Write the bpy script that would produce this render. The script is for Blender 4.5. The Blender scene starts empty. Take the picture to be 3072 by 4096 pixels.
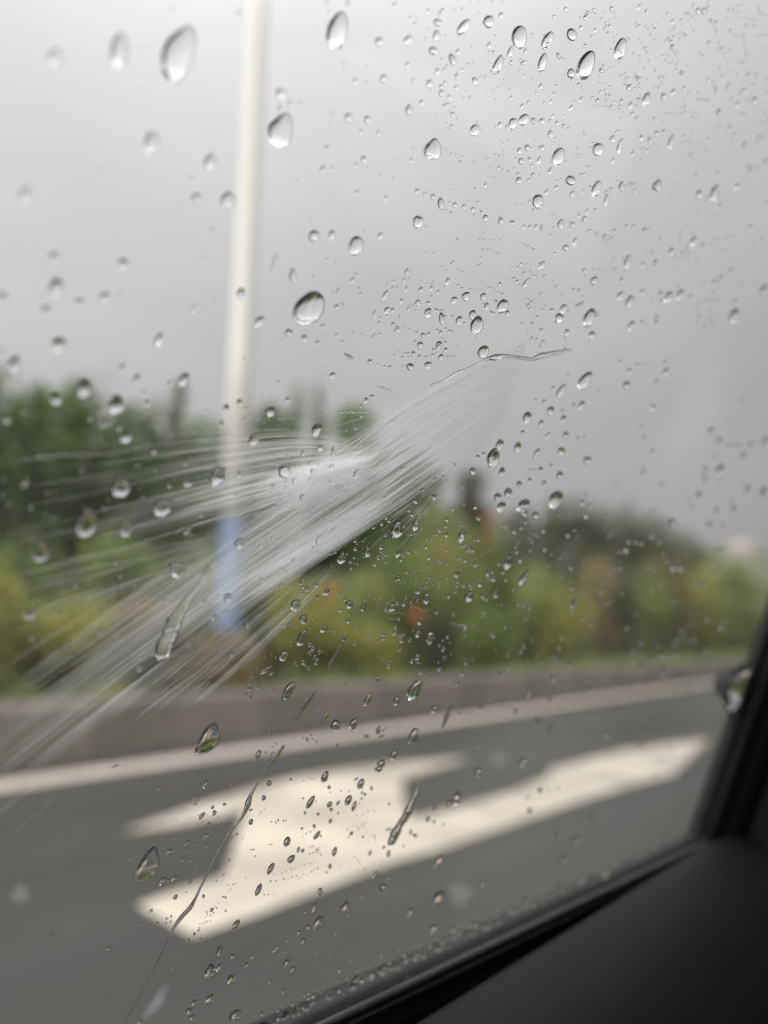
import bpy, math, random
import numpy as np
from mathutils import Matrix, Vector

# rainy day seen from the driver's seat: side window with raindrops, road, median hedge, lamp pole
scene = bpy.context.scene
COL = scene.collection
rng = np.random.default_rng(11)
random.seed(11)

# ------------------------------------------------------------------ camera
cam_data = bpy.data.cameras.new('camera')
cam = bpy.data.objects.new('camera', cam_data)
COL.objects.link(cam)
CX, CY, CZ = Vector((0.611494,-0.791023,0.018916)), Vector((-0.132596,-0.078876,0.988027)), Vector((-0.780060,-0.606680,-0.153118))
EYE = Vector((0.0, 0.0, 1.2))
m = Matrix((CX, CY, CZ)).transposed().to_4x4()
m.translation = EYE
cam.matrix_world = m
cam_data.sensor_fit = 'HORIZONTAL'
cam_data.sensor_width = 26.0
cam_data.lens = 26.0
cam_data.clip_start = 0.01
cam_data.clip_end = 3000.0
cam_data.dof.use_dof = True
cam_data.dof.focus_distance = 0.1700
cam_data.dof.aperture_fstop = 5.7
scene.camera = cam

# ------------------------------------------------------------------ overcast sky, soft sun, exposure
SUN_EL, SUN_AZ = math.radians(40), math.radians(180)      # azimuth measured from +X (ahead) towards +Y (left)
world = bpy.data.worlds.new('World')
scene.world = world
world.use_nodes = True
nt = world.node_tree
nt.nodes.clear()
N = nt.nodes.new
out = N('ShaderNodeOutputWorld'); bg = N('ShaderNodeBackground')
sky = N('ShaderNodeTexSky'); sky.sky_type = 'NISHITA'; sky.sun_disc = False
sky.sun_elevation = SUN_EL; sky.sun_rotation = math.pi / 2 - SUN_AZ
sky.air_density = 1.5; sky.dust_density = 6.0
bw = N('ShaderNodeRGBToBW')
tc = N('ShaderNodeTexCoord'); sep = N('ShaderNodeSeparateXYZ')
rampz = N('ShaderNodeValToRGB')
rampz.color_ramp.elements[0].position = 0.0
rampz.color_ramp.elements[0].color = (0.45, 0.44, 0.445, 1)
e = rampz.color_ramp.elements.new(0.18); e.color = (0.535, 0.528, 0.535, 1)
e = rampz.color_ramp.elements.new(0.42); e.color = (0.65, 0.655, 0.665, 1)
e = rampz.color_ramp.elements.new(0.65); e.color = (0.92, 0.922, 0.93, 1)
e = rampz.color_ramp.elements.new(0.8); e.color = (1.4, 1.41, 1.43, 1)
rampz.color_ramp.elements[-1].color = (2.6, 2.61, 2.64, 1)
cl = N('ShaderNodeTexNoise'); cl.inputs['Scale'].default_value = 2.2; cl.inputs['Detail'].default_value = 4; cl.inputs['Roughness'].default_value = 0.45
mapn = N('ShaderNodeMapping'); mapn.inputs['Scale'].default_value = (1, 1, 2.6)
clr = N('ShaderNodeMapRange'); clr.inputs['From Min'].default_value = 0.3; clr.inputs['From Max'].default_value = 0.7
clr.inputs['To Min'].default_value = 0.93; clr.inputs['To Max'].default_value = 1.07
mul = N('ShaderNodeMix'); mul.data_type = 'RGBA'; mul.blend_type = 'MULTIPLY'; mul.inputs['Factor'].default_value = 1.0
sc10 = N('ShaderNodeVectorMath'); sc10.operation = 'SCALE'; sc10.inputs['Scale'].default_value = 10.0
mixs = N('ShaderNodeMix'); mixs.data_type = 'RGBA'; mixs.inputs['Factor'].default_value = 0.12
L = nt.links.new
az = N('ShaderNodeMapRange'); az.inputs['From Min'].default_value = 0.45; az.inputs['From Max'].default_value = 1.0
az.inputs['To Min'].default_value = 1.0; az.inputs['To Max'].default_value = 0.76; az.interpolation_type = 'SMOOTHSTEP'   # rain cloud ahead
azm = N('ShaderNodeMath'); azm.operation = 'MULTIPLY'
L(sep.outputs['X'], az.inputs['Value']); L(az.outputs['Result'], azm.inputs[0]); L(clr.outputs['Result'], azm.inputs[1])
L(tc.outputs['Generated'], sep.inputs[0]); L(sep.outputs['Z'], rampz.inputs['Fac'])
L(tc.outputs['Generated'], mapn.inputs['Vector']); L(mapn.outputs['Vector'], cl.inputs['Vector']); L(cl.outputs['Fac'], clr.inputs['Value'])
L(rampz.outputs['Color'], mul.inputs['A']); L(azm.outputs[0], mul.inputs['B'])
L(mul.outputs['Result'], sc10.inputs[0])
L(sky.outputs['Color'], bw.inputs['Color'])
L(sc10.outputs['Vector'], mixs.inputs['A']); L(bw.outputs['Val'], mixs.inputs['B'])
L(mixs.outputs['Result'], bg.inputs['Color']); bg.inputs['Strength'].default_value = 0.1
L(bg.outputs['Background'], out.inputs['Surface'])

sun_data = bpy.data.lights.new('sun', 'SUN')
sun_data.energy = 2.7; sun_data.angle = math.radians(16); sun_data.color = (1.0, 0.95, 0.88)
sun = bpy.data.objects.new('sun', sun_data); COL.objects.link(sun)
sd = Vector((math.cos(SUN_EL) * math.cos(SUN_AZ), math.cos(SUN_EL) * math.sin(SUN_AZ), math.sin(SUN_EL)))
sun.rotation_euler = sd.to_track_quat('Z', 'Y').to_euler()
sun.location = sd * 50

scene.view_settings.view_transform = 'Standard'
scene.view_settings.look = 'None'
scene.view_settings.exposure = 0.22
scene.view_settings.gamma = 1.0
scene.view_settings.use_curve_mapping = False
scene.render.engine = 'CYCLES'
cy = scene.cycles
cy.use_denoising = True
cy.caustics_reflective = False; cy.caustics_refractive = False
cy.max_bounces = 14; cy.transmission_bounces = 12; cy.transparent_max_bounces = 220; cy.diffuse_bounces = 3; cy.glossy_bounces = 4
cy.sample_clamp_indirect = 6.0

# frame of the window glass: along the car, up the pane, and inwards
GO, GU, GV, GW = Vector((0.021483,0.116973,1.243644)), Vector((0.985517,-0.158881,-0.059280)), Vector((0.000000,-0.349570,0.936910)), Vector((-0.169579,-0.923341,-0.344507))
GLASS = Matrix((GU, GV, GW)).transposed().to_4x4(); GLASS.translation = GO

# ---- measured tables: positions on the window glass in millimetres (along, up), half sizes in mm, tilt in degrees
RAINDROPS = [
[43.61,50.5,4.78,2.19,-9,"largest raindrop on pale sky left of the pole, near its top, blurred slanted oval",9],
[327.23,-47.53,13.09,10.01,76,"lone blurred slanted oval raindrop by the window corner at the pillar",0],
[79.41,22.61,3.61,2.92,-20,"largest raindrop on sky beside the pole, just above the treetops, egg-shaped",15],
[63.81,48.79,3.04,2.22,-13,"largest raindrop on sky beside the pole, upper part, blurred egg-shaped",17],
[68.86,69.14,3.34,2.0,-6,"largest raindrop on sky beside the pole, near the top edge, slanted oval",16],
[35.15,46.1,2.43,1.31,-2,"second largest raindrop on pale sky left of the pole, near its top, blurred slanted oval",9],
[80.24,-91.96,3.63,2.33,-5,"largest raindrop over the asphalt at the arrow tail, slanted oval",31],
[49.73,-25.53,2.3,1.77,-1,"largest raindrop over the green bushes left of the blue pole base, blurred egg-shaped",41],
[85.48,-65.19,3.47,2.29,-13,"lone slanted oval raindrop over the grey wall at the left edge",42],
[43.26,36.28,1.82,1.12,-8,"largest raindrop on pale sky left of the pole, mid height, blurred egg-shaped",8],
[53.64,-18.23,1.79,1.61,-2,"largest raindrop over the dark trees left of the pole, blurred round",36],
[27.15,40.58,1.23,0.91,-9,"third largest raindrop on pale sky left of the pole, near its top, blurred round",9],
[35.41,9.92,1.49,1.05,9,"largest raindrop on sky left of the pole, high above the trees, blurred egg-shaped",22],
[48.92,-4.89,1.69,1.31,-9,"largest raindrop over the treetops left of the pole, blurred egg-shaped",48],
[43.63,-31.36,1.68,1.24,6,"second largest raindrop over the green bushes left of the blue pole base, blurred egg-shaped",41],
[131.65,98.7,3.6,2.31,-19,"largest raindrop on sky high above the spray source, thin slanting",19],
[28.06,21.03,1.2,0.92,-15,"second largest raindrop on pale sky left of the pole, mid height, blurred round",8],
[43.3,-3.76,1.45,1.12,-5,"second largest raindrop over the treetops left of the pole, blurred egg-shaped",48],
[62.0,-20.24,1.75,1.55,-7,"second largest raindrop over the dark trees left of the pole, egg-shaped",36],
[96.65,61.7,2.33,1.91,-42,"largest raindrop on sky in the upper middle of the window, egg-shaped",21],
[32.47,-3.07,1.29,0.86,-9,"largest raindrop on sky left of the pole, just above the treetops, blurred egg-shaped",23],
[37.92,1.75,1.15,1.08,-19,"second largest raindrop on sky left of the pole, just above the treetops, blurred round",23],
[70.71,-12.45,1.96,1.48,-9,"third largest raindrop over the dark trees left of the pole, egg-shaped",36],
[109.84,92.2,2.45,1.97,-1,"largest raindrop on sky above the spray source, by the top edge, slanted oval",11],
[68.16,-30.99,1.74,1.48,59,"largest raindrop on the tail of the water spray, round",29],
[85.56,37.35,2.01,1.55,-44,"largest raindrop on sky at the centre of the window, egg-shaped",13],
[57.92,33.82,1.4,1.16,-43,"third largest raindrop on pale sky left of the pole, mid height, blurred round",8],
[53.2,38.04,1.36,1.01,-10,"rightmost of the smaller raindrops on pale sky left of the pole, mid height",8],
[56.45,-25.14,1.58,1.13,18,"third largest raindrop over the green bushes left of the blue pole base, blurred egg-shaped",41],
[170.89,2.65,2.72,2.53,-46,"largest raindrop over the dark trees right of the red flowers, slanted oval",37],
[140.1,-53.09,2.96,1.97,-14,"largest raindrop over the middle of the grey wall, thin slanting",43],
[28.62,5.82,0.81,0.71,-17,"second largest raindrop on sky left of the pole, high above the trees, blurred round",22],
[39.52,-6.64,0.99,0.88,69,"third largest raindrop over the treetops left of the pole, blurred round",48],
[44.82,-41.79,1.12,0.99,-31,"largest raindrop over the bushes under the spray, at the left edge, blurred egg-shaped",33],
[140.95,107.81,2.77,1.76,-25,"lone slanted oval raindrop in the top right sky corner of the window",3],
[167.12,34.71,3.12,1.86,-25,"largest raindrop on grey sky right of the spray source, thin slanting",7],
[44.04,16.99,1.0,0.86,-58,"third largest raindrop on sky left of the pole, high above the trees, blurred round",22],
[52.08,-9.55,1.19,0.98,-13,"lowest of the smaller raindrops over the treetops left of the pole",48],
[141.85,7.63,2.38,2.13,8,"largest raindrop on grey sky above the far trees, beside the spray, slanted oval",6],
[176.13,-115.83,2.83,2.27,33,"largest raindrop over the road above the window sill, slanted oval",45],
[33.99,14.04,0.86,0.66,-10,"topmost of the smaller raindrops on sky left of the pole, high above the trees",22],
[160.82,49.7,2.56,1.96,-22,"largest raindrop on sky close above the spray source, slanted oval",18],
[122.99,34.48,2.18,1.89,-17,"second largest raindrop on sky close above the spray source, slanted oval",18],
[229.7,74.64,2.87,2.28,-48,"largest raindrop on dim sky near the right edge, below mid height, blurred slanted oval",5],
[131.85,77.57,2.38,1.73,-25,"largest raindrop on sky well above the spray source, slanted oval",27],
[118.17,-14.88,2.14,1.85,18,"largest raindrop under the spray over the pale green bush, slanted oval",51],
[61.93,54.18,1.19,0.87,-50,"second largest raindrop on sky beside the pole, upper part, blurred round",17],
[144.9,-65.72,2.65,1.63,8,"largest raindrop over the asphalt beside the arrow point, thin slanting",32],
[269.51,-121.39,2.96,2.48,55,"largest raindrop over the road near the window corner, blurred slanted oval",46],
[197.47,99.08,2.67,1.83,-4,"largest raindrop on sky near the right edge, above mid height, thin slanting",24],
[95.05,85.47,2.2,0.91,-27,"second largest raindrop on sky above the spray source, by the top edge, slanted oval",11],
[52.86,7.51,1.44,0.56,-15,"third largest raindrop on sky left of the pole, just above the treetops, blurred slanted oval",23],
[34.77,6.17,0.74,0.62,-10,"lowest of the smaller raindrops on sky left of the pole, high above the trees",22],
[42.73,11.19,0.83,0.72,-17,"fifth from left among smaller raindrops on sky left of the pole, high above the trees",22],
[59.26,2.6,1.2,0.82,-12,"rightmost of the smaller raindrops over the treetops left of the pole",48],
[158.56,-1.53,2.31,1.8,-31,"second largest raindrop over the dark trees right of the red flowers, slanted oval",37],
[101.76,-54.2,2.26,1.31,-11,"lone thin slanting raindrop over the wall below the spray",49],
[52.61,31.66,0.92,0.76,-49,"fifth from left among smaller raindrops on pale sky left of the pole, mid height",8],
[84.62,-8.63,1.5,1.22,84,"largest raindrop under the spray over the bushes beside the pole foot, round",50],
[170.01,-84.73,2.28,1.91,49,"second largest raindrop over the asphalt beside the arrow point, slanted oval",32],
[106.46,84.43,2.1,1.1,-13,"second largest raindrop on sky high above the spray source, thin slanting",19],
[117.72,96.11,2.39,1.19,-20,"third largest raindrop on sky above the spray source, by the top edge, thin slanting",11],
[171.11,-103.68,2.41,1.74,1,"second largest raindrop over the road above the window sill, thin slanting",45],
[65.14,20.11,1.07,0.93,-53,"lone round raindrop in front of the pale lamp pole",2],
[39.23,9.02,0.71,0.6,-12,"fourth from left among smaller raindrops on sky left of the pole, high above the trees",22],
[33.36,-11.62,0.62,0.6,68,"leftmost of the smaller raindrops over the treetops left of the pole",48],
[76.01,35.25,1.25,0.98,-62,"largest raindrop on sky beside the pole, half way down, round",14],
[148.02,77.6,2.06,1.58,-16,"second largest raindrop on sky well above the spray source, slanted oval",27],
[103.7,-121.22,2.07,1.39,12,"largest raindrop over the dark road below the road arrow, slanted oval",35],
[144.2,85.4,2.1,1.47,-57,"third largest raindrop on sky well above the spray source, egg-shaped",27],
[240.35,-105.15,2.79,1.69,61,"second largest raindrop over the road near the window corner, blurred egg-shaped",46],
[79.48,-24.26,1.23,1.14,66,"largest raindrop in front of the lamp pole below the treetops, round",1],
[129.87,66.18,1.96,1.45,-59,"leftmost of the smaller raindrops on sky well above the spray source",27],
[69.74,27.43,1.93,0.41,1,"second largest raindrop on sky beside the pole, half way down, thin slanting",14],
[252.97,29.08,2.26,1.89,-32,"largest raindrop on dim grey sky right above the far trees, blurred slanted oval",4],
[159.66,-16.77,1.98,1.65,0,"largest raindrop over the green bush right of the red flowers, slanted oval",40],
[51.13,0.14,1.02,0.55,-10,"topmost of the smaller raindrops over the treetops left of the pole",48],
[98.38,47.64,1.5,1.18,-58,"second largest raindrop on sky at the centre of the window, round",13],
[129.1,41.19,1.9,1.47,-41,"third largest raindrop on sky close above the spray source, slanted oval",18],
[100.78,89.99,1.51,1.09,-45,"leftmost of the smaller raindrops on sky above the spray source, by the top edge",11],
[75.96,-4.3,1.14,1.0,4,"largest raindrop over the treetops between pole and spray, egg-shaped",47],
[70.17,16.8,1.12,0.82,-36,"second largest raindrop on sky beside the pole, just above the treetops, egg-shaped",15],
[101.02,-42.06,2.0,1.1,-8,"second largest raindrop under the spray over the bushes beside the pole foot, thin slanting",50],
[118.34,91.67,2.28,1.03,-2,"third largest raindrop on sky high above the spray source, thin slanting",19],
[74.1,26.84,1.32,0.72,26,"third largest raindrop on sky beside the pole, half way down, slanted oval",14],
[114.79,-134.99,1.76,1.53,38,"second largest raindrop over the dark road below the road arrow, slanted oval",35],
[132.18,-114.72,1.89,1.48,1,"third largest raindrop over the dark road below the road arrow, slanted oval",35],
[127.56,29.76,1.76,1.48,-63,"second largest raindrop on grey sky right of the spray source, egg-shaped",7],
[236.6,-111.76,2.53,1.54,58,"third largest raindrop over the road near the window corner, blurred egg-shaped",46],
[38.38,-20.49,0.79,0.42,2,"leftmost of the smaller raindrops over the dark trees left of the pole",36],
[242.49,87.97,2.05,1.71,-61,"largest raindrop on sky near the right edge, mid height, blurred slanted oval",25],
[290.39,29.01,2.13,1.86,79,"second largest raindrop on dim grey sky right above the far trees, blurred slanted oval",4],
[96.83,-35.15,1.38,1.33,-40,"third largest raindrop under the spray over the bushes beside the pole foot, egg-shaped",50],
[105.59,70.21,1.53,1.11,-43,"leftmost of the smaller raindrops on sky high above the spray source",19],
[243.17,-6.93,2.31,1.52,84,"largest raindrop over the far bushes near the right window edge, blurred egg-shaped",38],
[195.24,-74.82,2.18,1.45,63,"third largest raindrop over the asphalt beside the arrow point, blurred egg-shaped",32],
[191.95,66.59,1.91,1.52,-40,"second largest raindrop on dim sky near the right edge, below mid height, slanted oval",5],
[170.94,88.94,1.91,1.44,-60,"second largest raindrop on sky near the right edge, above mid height, egg-shaped",24],
[89.09,1.12,1.26,1.08,2,"second largest raindrop over the treetops between pole and spray, egg-shaped",47],
[168.01,-20.21,2.55,1.01,-21,"second largest raindrop over the green bush right of the red flowers, thin slanting",40],
[155.69,103.65,1.96,1.29,-26,"largest raindrop on sky near the right edge, upper part, slanted oval",26],
[77.62,72.35,1.07,0.75,-47,"largest raindrop on sky in the top middle of the window, round",20],
[65.56,-14.88,1.1,0.66,-45,"rightmost of the smaller raindrops over the dark trees left of the pole",36],
[197.12,69.2,1.94,1.47,-44,"second largest raindrop on sky near the right edge, mid height, slanted oval",25],
[168.78,67.47,2.01,1.27,-9,"third largest raindrop on sky near the right edge, mid height, thin slanting",25],
[139.58,-39.28,1.91,1.29,19,"largest raindrop over the dark hollow of the flowered bush, slanted oval",34],
[246.02,-97.48,1.87,1.71,15,"third from left among smaller raindrops over the road near the window corner",46],
[77.72,1.79,1.02,0.95,-44,"third largest raindrop over the treetops between pole and spray, round",47],
[139.91,-111.96,1.94,1.26,9,"third largest raindrop over the road above the window sill, slanted oval",45],
[158.81,29.46,2.21,1.05,-20,"third largest raindrop on grey sky right of the spray source, thin slanting",7],
[149.34,19.86,1.6,1.47,-2,"second largest raindrop on grey sky above the far trees, beside the spray, slanted oval",6],
[148.94,-27.49,1.62,1.48,83,"second largest raindrop over the dark hollow of the flowered bush, egg-shaped",34],
[175.65,-76.97,1.9,1.37,51,"second from left among smaller raindrops over the asphalt beside the arrow point",32],
[83.47,76.07,1.43,0.58,-30,"second largest raindrop on sky in the top middle of the window, slanted oval",20],
[233.25,7.11,2.05,1.39,88,"second largest raindrop over the far bushes near the right window edge, blurred egg-shaped",38],
[124.32,101.26,1.7,1.21,-65,"rightmost of the smaller raindrops on sky above the spray source, by the top edge",11],
[170.57,100.26,2.07,1.08,0,"second largest raindrop on sky near the right edge, upper part, thin slanting",26],
[118.03,78.97,1.77,1.06,-43,"fourth from left among smaller raindrops on sky high above the spray source",19],
[117.9,-62.35,1.61,1.31,34,"second largest raindrop over the middle of the grey wall, egg-shaped",43],
[75.9,57.36,0.96,0.73,-45,"third largest raindrop on sky beside the pole, upper part, round",17],
[178.39,-125.41,2.04,1.23,54,"sixth from left among smaller raindrops over the road above the window sill",45],
[139.47,-12.85,1.86,1.15,7,"largest raindrop over the red flowered bush, upper half, thin slanting",44],
[175.02,59.23,1.74,1.31,-23,"third largest raindrop on dim sky near the right edge, below mid height, slanted oval",5],
[278.08,45.66,1.85,1.42,11,"third largest raindrop on dim grey sky right above the far trees, blurred slanted oval",4],
[204.69,-64.34,1.93,1.3,66,"fifth from left among smaller raindrops over the asphalt beside the arrow point",32],
[195.04,84.14,1.76,1.3,-29,"topmost of the smaller raindrops on sky near the right edge, mid height",25],
[123.43,-62.01,1.58,1.29,-5,"third largest raindrop over the middle of the grey wall, slanted oval",43],
[228.25,-102.1,2.05,1.26,60,"lowest of the smaller raindrops over the road near the window corner",46],
[45.9,-46.05,0.65,0.51,54,"second largest raindrop over the bushes under the spray, at the left edge, blurred round",33],
[89.44,80.42,1.14,0.76,-15,"third largest raindrop on sky in the top middle of the window, slanted oval",20],
[48.25,1.25,0.62,0.46,-12,"smaller raindrop on sky left of the pole, just above the treetops, after the three largest",23],
[150.21,-3.33,1.52,1.35,-35,"third largest raindrop over the dark trees right of the red flowers, slanted oval",37],
[267.94,41.45,1.79,1.37,-52,"rightmost of the smaller raindrops on dim grey sky right above the far trees",4],
[138.32,75.02,1.8,1.06,-67,"smaller raindrop on sky well above the spray source, after the three largest",27],
[79.7,36.99,0.92,0.77,-27,"smaller raindrop on sky beside the pole, half way down, after the three largest",14],
[142.59,11.08,1.53,1.25,-30,"third largest raindrop on grey sky above the far trees, beside the spray, slanted oval",6],
[57.34,14.6,1.08,0.29,-10,"rightmost of the smaller raindrops on sky left of the pole, high above the trees",22],
[194.41,-24.51,2.06,0.91,-13,"third largest raindrop over the green bush right of the red flowers, thin slanting",40],
[97.75,-46.39,1.25,1.1,4,"smaller raindrop under the spray over the bushes beside the pole foot, after the three largest",50],
[89.75,77.72,1.13,0.72,-55,"lowest of the smaller raindrops on sky in the top middle of the window",20],
[134.13,-29.59,1.59,1.16,21,"third largest raindrop over the dark hollow of the flowered bush, slanted oval",34],
[51.06,61.31,0.57,0.39,-19,"rightmost of the smaller raindrops on pale sky left of the pole, near its top",9],
[40.71,55.72,0.46,0.3,-15,"topmost of the smaller raindrops on pale sky left of the pole, near its top",9],
[94.81,78.9,1.13,0.81,57,"rightmost of the smaller raindrops on sky in the top middle of the window",20],
[115.33,76.72,1.42,1.06,-48,"lowest of the smaller raindrops on sky high above the spray source",19],
[149.44,45.58,1.54,1.21,-62,"third from left among smaller raindrops on sky close above the spray source",18],
[80.38,-35.23,0.99,0.86,-58,"largest raindrop on the middle of the water spray, egg-shaped",28],
[30.39,-1.82,0.41,0.28,-1,"leftmost of the smaller raindrops on sky left of the pole, just above the treetops",23],
[244.82,18.69,1.79,1.2,-89,"lowest of the smaller raindrops on dim grey sky right above the far trees",4],
[277.05,27.47,1.86,1.19,-88,"ninth from left among smaller raindrops on dim grey sky right above the far trees",4],
[271.83,18.92,1.85,1.2,-90,"third largest raindrop over the far bushes near the right window edge, blurred egg-shaped",38],
[159.6,-3.19,1.55,1.23,84,"leftmost of the smaller raindrops over the dark trees right of the red flowers",37],
[248.17,-6.25,1.8,1.21,84,"tenth from left among smaller raindrops over the far bushes near the right window edge",38],
[267.35,-9.71,1.84,1.2,83,"twelfth from left among smaller raindrops over the far bushes near the right window edge",38],
[293.36,-23.51,1.89,1.19,80,"rightmost of the smaller raindrops over the far bushes near the right window edge",38],
[279.63,-21.65,1.87,1.2,80,"thirteenth from left among smaller raindrops over the far bushes near the right window edge",38],
[275.48,-30.65,1.86,1.19,78,"eleventh from left among smaller raindrops over the far bushes near the right window edge",38],
[244.48,-48.05,1.82,1.19,73,"largest raindrop over the far end of the grey wall, blurred egg-shaped",39],
[196.23,-61.04,1.72,1.19,66,"topmost of the smaller raindrops over the asphalt beside the arrow point",32],
[237.19,-66.39,1.82,1.18,68,"rightmost of the smaller raindrops over the asphalt beside the arrow point",32],
[308.87,-86.87,2.05,1.16,70,"rightmost of the smaller raindrops over the road near the window corner",46],
[151.58,89.83,1.89,0.93,0,"third largest raindrop on sky near the right edge, upper part, thin slanting",26],
[106.01,-128.46,1.52,1.14,55,"leftmost of the smaller raindrops over the dark road below the road arrow",35],
[166.68,15.14,1.68,1.13,-86,"eighth from left among smaller raindrops on grey sky above the far trees, beside the spray",6],
[88.3,65.36,0.97,0.79,-5,"second largest raindrop on sky in the upper middle of the window, slanted oval",21],
[179.16,53.82,1.52,1.25,-46,"leftmost of the smaller raindrops on dim sky near the right edge, below mid height",5],
[80.77,67.26,0.91,0.68,-41,"leftmost of the smaller raindrops on sky in the top middle of the window",20],
[151.14,0.54,1.4,1.28,78,"fourth from left among smaller raindrops on grey sky above the far trees, beside the spray",6],
[185.78,38.98,1.5,1.25,-76,"leftmost of the smaller raindrops on dim grey sky right above the far trees",4],
[179.08,15.56,1.64,1.12,-87,"rightmost of the smaller raindrops on grey sky above the far trees, beside the spray",6],
[265.25,37.43,1.9,1.06,-83,"eighth from left among smaller raindrops on dim grey sky right above the far trees",4],
[136.52,-72.93,1.45,1.18,-47,"largest raindrop on the white body of the road arrow, slanted oval",30],
[238.52,39.25,1.6,1.19,-76,"fifth from left among smaller raindrops on dim grey sky right above the far trees",4],
[158.5,-25.67,1.45,1.21,65,"smaller raindrop over the dark hollow of the flowered bush, after the three largest",34],
[187.11,-52.9,1.55,1.18,60,"second largest raindrop over the far end of the grey wall, egg-shaped",39],
[165.8,-118.0,1.63,1.1,46,"fifth from left among smaller raindrops over the road above the window sill",45],
[50.85,34.08,0.52,0.41,-25,"fourth from left among smaller raindrops on pale sky left of the pole, mid height",8],
[88.89,82.68,1.11,0.63,-58,"fourth from left among smaller raindrops on sky in the top middle of the window",20],
[125.45,-55.97,1.65,0.99,6,"leftmost of the smaller raindrops over the middle of the grey wall",43],
[140.0,-70.39,1.52,1.1,-2,"second largest raindrop on the white body of the road arrow, slanted oval",30],
[149.3,12.12,1.43,1.17,-12,"fifth from left among smaller raindrops on grey sky above the far trees, beside the spray",6],
[76.72,16.92,0.88,0.67,-77,"third largest raindrop on sky beside the pole, just above the treetops, round",15],
[49.11,-41.25,0.61,0.44,14,"third largest raindrop over the bushes under the spray, at the left edge, blurred round",33],
[91.16,71.97,1.01,0.73,-47,"third largest raindrop on sky in the upper middle of the window, round",21],
[190.3,95.57,1.52,1.11,-59,"third largest raindrop on sky near the right edge, above mid height, egg-shaped",24],
[245.98,37.7,1.47,1.2,-85,"sixth from left among smaller raindrops on dim grey sky right above the far trees",4],
[157.21,23.74,1.4,1.15,-45,"leftmost of the smaller raindrops on grey sky right of the spray source",7],
[102.71,53.38,1.25,0.81,44,"third largest raindrop on sky at the centre of the window, slanted oval",13],
[68.5,-0.0,0.69,0.65,-3,"second largest raindrop in front of the lamp pole below the treetops, round",1],
[123.31,-12.88,1.51,1.02,-7,"second largest raindrop over the red flowered bush, upper half, slanted oval",44],
[105.12,-23.84,1.24,1.05,-80,"second largest raindrop under the spray over the pale green bush, egg-shaped",51],
[211.93,-5.33,1.53,1.1,84,"second from left among smaller raindrops over the far bushes near the right window edge",38],
[196.69,-47.8,1.53,1.09,69,"third largest raindrop over the far end of the grey wall, egg-shaped",39],
[261.17,-42.32,1.61,1.06,74,"lowest of the smaller raindrops over the far bushes near the right window edge",38],
[276.09,-43.77,1.62,1.05,75,"smaller raindrop over the far end of the grey wall, after the three largest",39],
[218.82,-50.66,1.57,1.08,70,"leftmost of the smaller raindrops over the far end of the grey wall",39],
[110.36,-124.65,1.45,1.04,42,"lowest of the smaller raindrops over the dark road below the road arrow",35],
[67.93,-23.54,1.06,0.41,-21,"smaller raindrop over the green bushes left of the blue pole base, after the three largest",41],
[202.55,48.08,1.52,1.05,-53,"smaller raindrop on dim sky near the right edge, below mid height, after the three largest",5],
[168.94,28.45,1.42,1.08,-20,"smaller raindrop on grey sky right of the spray source, after the three largest",7],
[131.73,-77.64,1.39,1.08,6,"third largest raindrop on the white body of the road arrow, slanted oval",30],
[63.95,53.55,0.62,0.47,-40,"leftmost of the smaller raindrops on sky beside the pole, upper part",17],
[94.29,-49.73,1.7,0.59,-58,"leftmost of the smaller raindrops under the spray over the bushes beside the pole foot",50],
[73.86,46.72,0.76,0.54,-13,"smaller raindrop on sky beside the pole, upper part, after the three largest",17],
[157.89,58.35,1.42,1.04,-51,"rightmost of the smaller raindrops on sky close above the spray source",18],
[149.88,48.1,1.39,1.06,-51,"topmost of the smaller raindrops on sky close above the spray source",18],
[129.35,-81.79,1.36,1.07,10,"seventh from left among smaller raindrops on the white body of the road arrow",30],
[117.61,-81.34,1.76,0.8,-13,"fifth from left among smaller raindrops on the white body of the road arrow",30],
[66.42,-50.62,0.75,0.6,43,"second largest raindrop on the tail of the water spray, round",29],
[79.88,59.07,0.79,0.61,-44,"smaller raindrop on sky in the upper middle of the window, after the three largest",21],
[99.9,-38.04,1.14,0.97,71,"rightmost of the smaller raindrops under the spray over the bushes beside the pole foot",50],
[151.61,-108.3,1.54,0.96,55,"topmost of the smaller raindrops over the road above the window sill",45],
[167.34,-142.08,1.66,0.9,51,"lowest of the smaller raindrops over the road above the window sill",45],
[224.06,1.03,1.45,1.04,86,"fifth from left among smaller raindrops over the far bushes near the right window edge",38],
[244.6,-41.65,1.49,1.01,74,"fourth from left among smaller raindrops over the far bushes near the right window edge",38],
[119.62,-75.22,1.34,1.05,-8,"topmost of the smaller raindrops on the white body of the road arrow",30],
[170.3,59.04,1.42,1.0,-34,"leftmost of the smaller raindrops on sky near the right edge, mid height",25],
[149.33,-58.16,1.29,1.11,58,"rightmost of the smaller raindrops over the middle of the grey wall",43],
[81.67,52.34,0.8,0.62,-51,"leftmost of the smaller raindrops on sky in the upper middle of the window",21],
[80.32,17.03,0.77,0.69,-62,"smaller raindrop on sky beside the pole, just above the treetops, after the three largest",15],
[167.35,-85.9,1.41,0.97,28,"leftmost of the smaller raindrops over the asphalt beside the arrow point",32],
[53.97,-3.21,0.56,0.38,1,"fifth from left among smaller raindrops over the treetops left of the pole",48],
[108.11,32.11,1.07,1.0,-58,"largest raindrop on sky above the spray, left of its source, egg-shaped",12],
[169.19,9.17,1.28,1.08,88,"seventh from left among smaller raindrops on grey sky above the far trees, beside the spray",6],
[40.01,42.95,0.34,0.26,-28,"leftmost of the smaller raindrops on pale sky left of the pole, near its top",9],
[38.47,48.25,0.34,0.25,-29,"smaller raindrop on pale sky left of the pole, near its top, after the three largest",9],
[69.42,74.25,0.64,0.45,-39,"second largest raindrop on sky beside the pole, near the top edge, round",16],
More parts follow.
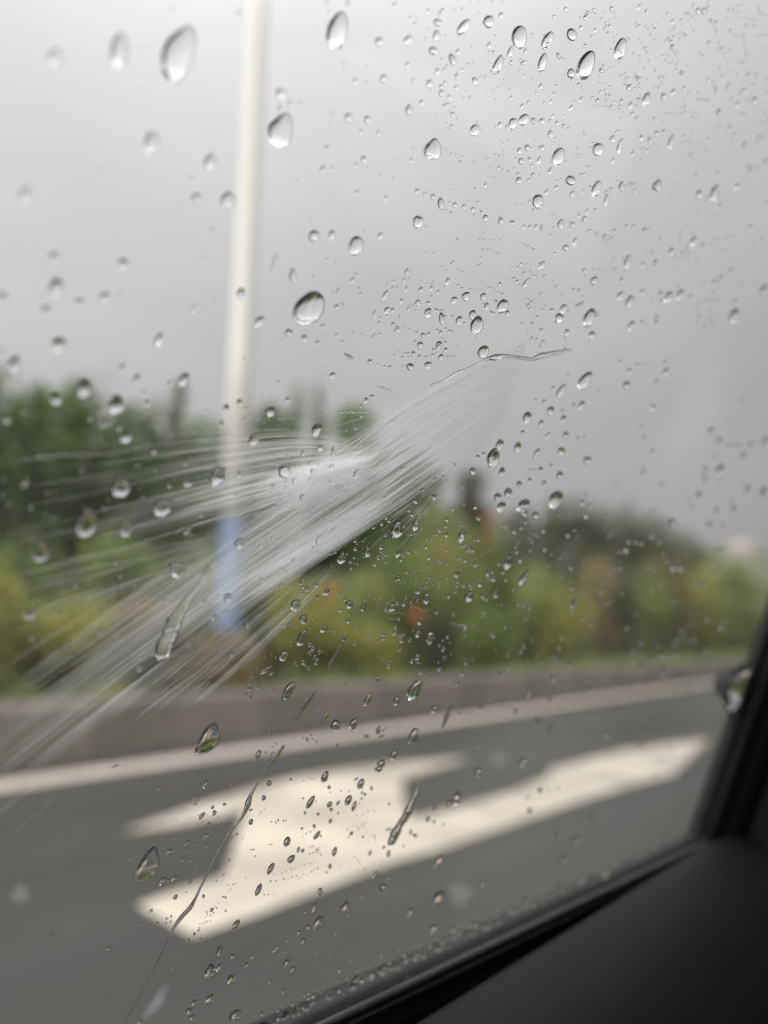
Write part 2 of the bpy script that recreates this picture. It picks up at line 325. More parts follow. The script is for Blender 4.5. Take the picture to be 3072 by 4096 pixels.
[156.92,82.32,1.19,1.11,22,"leftmost of the smaller raindrops on sky near the right edge, above mid height",24],
[84.77,-96.19,1.06,0.77,-3,"second largest raindrop over the asphalt at the arrow tail, slanted oval",31],
[256.34,-37.5,1.38,0.94,75,"seventh from left among smaller raindrops over the far bushes near the right window edge",38],
[265.13,-36.31,1.4,0.93,76,"ninth from left among smaller raindrops over the far bushes near the right window edge",38],
[57.53,-10.83,0.51,0.49,28,"topmost of the smaller raindrops over the dark trees left of the pole",36],
[56.33,-31.16,0.54,0.47,35,"leftmost of the smaller raindrops over the green bushes left of the blue pole base",41],
[163.86,46.02,1.26,1.04,-37,"lowest of the smaller raindrops on sky close above the spray source",18],
[111.67,-21.11,1.26,1.02,23,"third largest raindrop under the spray over the pale green bush, slanted oval",51],
[127.71,94.55,1.38,0.93,-53,"rightmost of the smaller raindrops on sky high above the spray source",19],
[117.17,39.05,1.24,1.01,-59,"leftmost of the smaller raindrops on sky close above the spray source",18],
[186.2,77.5,1.22,1.03,-20,"smaller raindrop on sky near the right edge, mid height, after the three largest",25],
[146.45,5.02,1.24,1.03,8,"third from left among smaller raindrops on grey sky above the far trees, beside the spray",6],
[219.0,84.97,1.33,0.95,-59,"rightmost of the smaller raindrops on sky near the right edge, mid height",25],
[45.96,-36.53,0.53,0.29,5,"leftmost of the smaller raindrops over the bushes under the spray, at the left edge",33],
[201.93,36.95,1.39,0.88,-51,"second from left among smaller raindrops on dim grey sky right above the far trees",4],
[50.72,-36.32,0.6,0.3,4,"rightmost of the smaller raindrops over the bushes under the spray, at the left edge",33],
[129.23,-110.24,1.66,0.73,2,"rightmost of the smaller raindrops over the dark road below the road arrow",35],
[70.9,1.69,0.68,0.54,-86,"third largest raindrop in front of the lamp pole below the treetops, round",1],
[187.53,-127.24,1.52,0.82,57,"seventh from left among smaller raindrops over the road above the window sill",45],
[114.22,-90.85,1.37,0.9,12,"third from left among smaller raindrops on the white body of the road arrow",30],
[195.31,-114.3,1.4,0.88,57,"rightmost of the smaller raindrops over the road above the window sill",45],
[108.63,88.41,1.26,0.67,-5,"smaller raindrop on sky above the spray source, by the top edge, after the three largest",11],
[157.07,12.43,1.53,0.77,-20,"sixth from left among smaller raindrops on grey sky above the far trees, beside the spray",6],
[139.57,65.09,1.19,1.03,-23,"lone slanted oval raindrop on sky a hand above the spray source",10],
[102.32,-5.24,1.1,0.85,6,"second largest raindrop on the middle of the water spray, slanted oval",28],
[135.04,-56.03,1.26,0.97,19,"smaller raindrop over the middle of the grey wall, after the three largest",43],
[120.78,36.13,1.18,1.03,-59,"second from left among smaller raindrops on sky close above the spray source",18],
[84.24,-89.72,0.92,0.8,55,"third largest raindrop over the asphalt at the arrow tail, egg-shaped",31],
[136.21,-74.1,1.2,1.0,-87,"rightmost of the smaller raindrops on the white body of the road arrow",30],
[27.41,25.27,0.31,0.22,-12,"topmost of the smaller raindrops on pale sky left of the pole, mid height",8],
[25.13,24.61,0.3,0.21,-12,"leftmost of the smaller raindrops on pale sky left of the pole, mid height",8],
[33.97,7.93,0.32,0.24,-6,"leftmost of the smaller raindrops on sky left of the pole, high above the trees",22],
[35.62,-9.78,0.33,0.25,2,"second from left among smaller raindrops over the treetops left of the pole",48],
[252.38,53.07,1.28,0.88,-81,"topmost of the smaller raindrops on dim grey sky right above the far trees",4],
[245.77,23.72,1.27,0.89,-88,"fourth from left among smaller raindrops on dim grey sky right above the far trees",4],
[260.12,16.16,1.27,0.88,89,"topmost of the smaller raindrops over the far bushes near the right window edge",38],
[186.49,1.08,1.25,0.96,86,"rightmost of the smaller raindrops over the dark trees right of the red flowers",37],
[212.31,-11.22,1.26,0.93,81,"leftmost of the smaller raindrops over the far bushes near the right window edge",38],
[235.58,-36.93,1.27,0.89,73,"third from left among smaller raindrops over the far bushes near the right window edge",38],
[209.3,-84.66,1.33,0.88,60,"lowest of the smaller raindrops over the asphalt beside the arrow point",32],
[207.05,-91.2,1.34,0.87,58,"leftmost of the smaller raindrops over the road near the window corner",46],
[262.49,-90.99,1.4,0.84,66,"topmost of the smaller raindrops over the road near the window corner",46],
[112.26,32.29,1.2,0.88,40,"second largest raindrop on sky above the spray, left of its source, slanted oval",12],
[201.98,128.35,1.23,0.93,-40,"smaller raindrop on sky near the right edge, upper part, after the three largest",26],
[111.91,-97.25,1.44,0.81,-13,"lowest of the smaller raindrops on the white body of the road arrow",30],
[40.27,-24.22,0.39,0.26,5,"smaller raindrop over the dark trees left of the pole, after the three largest",36],
[147.62,-1.19,1.17,1.0,83,"lowest of the smaller raindrops on grey sky above the far trees, beside the spray",6],
[227.0,78.15,1.27,0.88,-71,"rightmost of the smaller raindrops on dim sky near the right edge, below mid height",5],
[164.66,-2.9,1.19,0.98,82,"smaller raindrop over the dark trees right of the red flowers, after the three largest",37],
[95.82,31.31,1.1,0.6,-15,"third largest raindrop on sky above the spray, left of its source, slanted oval",12],
[147.07,-103.87,1.22,0.94,42,"leftmost of the smaller raindrops over the road above the window sill",45],
[117.04,-95.61,1.14,1.01,-6,"fourth from left among smaller raindrops on the white body of the road arrow",30],
[110.27,-102.23,1.59,0.71,-1,"leftmost of the smaller raindrops on the white body of the road arrow",30],
[48.72,-38.81,0.55,0.26,3,"smaller raindrop over the bushes under the spray, at the left edge, after the three largest",33],
[88.17,-75.05,0.95,0.76,6,"smaller raindrop over the asphalt at the arrow tail, after the three largest",31],
[169.17,-131.85,1.42,0.78,54,"fourth from left among smaller raindrops over the road above the window sill",45],
[104.55,-116.31,1.69,0.66,8,"second from left among smaller raindrops over the dark road below the road arrow",35],
[124.07,-32.84,1.16,0.97,67,"smaller raindrop under the spray over the pale green bush, after the three largest",51],
[106.85,-110.17,1.23,0.91,-15,"topmost of the smaller raindrops over the dark road below the road arrow",35],
[106.07,-120.57,1.17,0.95,-1,"third from left among smaller raindrops over the dark road below the road arrow",35],
[207.81,105.92,1.29,0.79,-33,"smaller raindrop on sky near the right edge, above mid height, after the three largest",24],
[212.05,112.63,1.23,0.85,-60,"rightmost of the smaller raindrops on sky near the right edge, above mid height",24],
[166.41,19.59,1.12,0.98,-85,"topmost of the smaller raindrops on grey sky above the far trees, beside the spray",6],
[125.84,-124.12,1.23,0.9,46,"sixth from left among smaller raindrops over the dark road below the road arrow",35],
[250.69,-38.83,1.21,0.81,74,"sixth from left among smaller raindrops over the far bushes near the right window edge",38],
[152.85,76.92,1.43,0.72,7,"rightmost of the smaller raindrops on sky well above the spray source",27],
[75.04,-45.2,0.72,0.58,49,"third largest raindrop on the tail of the water spray, round",29],
[136.19,2.95,1.16,0.92,89,"leftmost of the smaller raindrops on grey sky above the far trees, beside the spray",6],
[111.01,-33.46,1.13,0.95,70,"leftmost of the smaller raindrops under the spray over the pale green bush",51],
[101.83,78.48,0.93,0.68,-42,"topmost of the smaller raindrops on sky high above the spray source",19],
[50.4,29.62,0.35,0.27,-16,"lowest of the smaller raindrops on pale sky left of the pole, mid height",8],
[65.53,71.98,0.49,0.35,-34,"third largest raindrop on sky beside the pole, near the top edge, blurred round",16],
[78.58,79.61,0.65,0.43,-19,"topmost of the smaller raindrops on sky in the top middle of the window",20],
]
DROP_PLACES = ["by the window corner at the pillar","in front of the lamp pole below the treetops","in front of the pale lamp pole","in the top right sky corner of the window","on dim grey sky right above the far trees","on dim sky near the right edge, below mid height","on grey sky above the far trees, beside the spray","on grey sky right of the spray source","on pale sky left of the pole, mid height","on pale sky left of the pole, near its top","on sky a hand above the spray source","on sky above the spray source, by the top edge","on sky above the spray, left of its source","on sky at the centre of the window","on sky beside the pole, half way down","on sky beside the pole, just above the treetops","on sky beside the pole, near the top edge","on sky beside the pole, upper part","on sky close above the spray source","on sky high above the spray source","on sky in the top middle of the window","on sky in the upper middle of the window","on sky left of the pole, high above the trees","on sky left of the pole, just above the treetops","on sky near the right edge, above mid height","on sky near the right edge, mid height","on sky near the right edge, upper part","on sky well above the spray source","on the middle of the water spray","on the tail of the water spray","on the white body of the road arrow","over the asphalt at the arrow tail","over the asphalt beside the arrow point","over the bushes under the spray, at the left edge","over the dark hollow of the flowered bush","over the dark road below the road arrow","over the dark trees left of the pole","over the dark trees right of the red flowers","over the far bushes near the right window edge","over the far end of the grey wall","over the green bush right of the red flowers","over the green bushes left of the blue pole base","over the grey wall at the left edge","over the middle of the grey wall","over the red flowered bush, upper half","over the road above the window sill","over the road near the window corner","over the treetops between pole and spray","over the treetops left of the pole","over the wall below the spray","under the spray over the bushes beside the pole foot","under the spray over the pale green bush"]
TINY = [
[215.12,81.19,1.11,0.84,-53],[130.36,-40.06,1.29,0.8,10],[130.09,-95.35,1.3,0.78,8],[94.68,-2.18,1.18,0.53,29],[120.78,-20.0,1.33,0.78,-11],[222.05,99.82,1.02,0.86,-35],
[73.52,50.55,0.59,0.44,-56],[90.63,-12.62,0.84,0.69,82],[56.89,1.19,0.42,0.37,-4],[113.99,-60.44,1.62,0.62,-25],[88.95,12.35,0.77,0.65,-43],[97.62,-20.56,1.14,0.61,-10],
[187.14,117.08,1.18,0.8,-55],[68.45,-3.09,0.69,0.35,1],[117.37,33.64,1.06,0.95,-53],[142.03,-22.27,1.1,0.88,-14],[131.86,-83.53,1.41,0.67,1],[94.65,72.13,0.81,0.6,-45],
[75.13,63.7,0.58,0.43,-32],[218.37,118.63,1.03,0.81,-45],[75.03,-11.11,0.7,0.47,4],[163.38,23.2,0.98,0.96,-17],[87.51,-96.03,0.88,0.73,14],[121.24,-119.42,1.63,0.56,-46],
[52.97,-1.6,0.36,0.32,-85],[107.77,20.04,1.01,0.79,-78],[134.42,-35.29,1.16,0.82,2],[98.86,-68.92,1.2,0.67,3],[91.57,17.09,1.43,0.33,83],[134.21,48.64,1.59,0.59,-23],
[112.5,21.87,1.03,0.87,-75],[194.37,123.04,1.06,0.81,-30],[115.32,-33.53,1.36,0.7,6],[28.31,14.02,0.28,0.2,-8],[29.76,25.49,0.28,0.2,-13],[66.26,70.96,0.47,0.33,-23],
[44.89,12.18,0.32,0.25,-8],[90.4,41.36,0.73,0.61,-29],[148.14,89.94,1.16,0.82,-55],[204.3,116.62,1.14,0.75,-59],[114.15,37.02,1.01,0.87,-56],[78.68,-39.44,0.66,0.6,-27],
[97.32,28.69,0.82,0.69,-14],[91.15,-2.14,0.79,0.64,89],[253.22,37.59,0.98,0.86,-60],[256.6,38.8,1.0,0.86,-63],[260.54,39.37,1.01,0.86,-66],[154.25,3.52,1.11,0.8,90],
[35.26,-20.66,0.29,0.22,6],[35.66,-23.21,0.3,0.22,7],[36.83,-24.24,0.3,0.22,8],[209.32,25.46,1.01,0.76,-86],[247.02,32.33,1.05,0.7,-86],[41.05,-40.03,0.33,0.23,12],
[167.87,-57.58,1.07,0.79,61],[184.26,-67.43,1.07,0.76,60],[229.16,6.28,0.98,0.73,86],[219.8,-2.21,0.99,0.75,83],[216.07,-2.29,0.99,0.75,83],[212.3,-2.64,1.0,0.76,83],
[229.94,-0.35,0.97,0.73,83],[234.99,-3.37,0.99,0.72,83],[242.55,-11.63,1.04,0.71,82],[238.58,-12.82,1.02,0.71,81],[235.47,-15.97,1.0,0.72,79],[227.6,-29.49,0.98,0.72,73],
[194.57,-38.68,1.03,0.77,69],[251.51,-34.28,1.1,0.69,78],[183.42,-47.1,1.05,0.78,66],[214.74,-47.83,1.01,0.73,67],[196.95,-70.68,1.05,0.74,60],[198.86,-54.87,1.04,0.75,65],
[62.06,-16.14,0.48,0.37,6],[84.68,27.84,1.0,0.33,14],[211.76,78.61,1.06,0.73,-70],[184.79,42.92,1.05,0.79,-77],[52.78,-34.73,0.43,0.29,9],[66.21,-36.92,0.56,0.42,15],
[153.03,-20.84,1.03,0.85,86],[103.77,-31.39,0.91,0.85,73],[64.28,-104.2,0.89,0.3,10],[161.89,107.78,1.11,0.78,-51],[210.49,121.93,1.04,0.74,-54],[87.6,-9.9,0.74,0.61,8],
[146.38,63.63,1.1,0.79,-22],[85.05,72.29,0.64,0.47,-41],[209.94,112.92,1.11,0.66,-64],[67.84,-37.2,0.58,0.41,72],[55.84,-39.89,0.43,0.32,14],[155.23,19.84,0.99,0.81,3],
[129.36,-105.75,1.16,0.71,22],[153.96,43.46,0.99,0.83,-68],[52.58,-38.25,0.43,0.26,7],[135.03,-38.61,1.0,0.83,52],[151.62,-23.73,0.91,0.87,-32],[137.26,-44.47,1.0,0.81,34],
[92.16,75.04,0.71,0.52,-42],[165.06,110.61,1.03,0.74,-15],[137.69,54.3,1.21,0.67,-19],[75.74,-36.36,0.77,0.38,-2],[89.41,-82.19,0.93,0.58,-29],[122.8,-90.23,1.09,0.74,-24],
[181.01,-5.81,0.95,0.75,82],[172.98,-11.21,0.96,0.77,79],[164.3,-15.56,0.97,0.78,76],[194.26,-35.18,0.95,0.72,70],[143.8,61.1,1.16,0.7,-71],[89.17,85.02,0.66,0.46,-23],
[113.79,26.92,0.99,0.79,-74],[80.58,4.97,0.64,0.47,-85],[83.33,-11.85,0.7,0.51,85],[180.87,72.33,1.09,0.68,-71],[101.89,-128.3,1.02,0.82,24],[128.95,-119.04,1.09,0.72,22],
[202.36,97.93,1.0,0.68,-64],[57.96,-33.65,0.44,0.3,9],[179.2,63.44,0.91,0.77,-58],[154.92,-50.71,0.92,0.8,43],[159.17,17.72,1.2,0.59,-32],[83.05,58.15,0.68,0.36,-4],
[132.03,-63.67,1.01,0.76,-1],[149.52,-98.34,1.04,0.68,27],[95.97,52.86,0.75,0.55,-60],[85.29,24.99,0.59,0.53,-38],[108.59,25.13,0.86,0.74,-69],[84.35,-15.85,0.71,0.49,84],
[171.24,-68.98,0.98,0.68,61],[87.89,-88.25,0.78,0.63,-22],[79.33,56.54,0.54,0.39,-19],[80.38,50.68,0.55,0.41,-18],[90.67,68.05,0.65,0.49,-29],[42.06,-21.48,0.29,0.21,6],
[199.64,85.16,0.82,0.7,-38],[48.51,-8.14,0.35,0.21,1],[87.12,31.06,0.66,0.47,-14],[160.83,8.82,0.84,0.79,17],[160.74,-89.85,0.87,0.74,26],[128.51,-126.4,1.0,0.72,29],
[31.04,14.93,0.25,0.19,-9],[35.21,16.44,0.26,0.19,-10],[219.35,68.52,0.86,0.62,-73],[199.53,44.22,0.88,0.66,-78],[200.58,50.36,0.88,0.66,-76],[199.2,30.57,0.86,0.67,-83],
[202.29,27.82,0.86,0.66,-85],[69.77,-20.23,0.49,0.39,11],[158.13,-8.52,0.91,0.74,80],[209.12,-6.36,0.83,0.65,80],[208.06,-13.82,0.83,0.65,77],[218.31,-18.86,0.83,0.63,77],
[190.86,-20.25,0.87,0.68,75],[195.53,-27.28,0.86,0.66,72],[168.94,-27.51,0.9,0.71,71],[207.88,-51.95,0.84,0.62,64],[183.67,-58.4,0.9,0.66,61],[161.21,-140.26,1.04,0.61,44],
[162.16,-86.83,0.97,0.67,52],[86.69,-40.56,0.71,0.55,64],[143.69,66.69,1.03,0.69,-66],[124.15,39.28,0.94,0.78,-13],[106.15,-39.66,0.91,0.74,-28],[91.94,-87.09,0.83,0.63,2],
[122.27,40.95,0.94,0.78,-63],[129.14,-115.37,0.99,0.7,47],[103.39,92.83,0.76,0.54,-32],[115.82,56.04,0.89,0.74,-40],[127.25,80.5,0.98,0.74,-45],[122.04,67.35,0.96,0.76,-44],
[140.27,72.66,0.93,0.75,-47],[195.32,127.39,0.89,0.64,-47],[206.77,132.64,0.81,0.62,-27],[91.61,-53.59,0.77,0.57,1],[100.15,53.67,0.75,0.55,-61],[75.74,-15.03,0.49,0.45,63],
[84.99,-47.0,0.66,0.53,53],[102.77,86.36,0.76,0.52,-47],[163.83,99.27,0.92,0.66,-53],[39.42,-15.93,0.27,0.19,3],[175.48,69.61,0.87,0.66,-54],[189.03,64.48,0.8,0.66,-62],
[215.14,66.33,0.74,0.62,-66],[157.78,5.22,0.8,0.75,79],[91.42,-51.89,0.86,0.49,-14],[138.97,-32.28,1.04,0.6,8],[101.17,-130.06,1.04,0.67,34],[150.63,99.52,0.93,0.68,-20],
[163.88,5.89,0.84,0.69,88],[123.72,-82.45,0.84,0.77,20],[87.84,-91.91,0.82,0.5,-8],[75.78,47.73,0.44,0.33,-17],[158.43,95.42,0.92,0.64,-56],[168.75,62.63,0.84,0.65,-65],
[86.03,83.11,0.53,0.35,-18],[147.1,69.59,0.85,0.7,-45],[76.99,-109.69,0.59,0.5,14],[102.48,-132.06,0.94,0.69,34],[127.76,-132.23,0.94,0.6,5],[94.49,26.86,0.82,0.38,1],
[127.3,-31.48,1.07,0.55,14],[88.99,48.26,0.64,0.37,-18],[108.71,-118.58,0.86,0.72,20],[120.79,-7.56,0.9,0.69,85],[87.3,70.44,0.52,0.39,-37],[162.44,83.69,1.09,0.43,-7],
[104.32,35.65,0.71,0.61,-57],[104.53,32.99,0.71,0.61,-58],[52.72,-43.44,0.31,0.22,14],[119.58,72.82,0.9,0.66,-44],[97.66,74.83,0.63,0.47,-42],[77.59,64.69,0.42,0.31,-26],
[72.36,56.07,0.38,0.28,-21],[69.57,42.69,0.36,0.27,-16],[66.76,38.9,0.34,0.25,-13],[83.92,79.41,0.48,0.34,-33],[82.59,79.62,0.47,0.33,-32],[210.7,91.65,0.73,0.51,-65],
[230.38,99.71,0.8,0.48,-69],[227.57,96.57,0.79,0.48,-69],[212.45,88.62,0.73,0.51,-66],[60.62,17.09,0.3,0.23,-7],[41.08,-4.54,0.24,0.19,0],[45.13,1.18,0.25,0.2,-3],
[83.5,20.47,0.49,0.43,-19],[207.66,76.75,0.72,0.53,-68],[228.08,84.89,0.78,0.49,-72],[210.57,65.55,0.71,0.53,-72],[179.34,43.77,0.77,0.6,-75],[48.49,-35.95,0.27,0.21,15],
[160.92,-21.31,0.78,0.63,72],[171.41,-47.57,0.77,0.59,62],[174.23,-45.64,0.76,0.59,62],[169.96,-6.4,0.76,0.62,80],[222.51,-46.88,0.78,0.49,75],[203.5,-86.56,0.76,0.5,59],
[201.42,94.1,0.76,0.53,-4],[91.18,-8.72,0.73,0.42,3],[95.54,80.85,0.64,0.4,-11],[190.61,122.67,0.74,0.56,-30],[126.3,-5.43,0.81,0.7,12],[58.19,-100.18,0.38,0.28,-68],
[113.82,-121.82,0.86,0.67,24],[120.57,57.53,0.9,0.66,-63],[91.16,-7.03,0.56,0.53,72],[126.51,-116.19,0.91,0.59,50],[126.27,74.02,0.97,0.59,-15],[147.08,71.42,0.93,0.54,-12],
[215.28,115.35,0.72,0.49,-59],[83.44,17.22,0.49,0.41,-8],[52.93,-31.64,0.29,0.21,9],[56.87,-35.07,0.33,0.21,8],[128.32,-46.33,0.81,0.66,48],[54.51,24.61,0.25,0.21,-19],
[43.83,23.16,0.24,0.18,-15],[37.81,17.4,0.23,0.17,-11],[40.28,18.18,0.23,0.18,-12],[46.71,31.37,0.24,0.19,-19],[226.36,109.71,0.88,0.52,2],[110.82,39.99,0.74,0.63,-23],
[98.92,10.08,0.65,0.54,-1],[155.49,29.27,0.77,0.58,-14],[54.69,-35.76,0.38,0.18,4],[126.57,-50.69,0.85,0.6,17],[89.45,-129.33,0.73,0.55,77],[142.54,-97.23,0.77,0.57,7],
[155.39,-92.87,0.77,0.52,11],[96.89,17.72,0.61,0.51,-76],[168.73,113.62,0.83,0.53,-57],[123.5,81.48,0.89,0.62,-55],[163.8,74.97,0.78,0.56,-63],[115.4,24.64,0.79,0.68,-71],
[151.13,-35.37,0.74,0.6,64],[157.85,-94.26,0.77,0.52,49],[96.78,72.47,0.58,0.43,-42],[203.72,87.09,0.66,0.48,-65],[72.95,-0.92,0.38,0.31,1],[140.84,-5.19,0.75,0.64,81],
[153.62,25.19,0.74,0.61,-80],[165.74,27.64,0.72,0.58,-80],[161.66,-13.62,0.71,0.59,76],[206.07,-17.13,0.66,0.48,79],[177.88,-39.03,0.67,0.53,64],[56.76,-103.56,0.39,0.22,19],
[111.89,74.61,0.73,0.56,-38],[120.87,80.22,0.83,0.63,-44],[166.36,100.97,0.75,0.56,-47],[121.53,74.51,0.84,0.65,-45],[98.73,29.2,0.6,0.51,-15],[149.4,15.97,0.67,0.67,-68],
[145.66,-41.94,0.73,0.6,37],[128.6,-65.21,0.89,0.54,89],[104.03,-75.8,0.76,0.68,39],[112.54,-41.23,1.01,0.52,14],[92.21,-81.79,0.73,0.49,13],[88.88,-100.43,0.64,0.52,3],
[71.74,-74.9,0.46,0.33,-33],[63.7,-27.77,0.61,0.15,2],[106.39,54.77,0.67,0.52,-58],[120.93,71.24,0.86,0.6,-60],[159.86,72.1,0.79,0.53,-67],[72.48,1.01,0.34,0.31,-1],
[88.3,-22.16,0.57,0.42,-65],[103.3,-47.47,0.73,0.59,36],[152.44,-105.77,0.74,0.5,39],[92.47,-55.62,0.72,0.43,3],[106.91,-47.21,0.81,0.59,-4],[92.28,57.43,0.52,0.37,-12],
[126.07,76.67,0.79,0.62,-37],[166.56,76.16,0.66,0.55,-29],[102.33,-84.78,0.77,0.6,21],[93.66,76.1,0.5,0.37,-39],[72.58,54.33,0.31,0.22,-18],[89.99,-5.66,0.49,0.46,15],
[152.92,59.0,0.72,0.55,-65],[195.49,78.98,0.6,0.45,-65],[200.01,80.21,0.6,0.44,-66],[172.02,20.02,0.63,0.52,-85],[164.47,10.7,0.64,0.54,-90],[156.23,-17.68,0.66,0.55,72],
[154.13,-27.09,0.67,0.55,67],[161.27,-5.56,0.65,0.54,80],[167.88,-8.06,0.63,0.52,78],[180.82,-12.43,0.59,0.49,74],[131.62,69.15,0.77,0.59,-17],[147.03,98.55,0.79,0.53,-55],
[175.17,104.23,0.64,0.5,-42],[210.07,109.28,0.6,0.45,-55],[58.75,-14.0,0.29,0.19,3],[74.21,-6.24,0.4,0.25,2],[100.26,31.75,0.57,0.48,-14],[99.93,26.61,0.57,0.48,-11],
[130.09,-99.23,0.77,0.52,31],[163.59,-90.8,0.65,0.45,29],[131.07,88.45,0.89,0.49,-23],[150.76,85.89,0.76,0.49,-6],[84.25,-24.16,0.63,0.27,-53],[91.28,-97.13,0.66,0.47,-27],
[114.68,-119.94,0.93,0.44,-25],[100.49,34.43,0.6,0.43,-5],[107.44,22.84,0.63,0.54,-71],[75.95,-90.12,0.49,0.33,32],[93.81,-53.42,0.56,0.5,14],[112.59,90.8,0.66,0.47,-5],
[131.73,60.85,0.75,0.54,-8],[92.8,-89.47,0.65,0.46,-16],[156.06,123.19,0.69,0.5,-34],[134.29,71.41,0.7,0.57,-31],[162.35,94.14,0.63,0.5,-27],[125.6,-86.87,0.65,0.57,11],
[45.81,35.7,0.21,0.16,-20],[56.96,40.67,0.22,0.17,-26],[94.03,77.08,0.46,0.34,-38],[108.91,55.51,0.62,0.49,-52],[111.56,56.09,0.65,0.51,-54],[123.68,58.43,0.74,0.57,-59],
[87.22,78.58,0.39,0.28,-33],[87.17,80.17,0.39,0.28,-33],[204.76,89.14,0.58,0.38,-68],[207.19,90.03,0.59,0.37,-68],[213.68,93.38,0.61,0.35,-69],[177.97,74.2,0.59,0.44,-64],
[186.03,101.59,0.59,0.41,-59],[58.99,15.53,0.22,0.19,-15],[40.04,5.28,0.2,0.16,-5],[66.81,-2.79,0.27,0.21,1],[64.96,-4.23,0.26,0.2,2],[64.81,-1.46,0.25,0.2,1],
[66.47,-6.51,0.27,0.21,3],[69.25,9.68,0.28,0.21,-3],[78.28,28.23,0.33,0.27,-14],[108.61,27.32,0.61,0.54,-62],[77.5,7.55,0.34,0.28,-3],[136.33,6.58,0.65,0.56,-90],
[188.82,76.94,0.55,0.41,-64],[184.77,62.95,0.55,0.43,-68],[146.48,38.47,0.65,0.53,-71],[215.42,71.0,0.61,0.37,-74],[174.66,33.65,0.56,0.46,-78],[76.96,-27.15,0.38,0.3,15],
[61.76,-36.81,0.27,0.2,13],[47.58,-41.12,0.22,0.17,17],[59.04,-44.14,0.26,0.19,17],[41.57,-36.93,0.21,0.16,13],[50.62,-34.17,0.22,0.18,16],[68.14,-66.12,0.36,0.24,19],
[144.9,-15.8,0.63,0.53,73],[124.06,-39.52,0.69,0.56,57],[133.0,-40.35,0.67,0.54,58],[170.65,-55.07,0.56,0.43,55],[160.41,-7.16,0.58,0.49,78],[166.36,-9.96,0.56,0.48,76],
[160.69,-12.35,0.58,0.49,75],[176.59,-12.14,0.53,0.45,73],[176.37,-15.19,0.53,0.45,71],[172.9,-22.58,0.54,0.45,68],[187.18,-30.66,0.53,0.41,70],[180.57,-37.24,0.52,0.42,61],
[152.6,-103.15,0.65,0.43,45],[139.25,-119.01,0.71,0.45,43],[213.85,-84.71,0.65,0.39,66],[218.8,-84.52,0.67,0.39,67],[114.74,-23.56,0.73,0.57,75],[90.18,-88.7,0.62,0.42,45],
[122.29,95.45,0.77,0.52,84],[142.51,118.46,0.78,0.46,-9],[171.8,114.16,0.75,0.33,-9],[178.95,102.59,0.6,0.39,-4],[133.78,61.55,0.8,0.46,50],[142.03,37.64,0.68,0.5,-2],
[100.76,-18.0,0.66,0.44,-83],[134.13,-13.45,0.63,0.56,70],[61.43,-97.79,0.35,0.21,-65],[147.03,-96.29,0.65,0.44,43],[122.14,-128.12,0.75,0.47,39],[119.89,87.28,0.75,0.48,-10],
[116.32,80.95,0.67,0.49,-20],[42.79,-21.0,0.24,0.13,3],[166.54,67.69,0.58,0.42,-5],[57.46,-38.01,0.3,0.16,5],[126.27,-82.27,0.63,0.52,-42],[118.34,-93.36,0.76,0.46,19],
[186.9,123.65,0.51,0.38,-41],[106.91,36.97,0.55,0.48,-30],[100.18,11.28,0.65,0.35,-85],[163.42,51.53,0.53,0.47,-46],[96.35,-30.19,0.53,0.44,20],[95.57,-39.82,0.55,0.43,22],
[102.6,30.79,0.62,0.36,-1],[74.74,54.1,0.26,0.19,-22],[76.33,51.37,0.27,0.2,-18],[97.89,53.11,0.46,0.37,-42],[84.09,80.47,0.32,0.23,-29],[187.38,83.77,0.49,0.37,-62],
[188.77,81.72,0.5,0.36,-63],[54.81,-4.62,0.2,0.17,1],[116.1,26.45,0.65,0.56,-70],[86.01,-11.52,0.39,0.35,14],[138.02,7.64,0.59,0.51,-89],[192.97,78.27,0.5,0.36,-67],
[161.78,25.12,0.53,0.45,-81],[174.25,21.14,0.48,0.41,-85],[63.76,-38.37,0.25,0.19,14],[78.0,-35.17,0.36,0.28,18],[130.9,-28.3,0.61,0.51,63],[167.15,-12.44,0.49,0.42,72],
[167.81,-91.91,0.51,0.36,45],[126.61,-110.87,0.69,0.44,42],[168.73,-105.45,0.52,0.35,45],[99.23,35.84,0.52,0.37,-6],[149.93,73.08,0.6,0.46,-57],[149.99,67.87,0.59,0.46,-58],
[188.91,59.22,0.47,0.37,-69],[95.91,-50.46,0.5,0.46,-86],[99.84,-63.26,0.61,0.46,36],[123.9,-117.69,0.68,0.43,38],[133.39,91.65,0.78,0.41,-12],[97.93,78.66,0.44,0.31,-17],
[126.3,103.97,0.7,0.49,-38],[163.42,115.25,0.56,0.41,-32],[128.13,83.36,0.66,0.51,-37],[143.59,74.86,0.59,0.48,-32],[144.94,69.48,0.58,0.48,-30],[124.28,58.69,0.64,0.53,-33],
[135.87,-79.09,0.61,0.42,24],[89.06,55.95,0.59,0.14,1],[112.96,62.06,0.6,0.43,-11],[160.92,90.85,0.64,0.31,1],[91.71,-84.26,0.57,0.36,1],[68.14,-93.14,0.33,0.21,43],
[101.69,-32.67,0.54,0.46,53],[156.55,114.93,0.57,0.41,-42],[97.01,33.2,0.43,0.35,-12],[132.52,50.21,0.57,0.5,-43],[91.32,-80.39,0.45,0.43,11],[84.35,-86.68,0.42,0.35,7],
[119.77,-93.81,0.64,0.43,31],[89.47,52.41,0.34,0.27,-31],[91.66,86.91,0.35,0.24,-34],[162.05,130.96,0.6,0.36,-52],[123.31,72.68,0.66,0.48,-56],[125.89,70.47,0.65,0.48,-57],
[131.22,65.53,0.62,0.47,-59],[56.9,-17.83,0.19,0.16,11],[73.66,0.02,0.25,0.19,1],[60.23,-2.21,0.19,0.17,0],[82.2,32.36,0.29,0.23,-16],[75.84,15.37,0.25,0.2,-5],
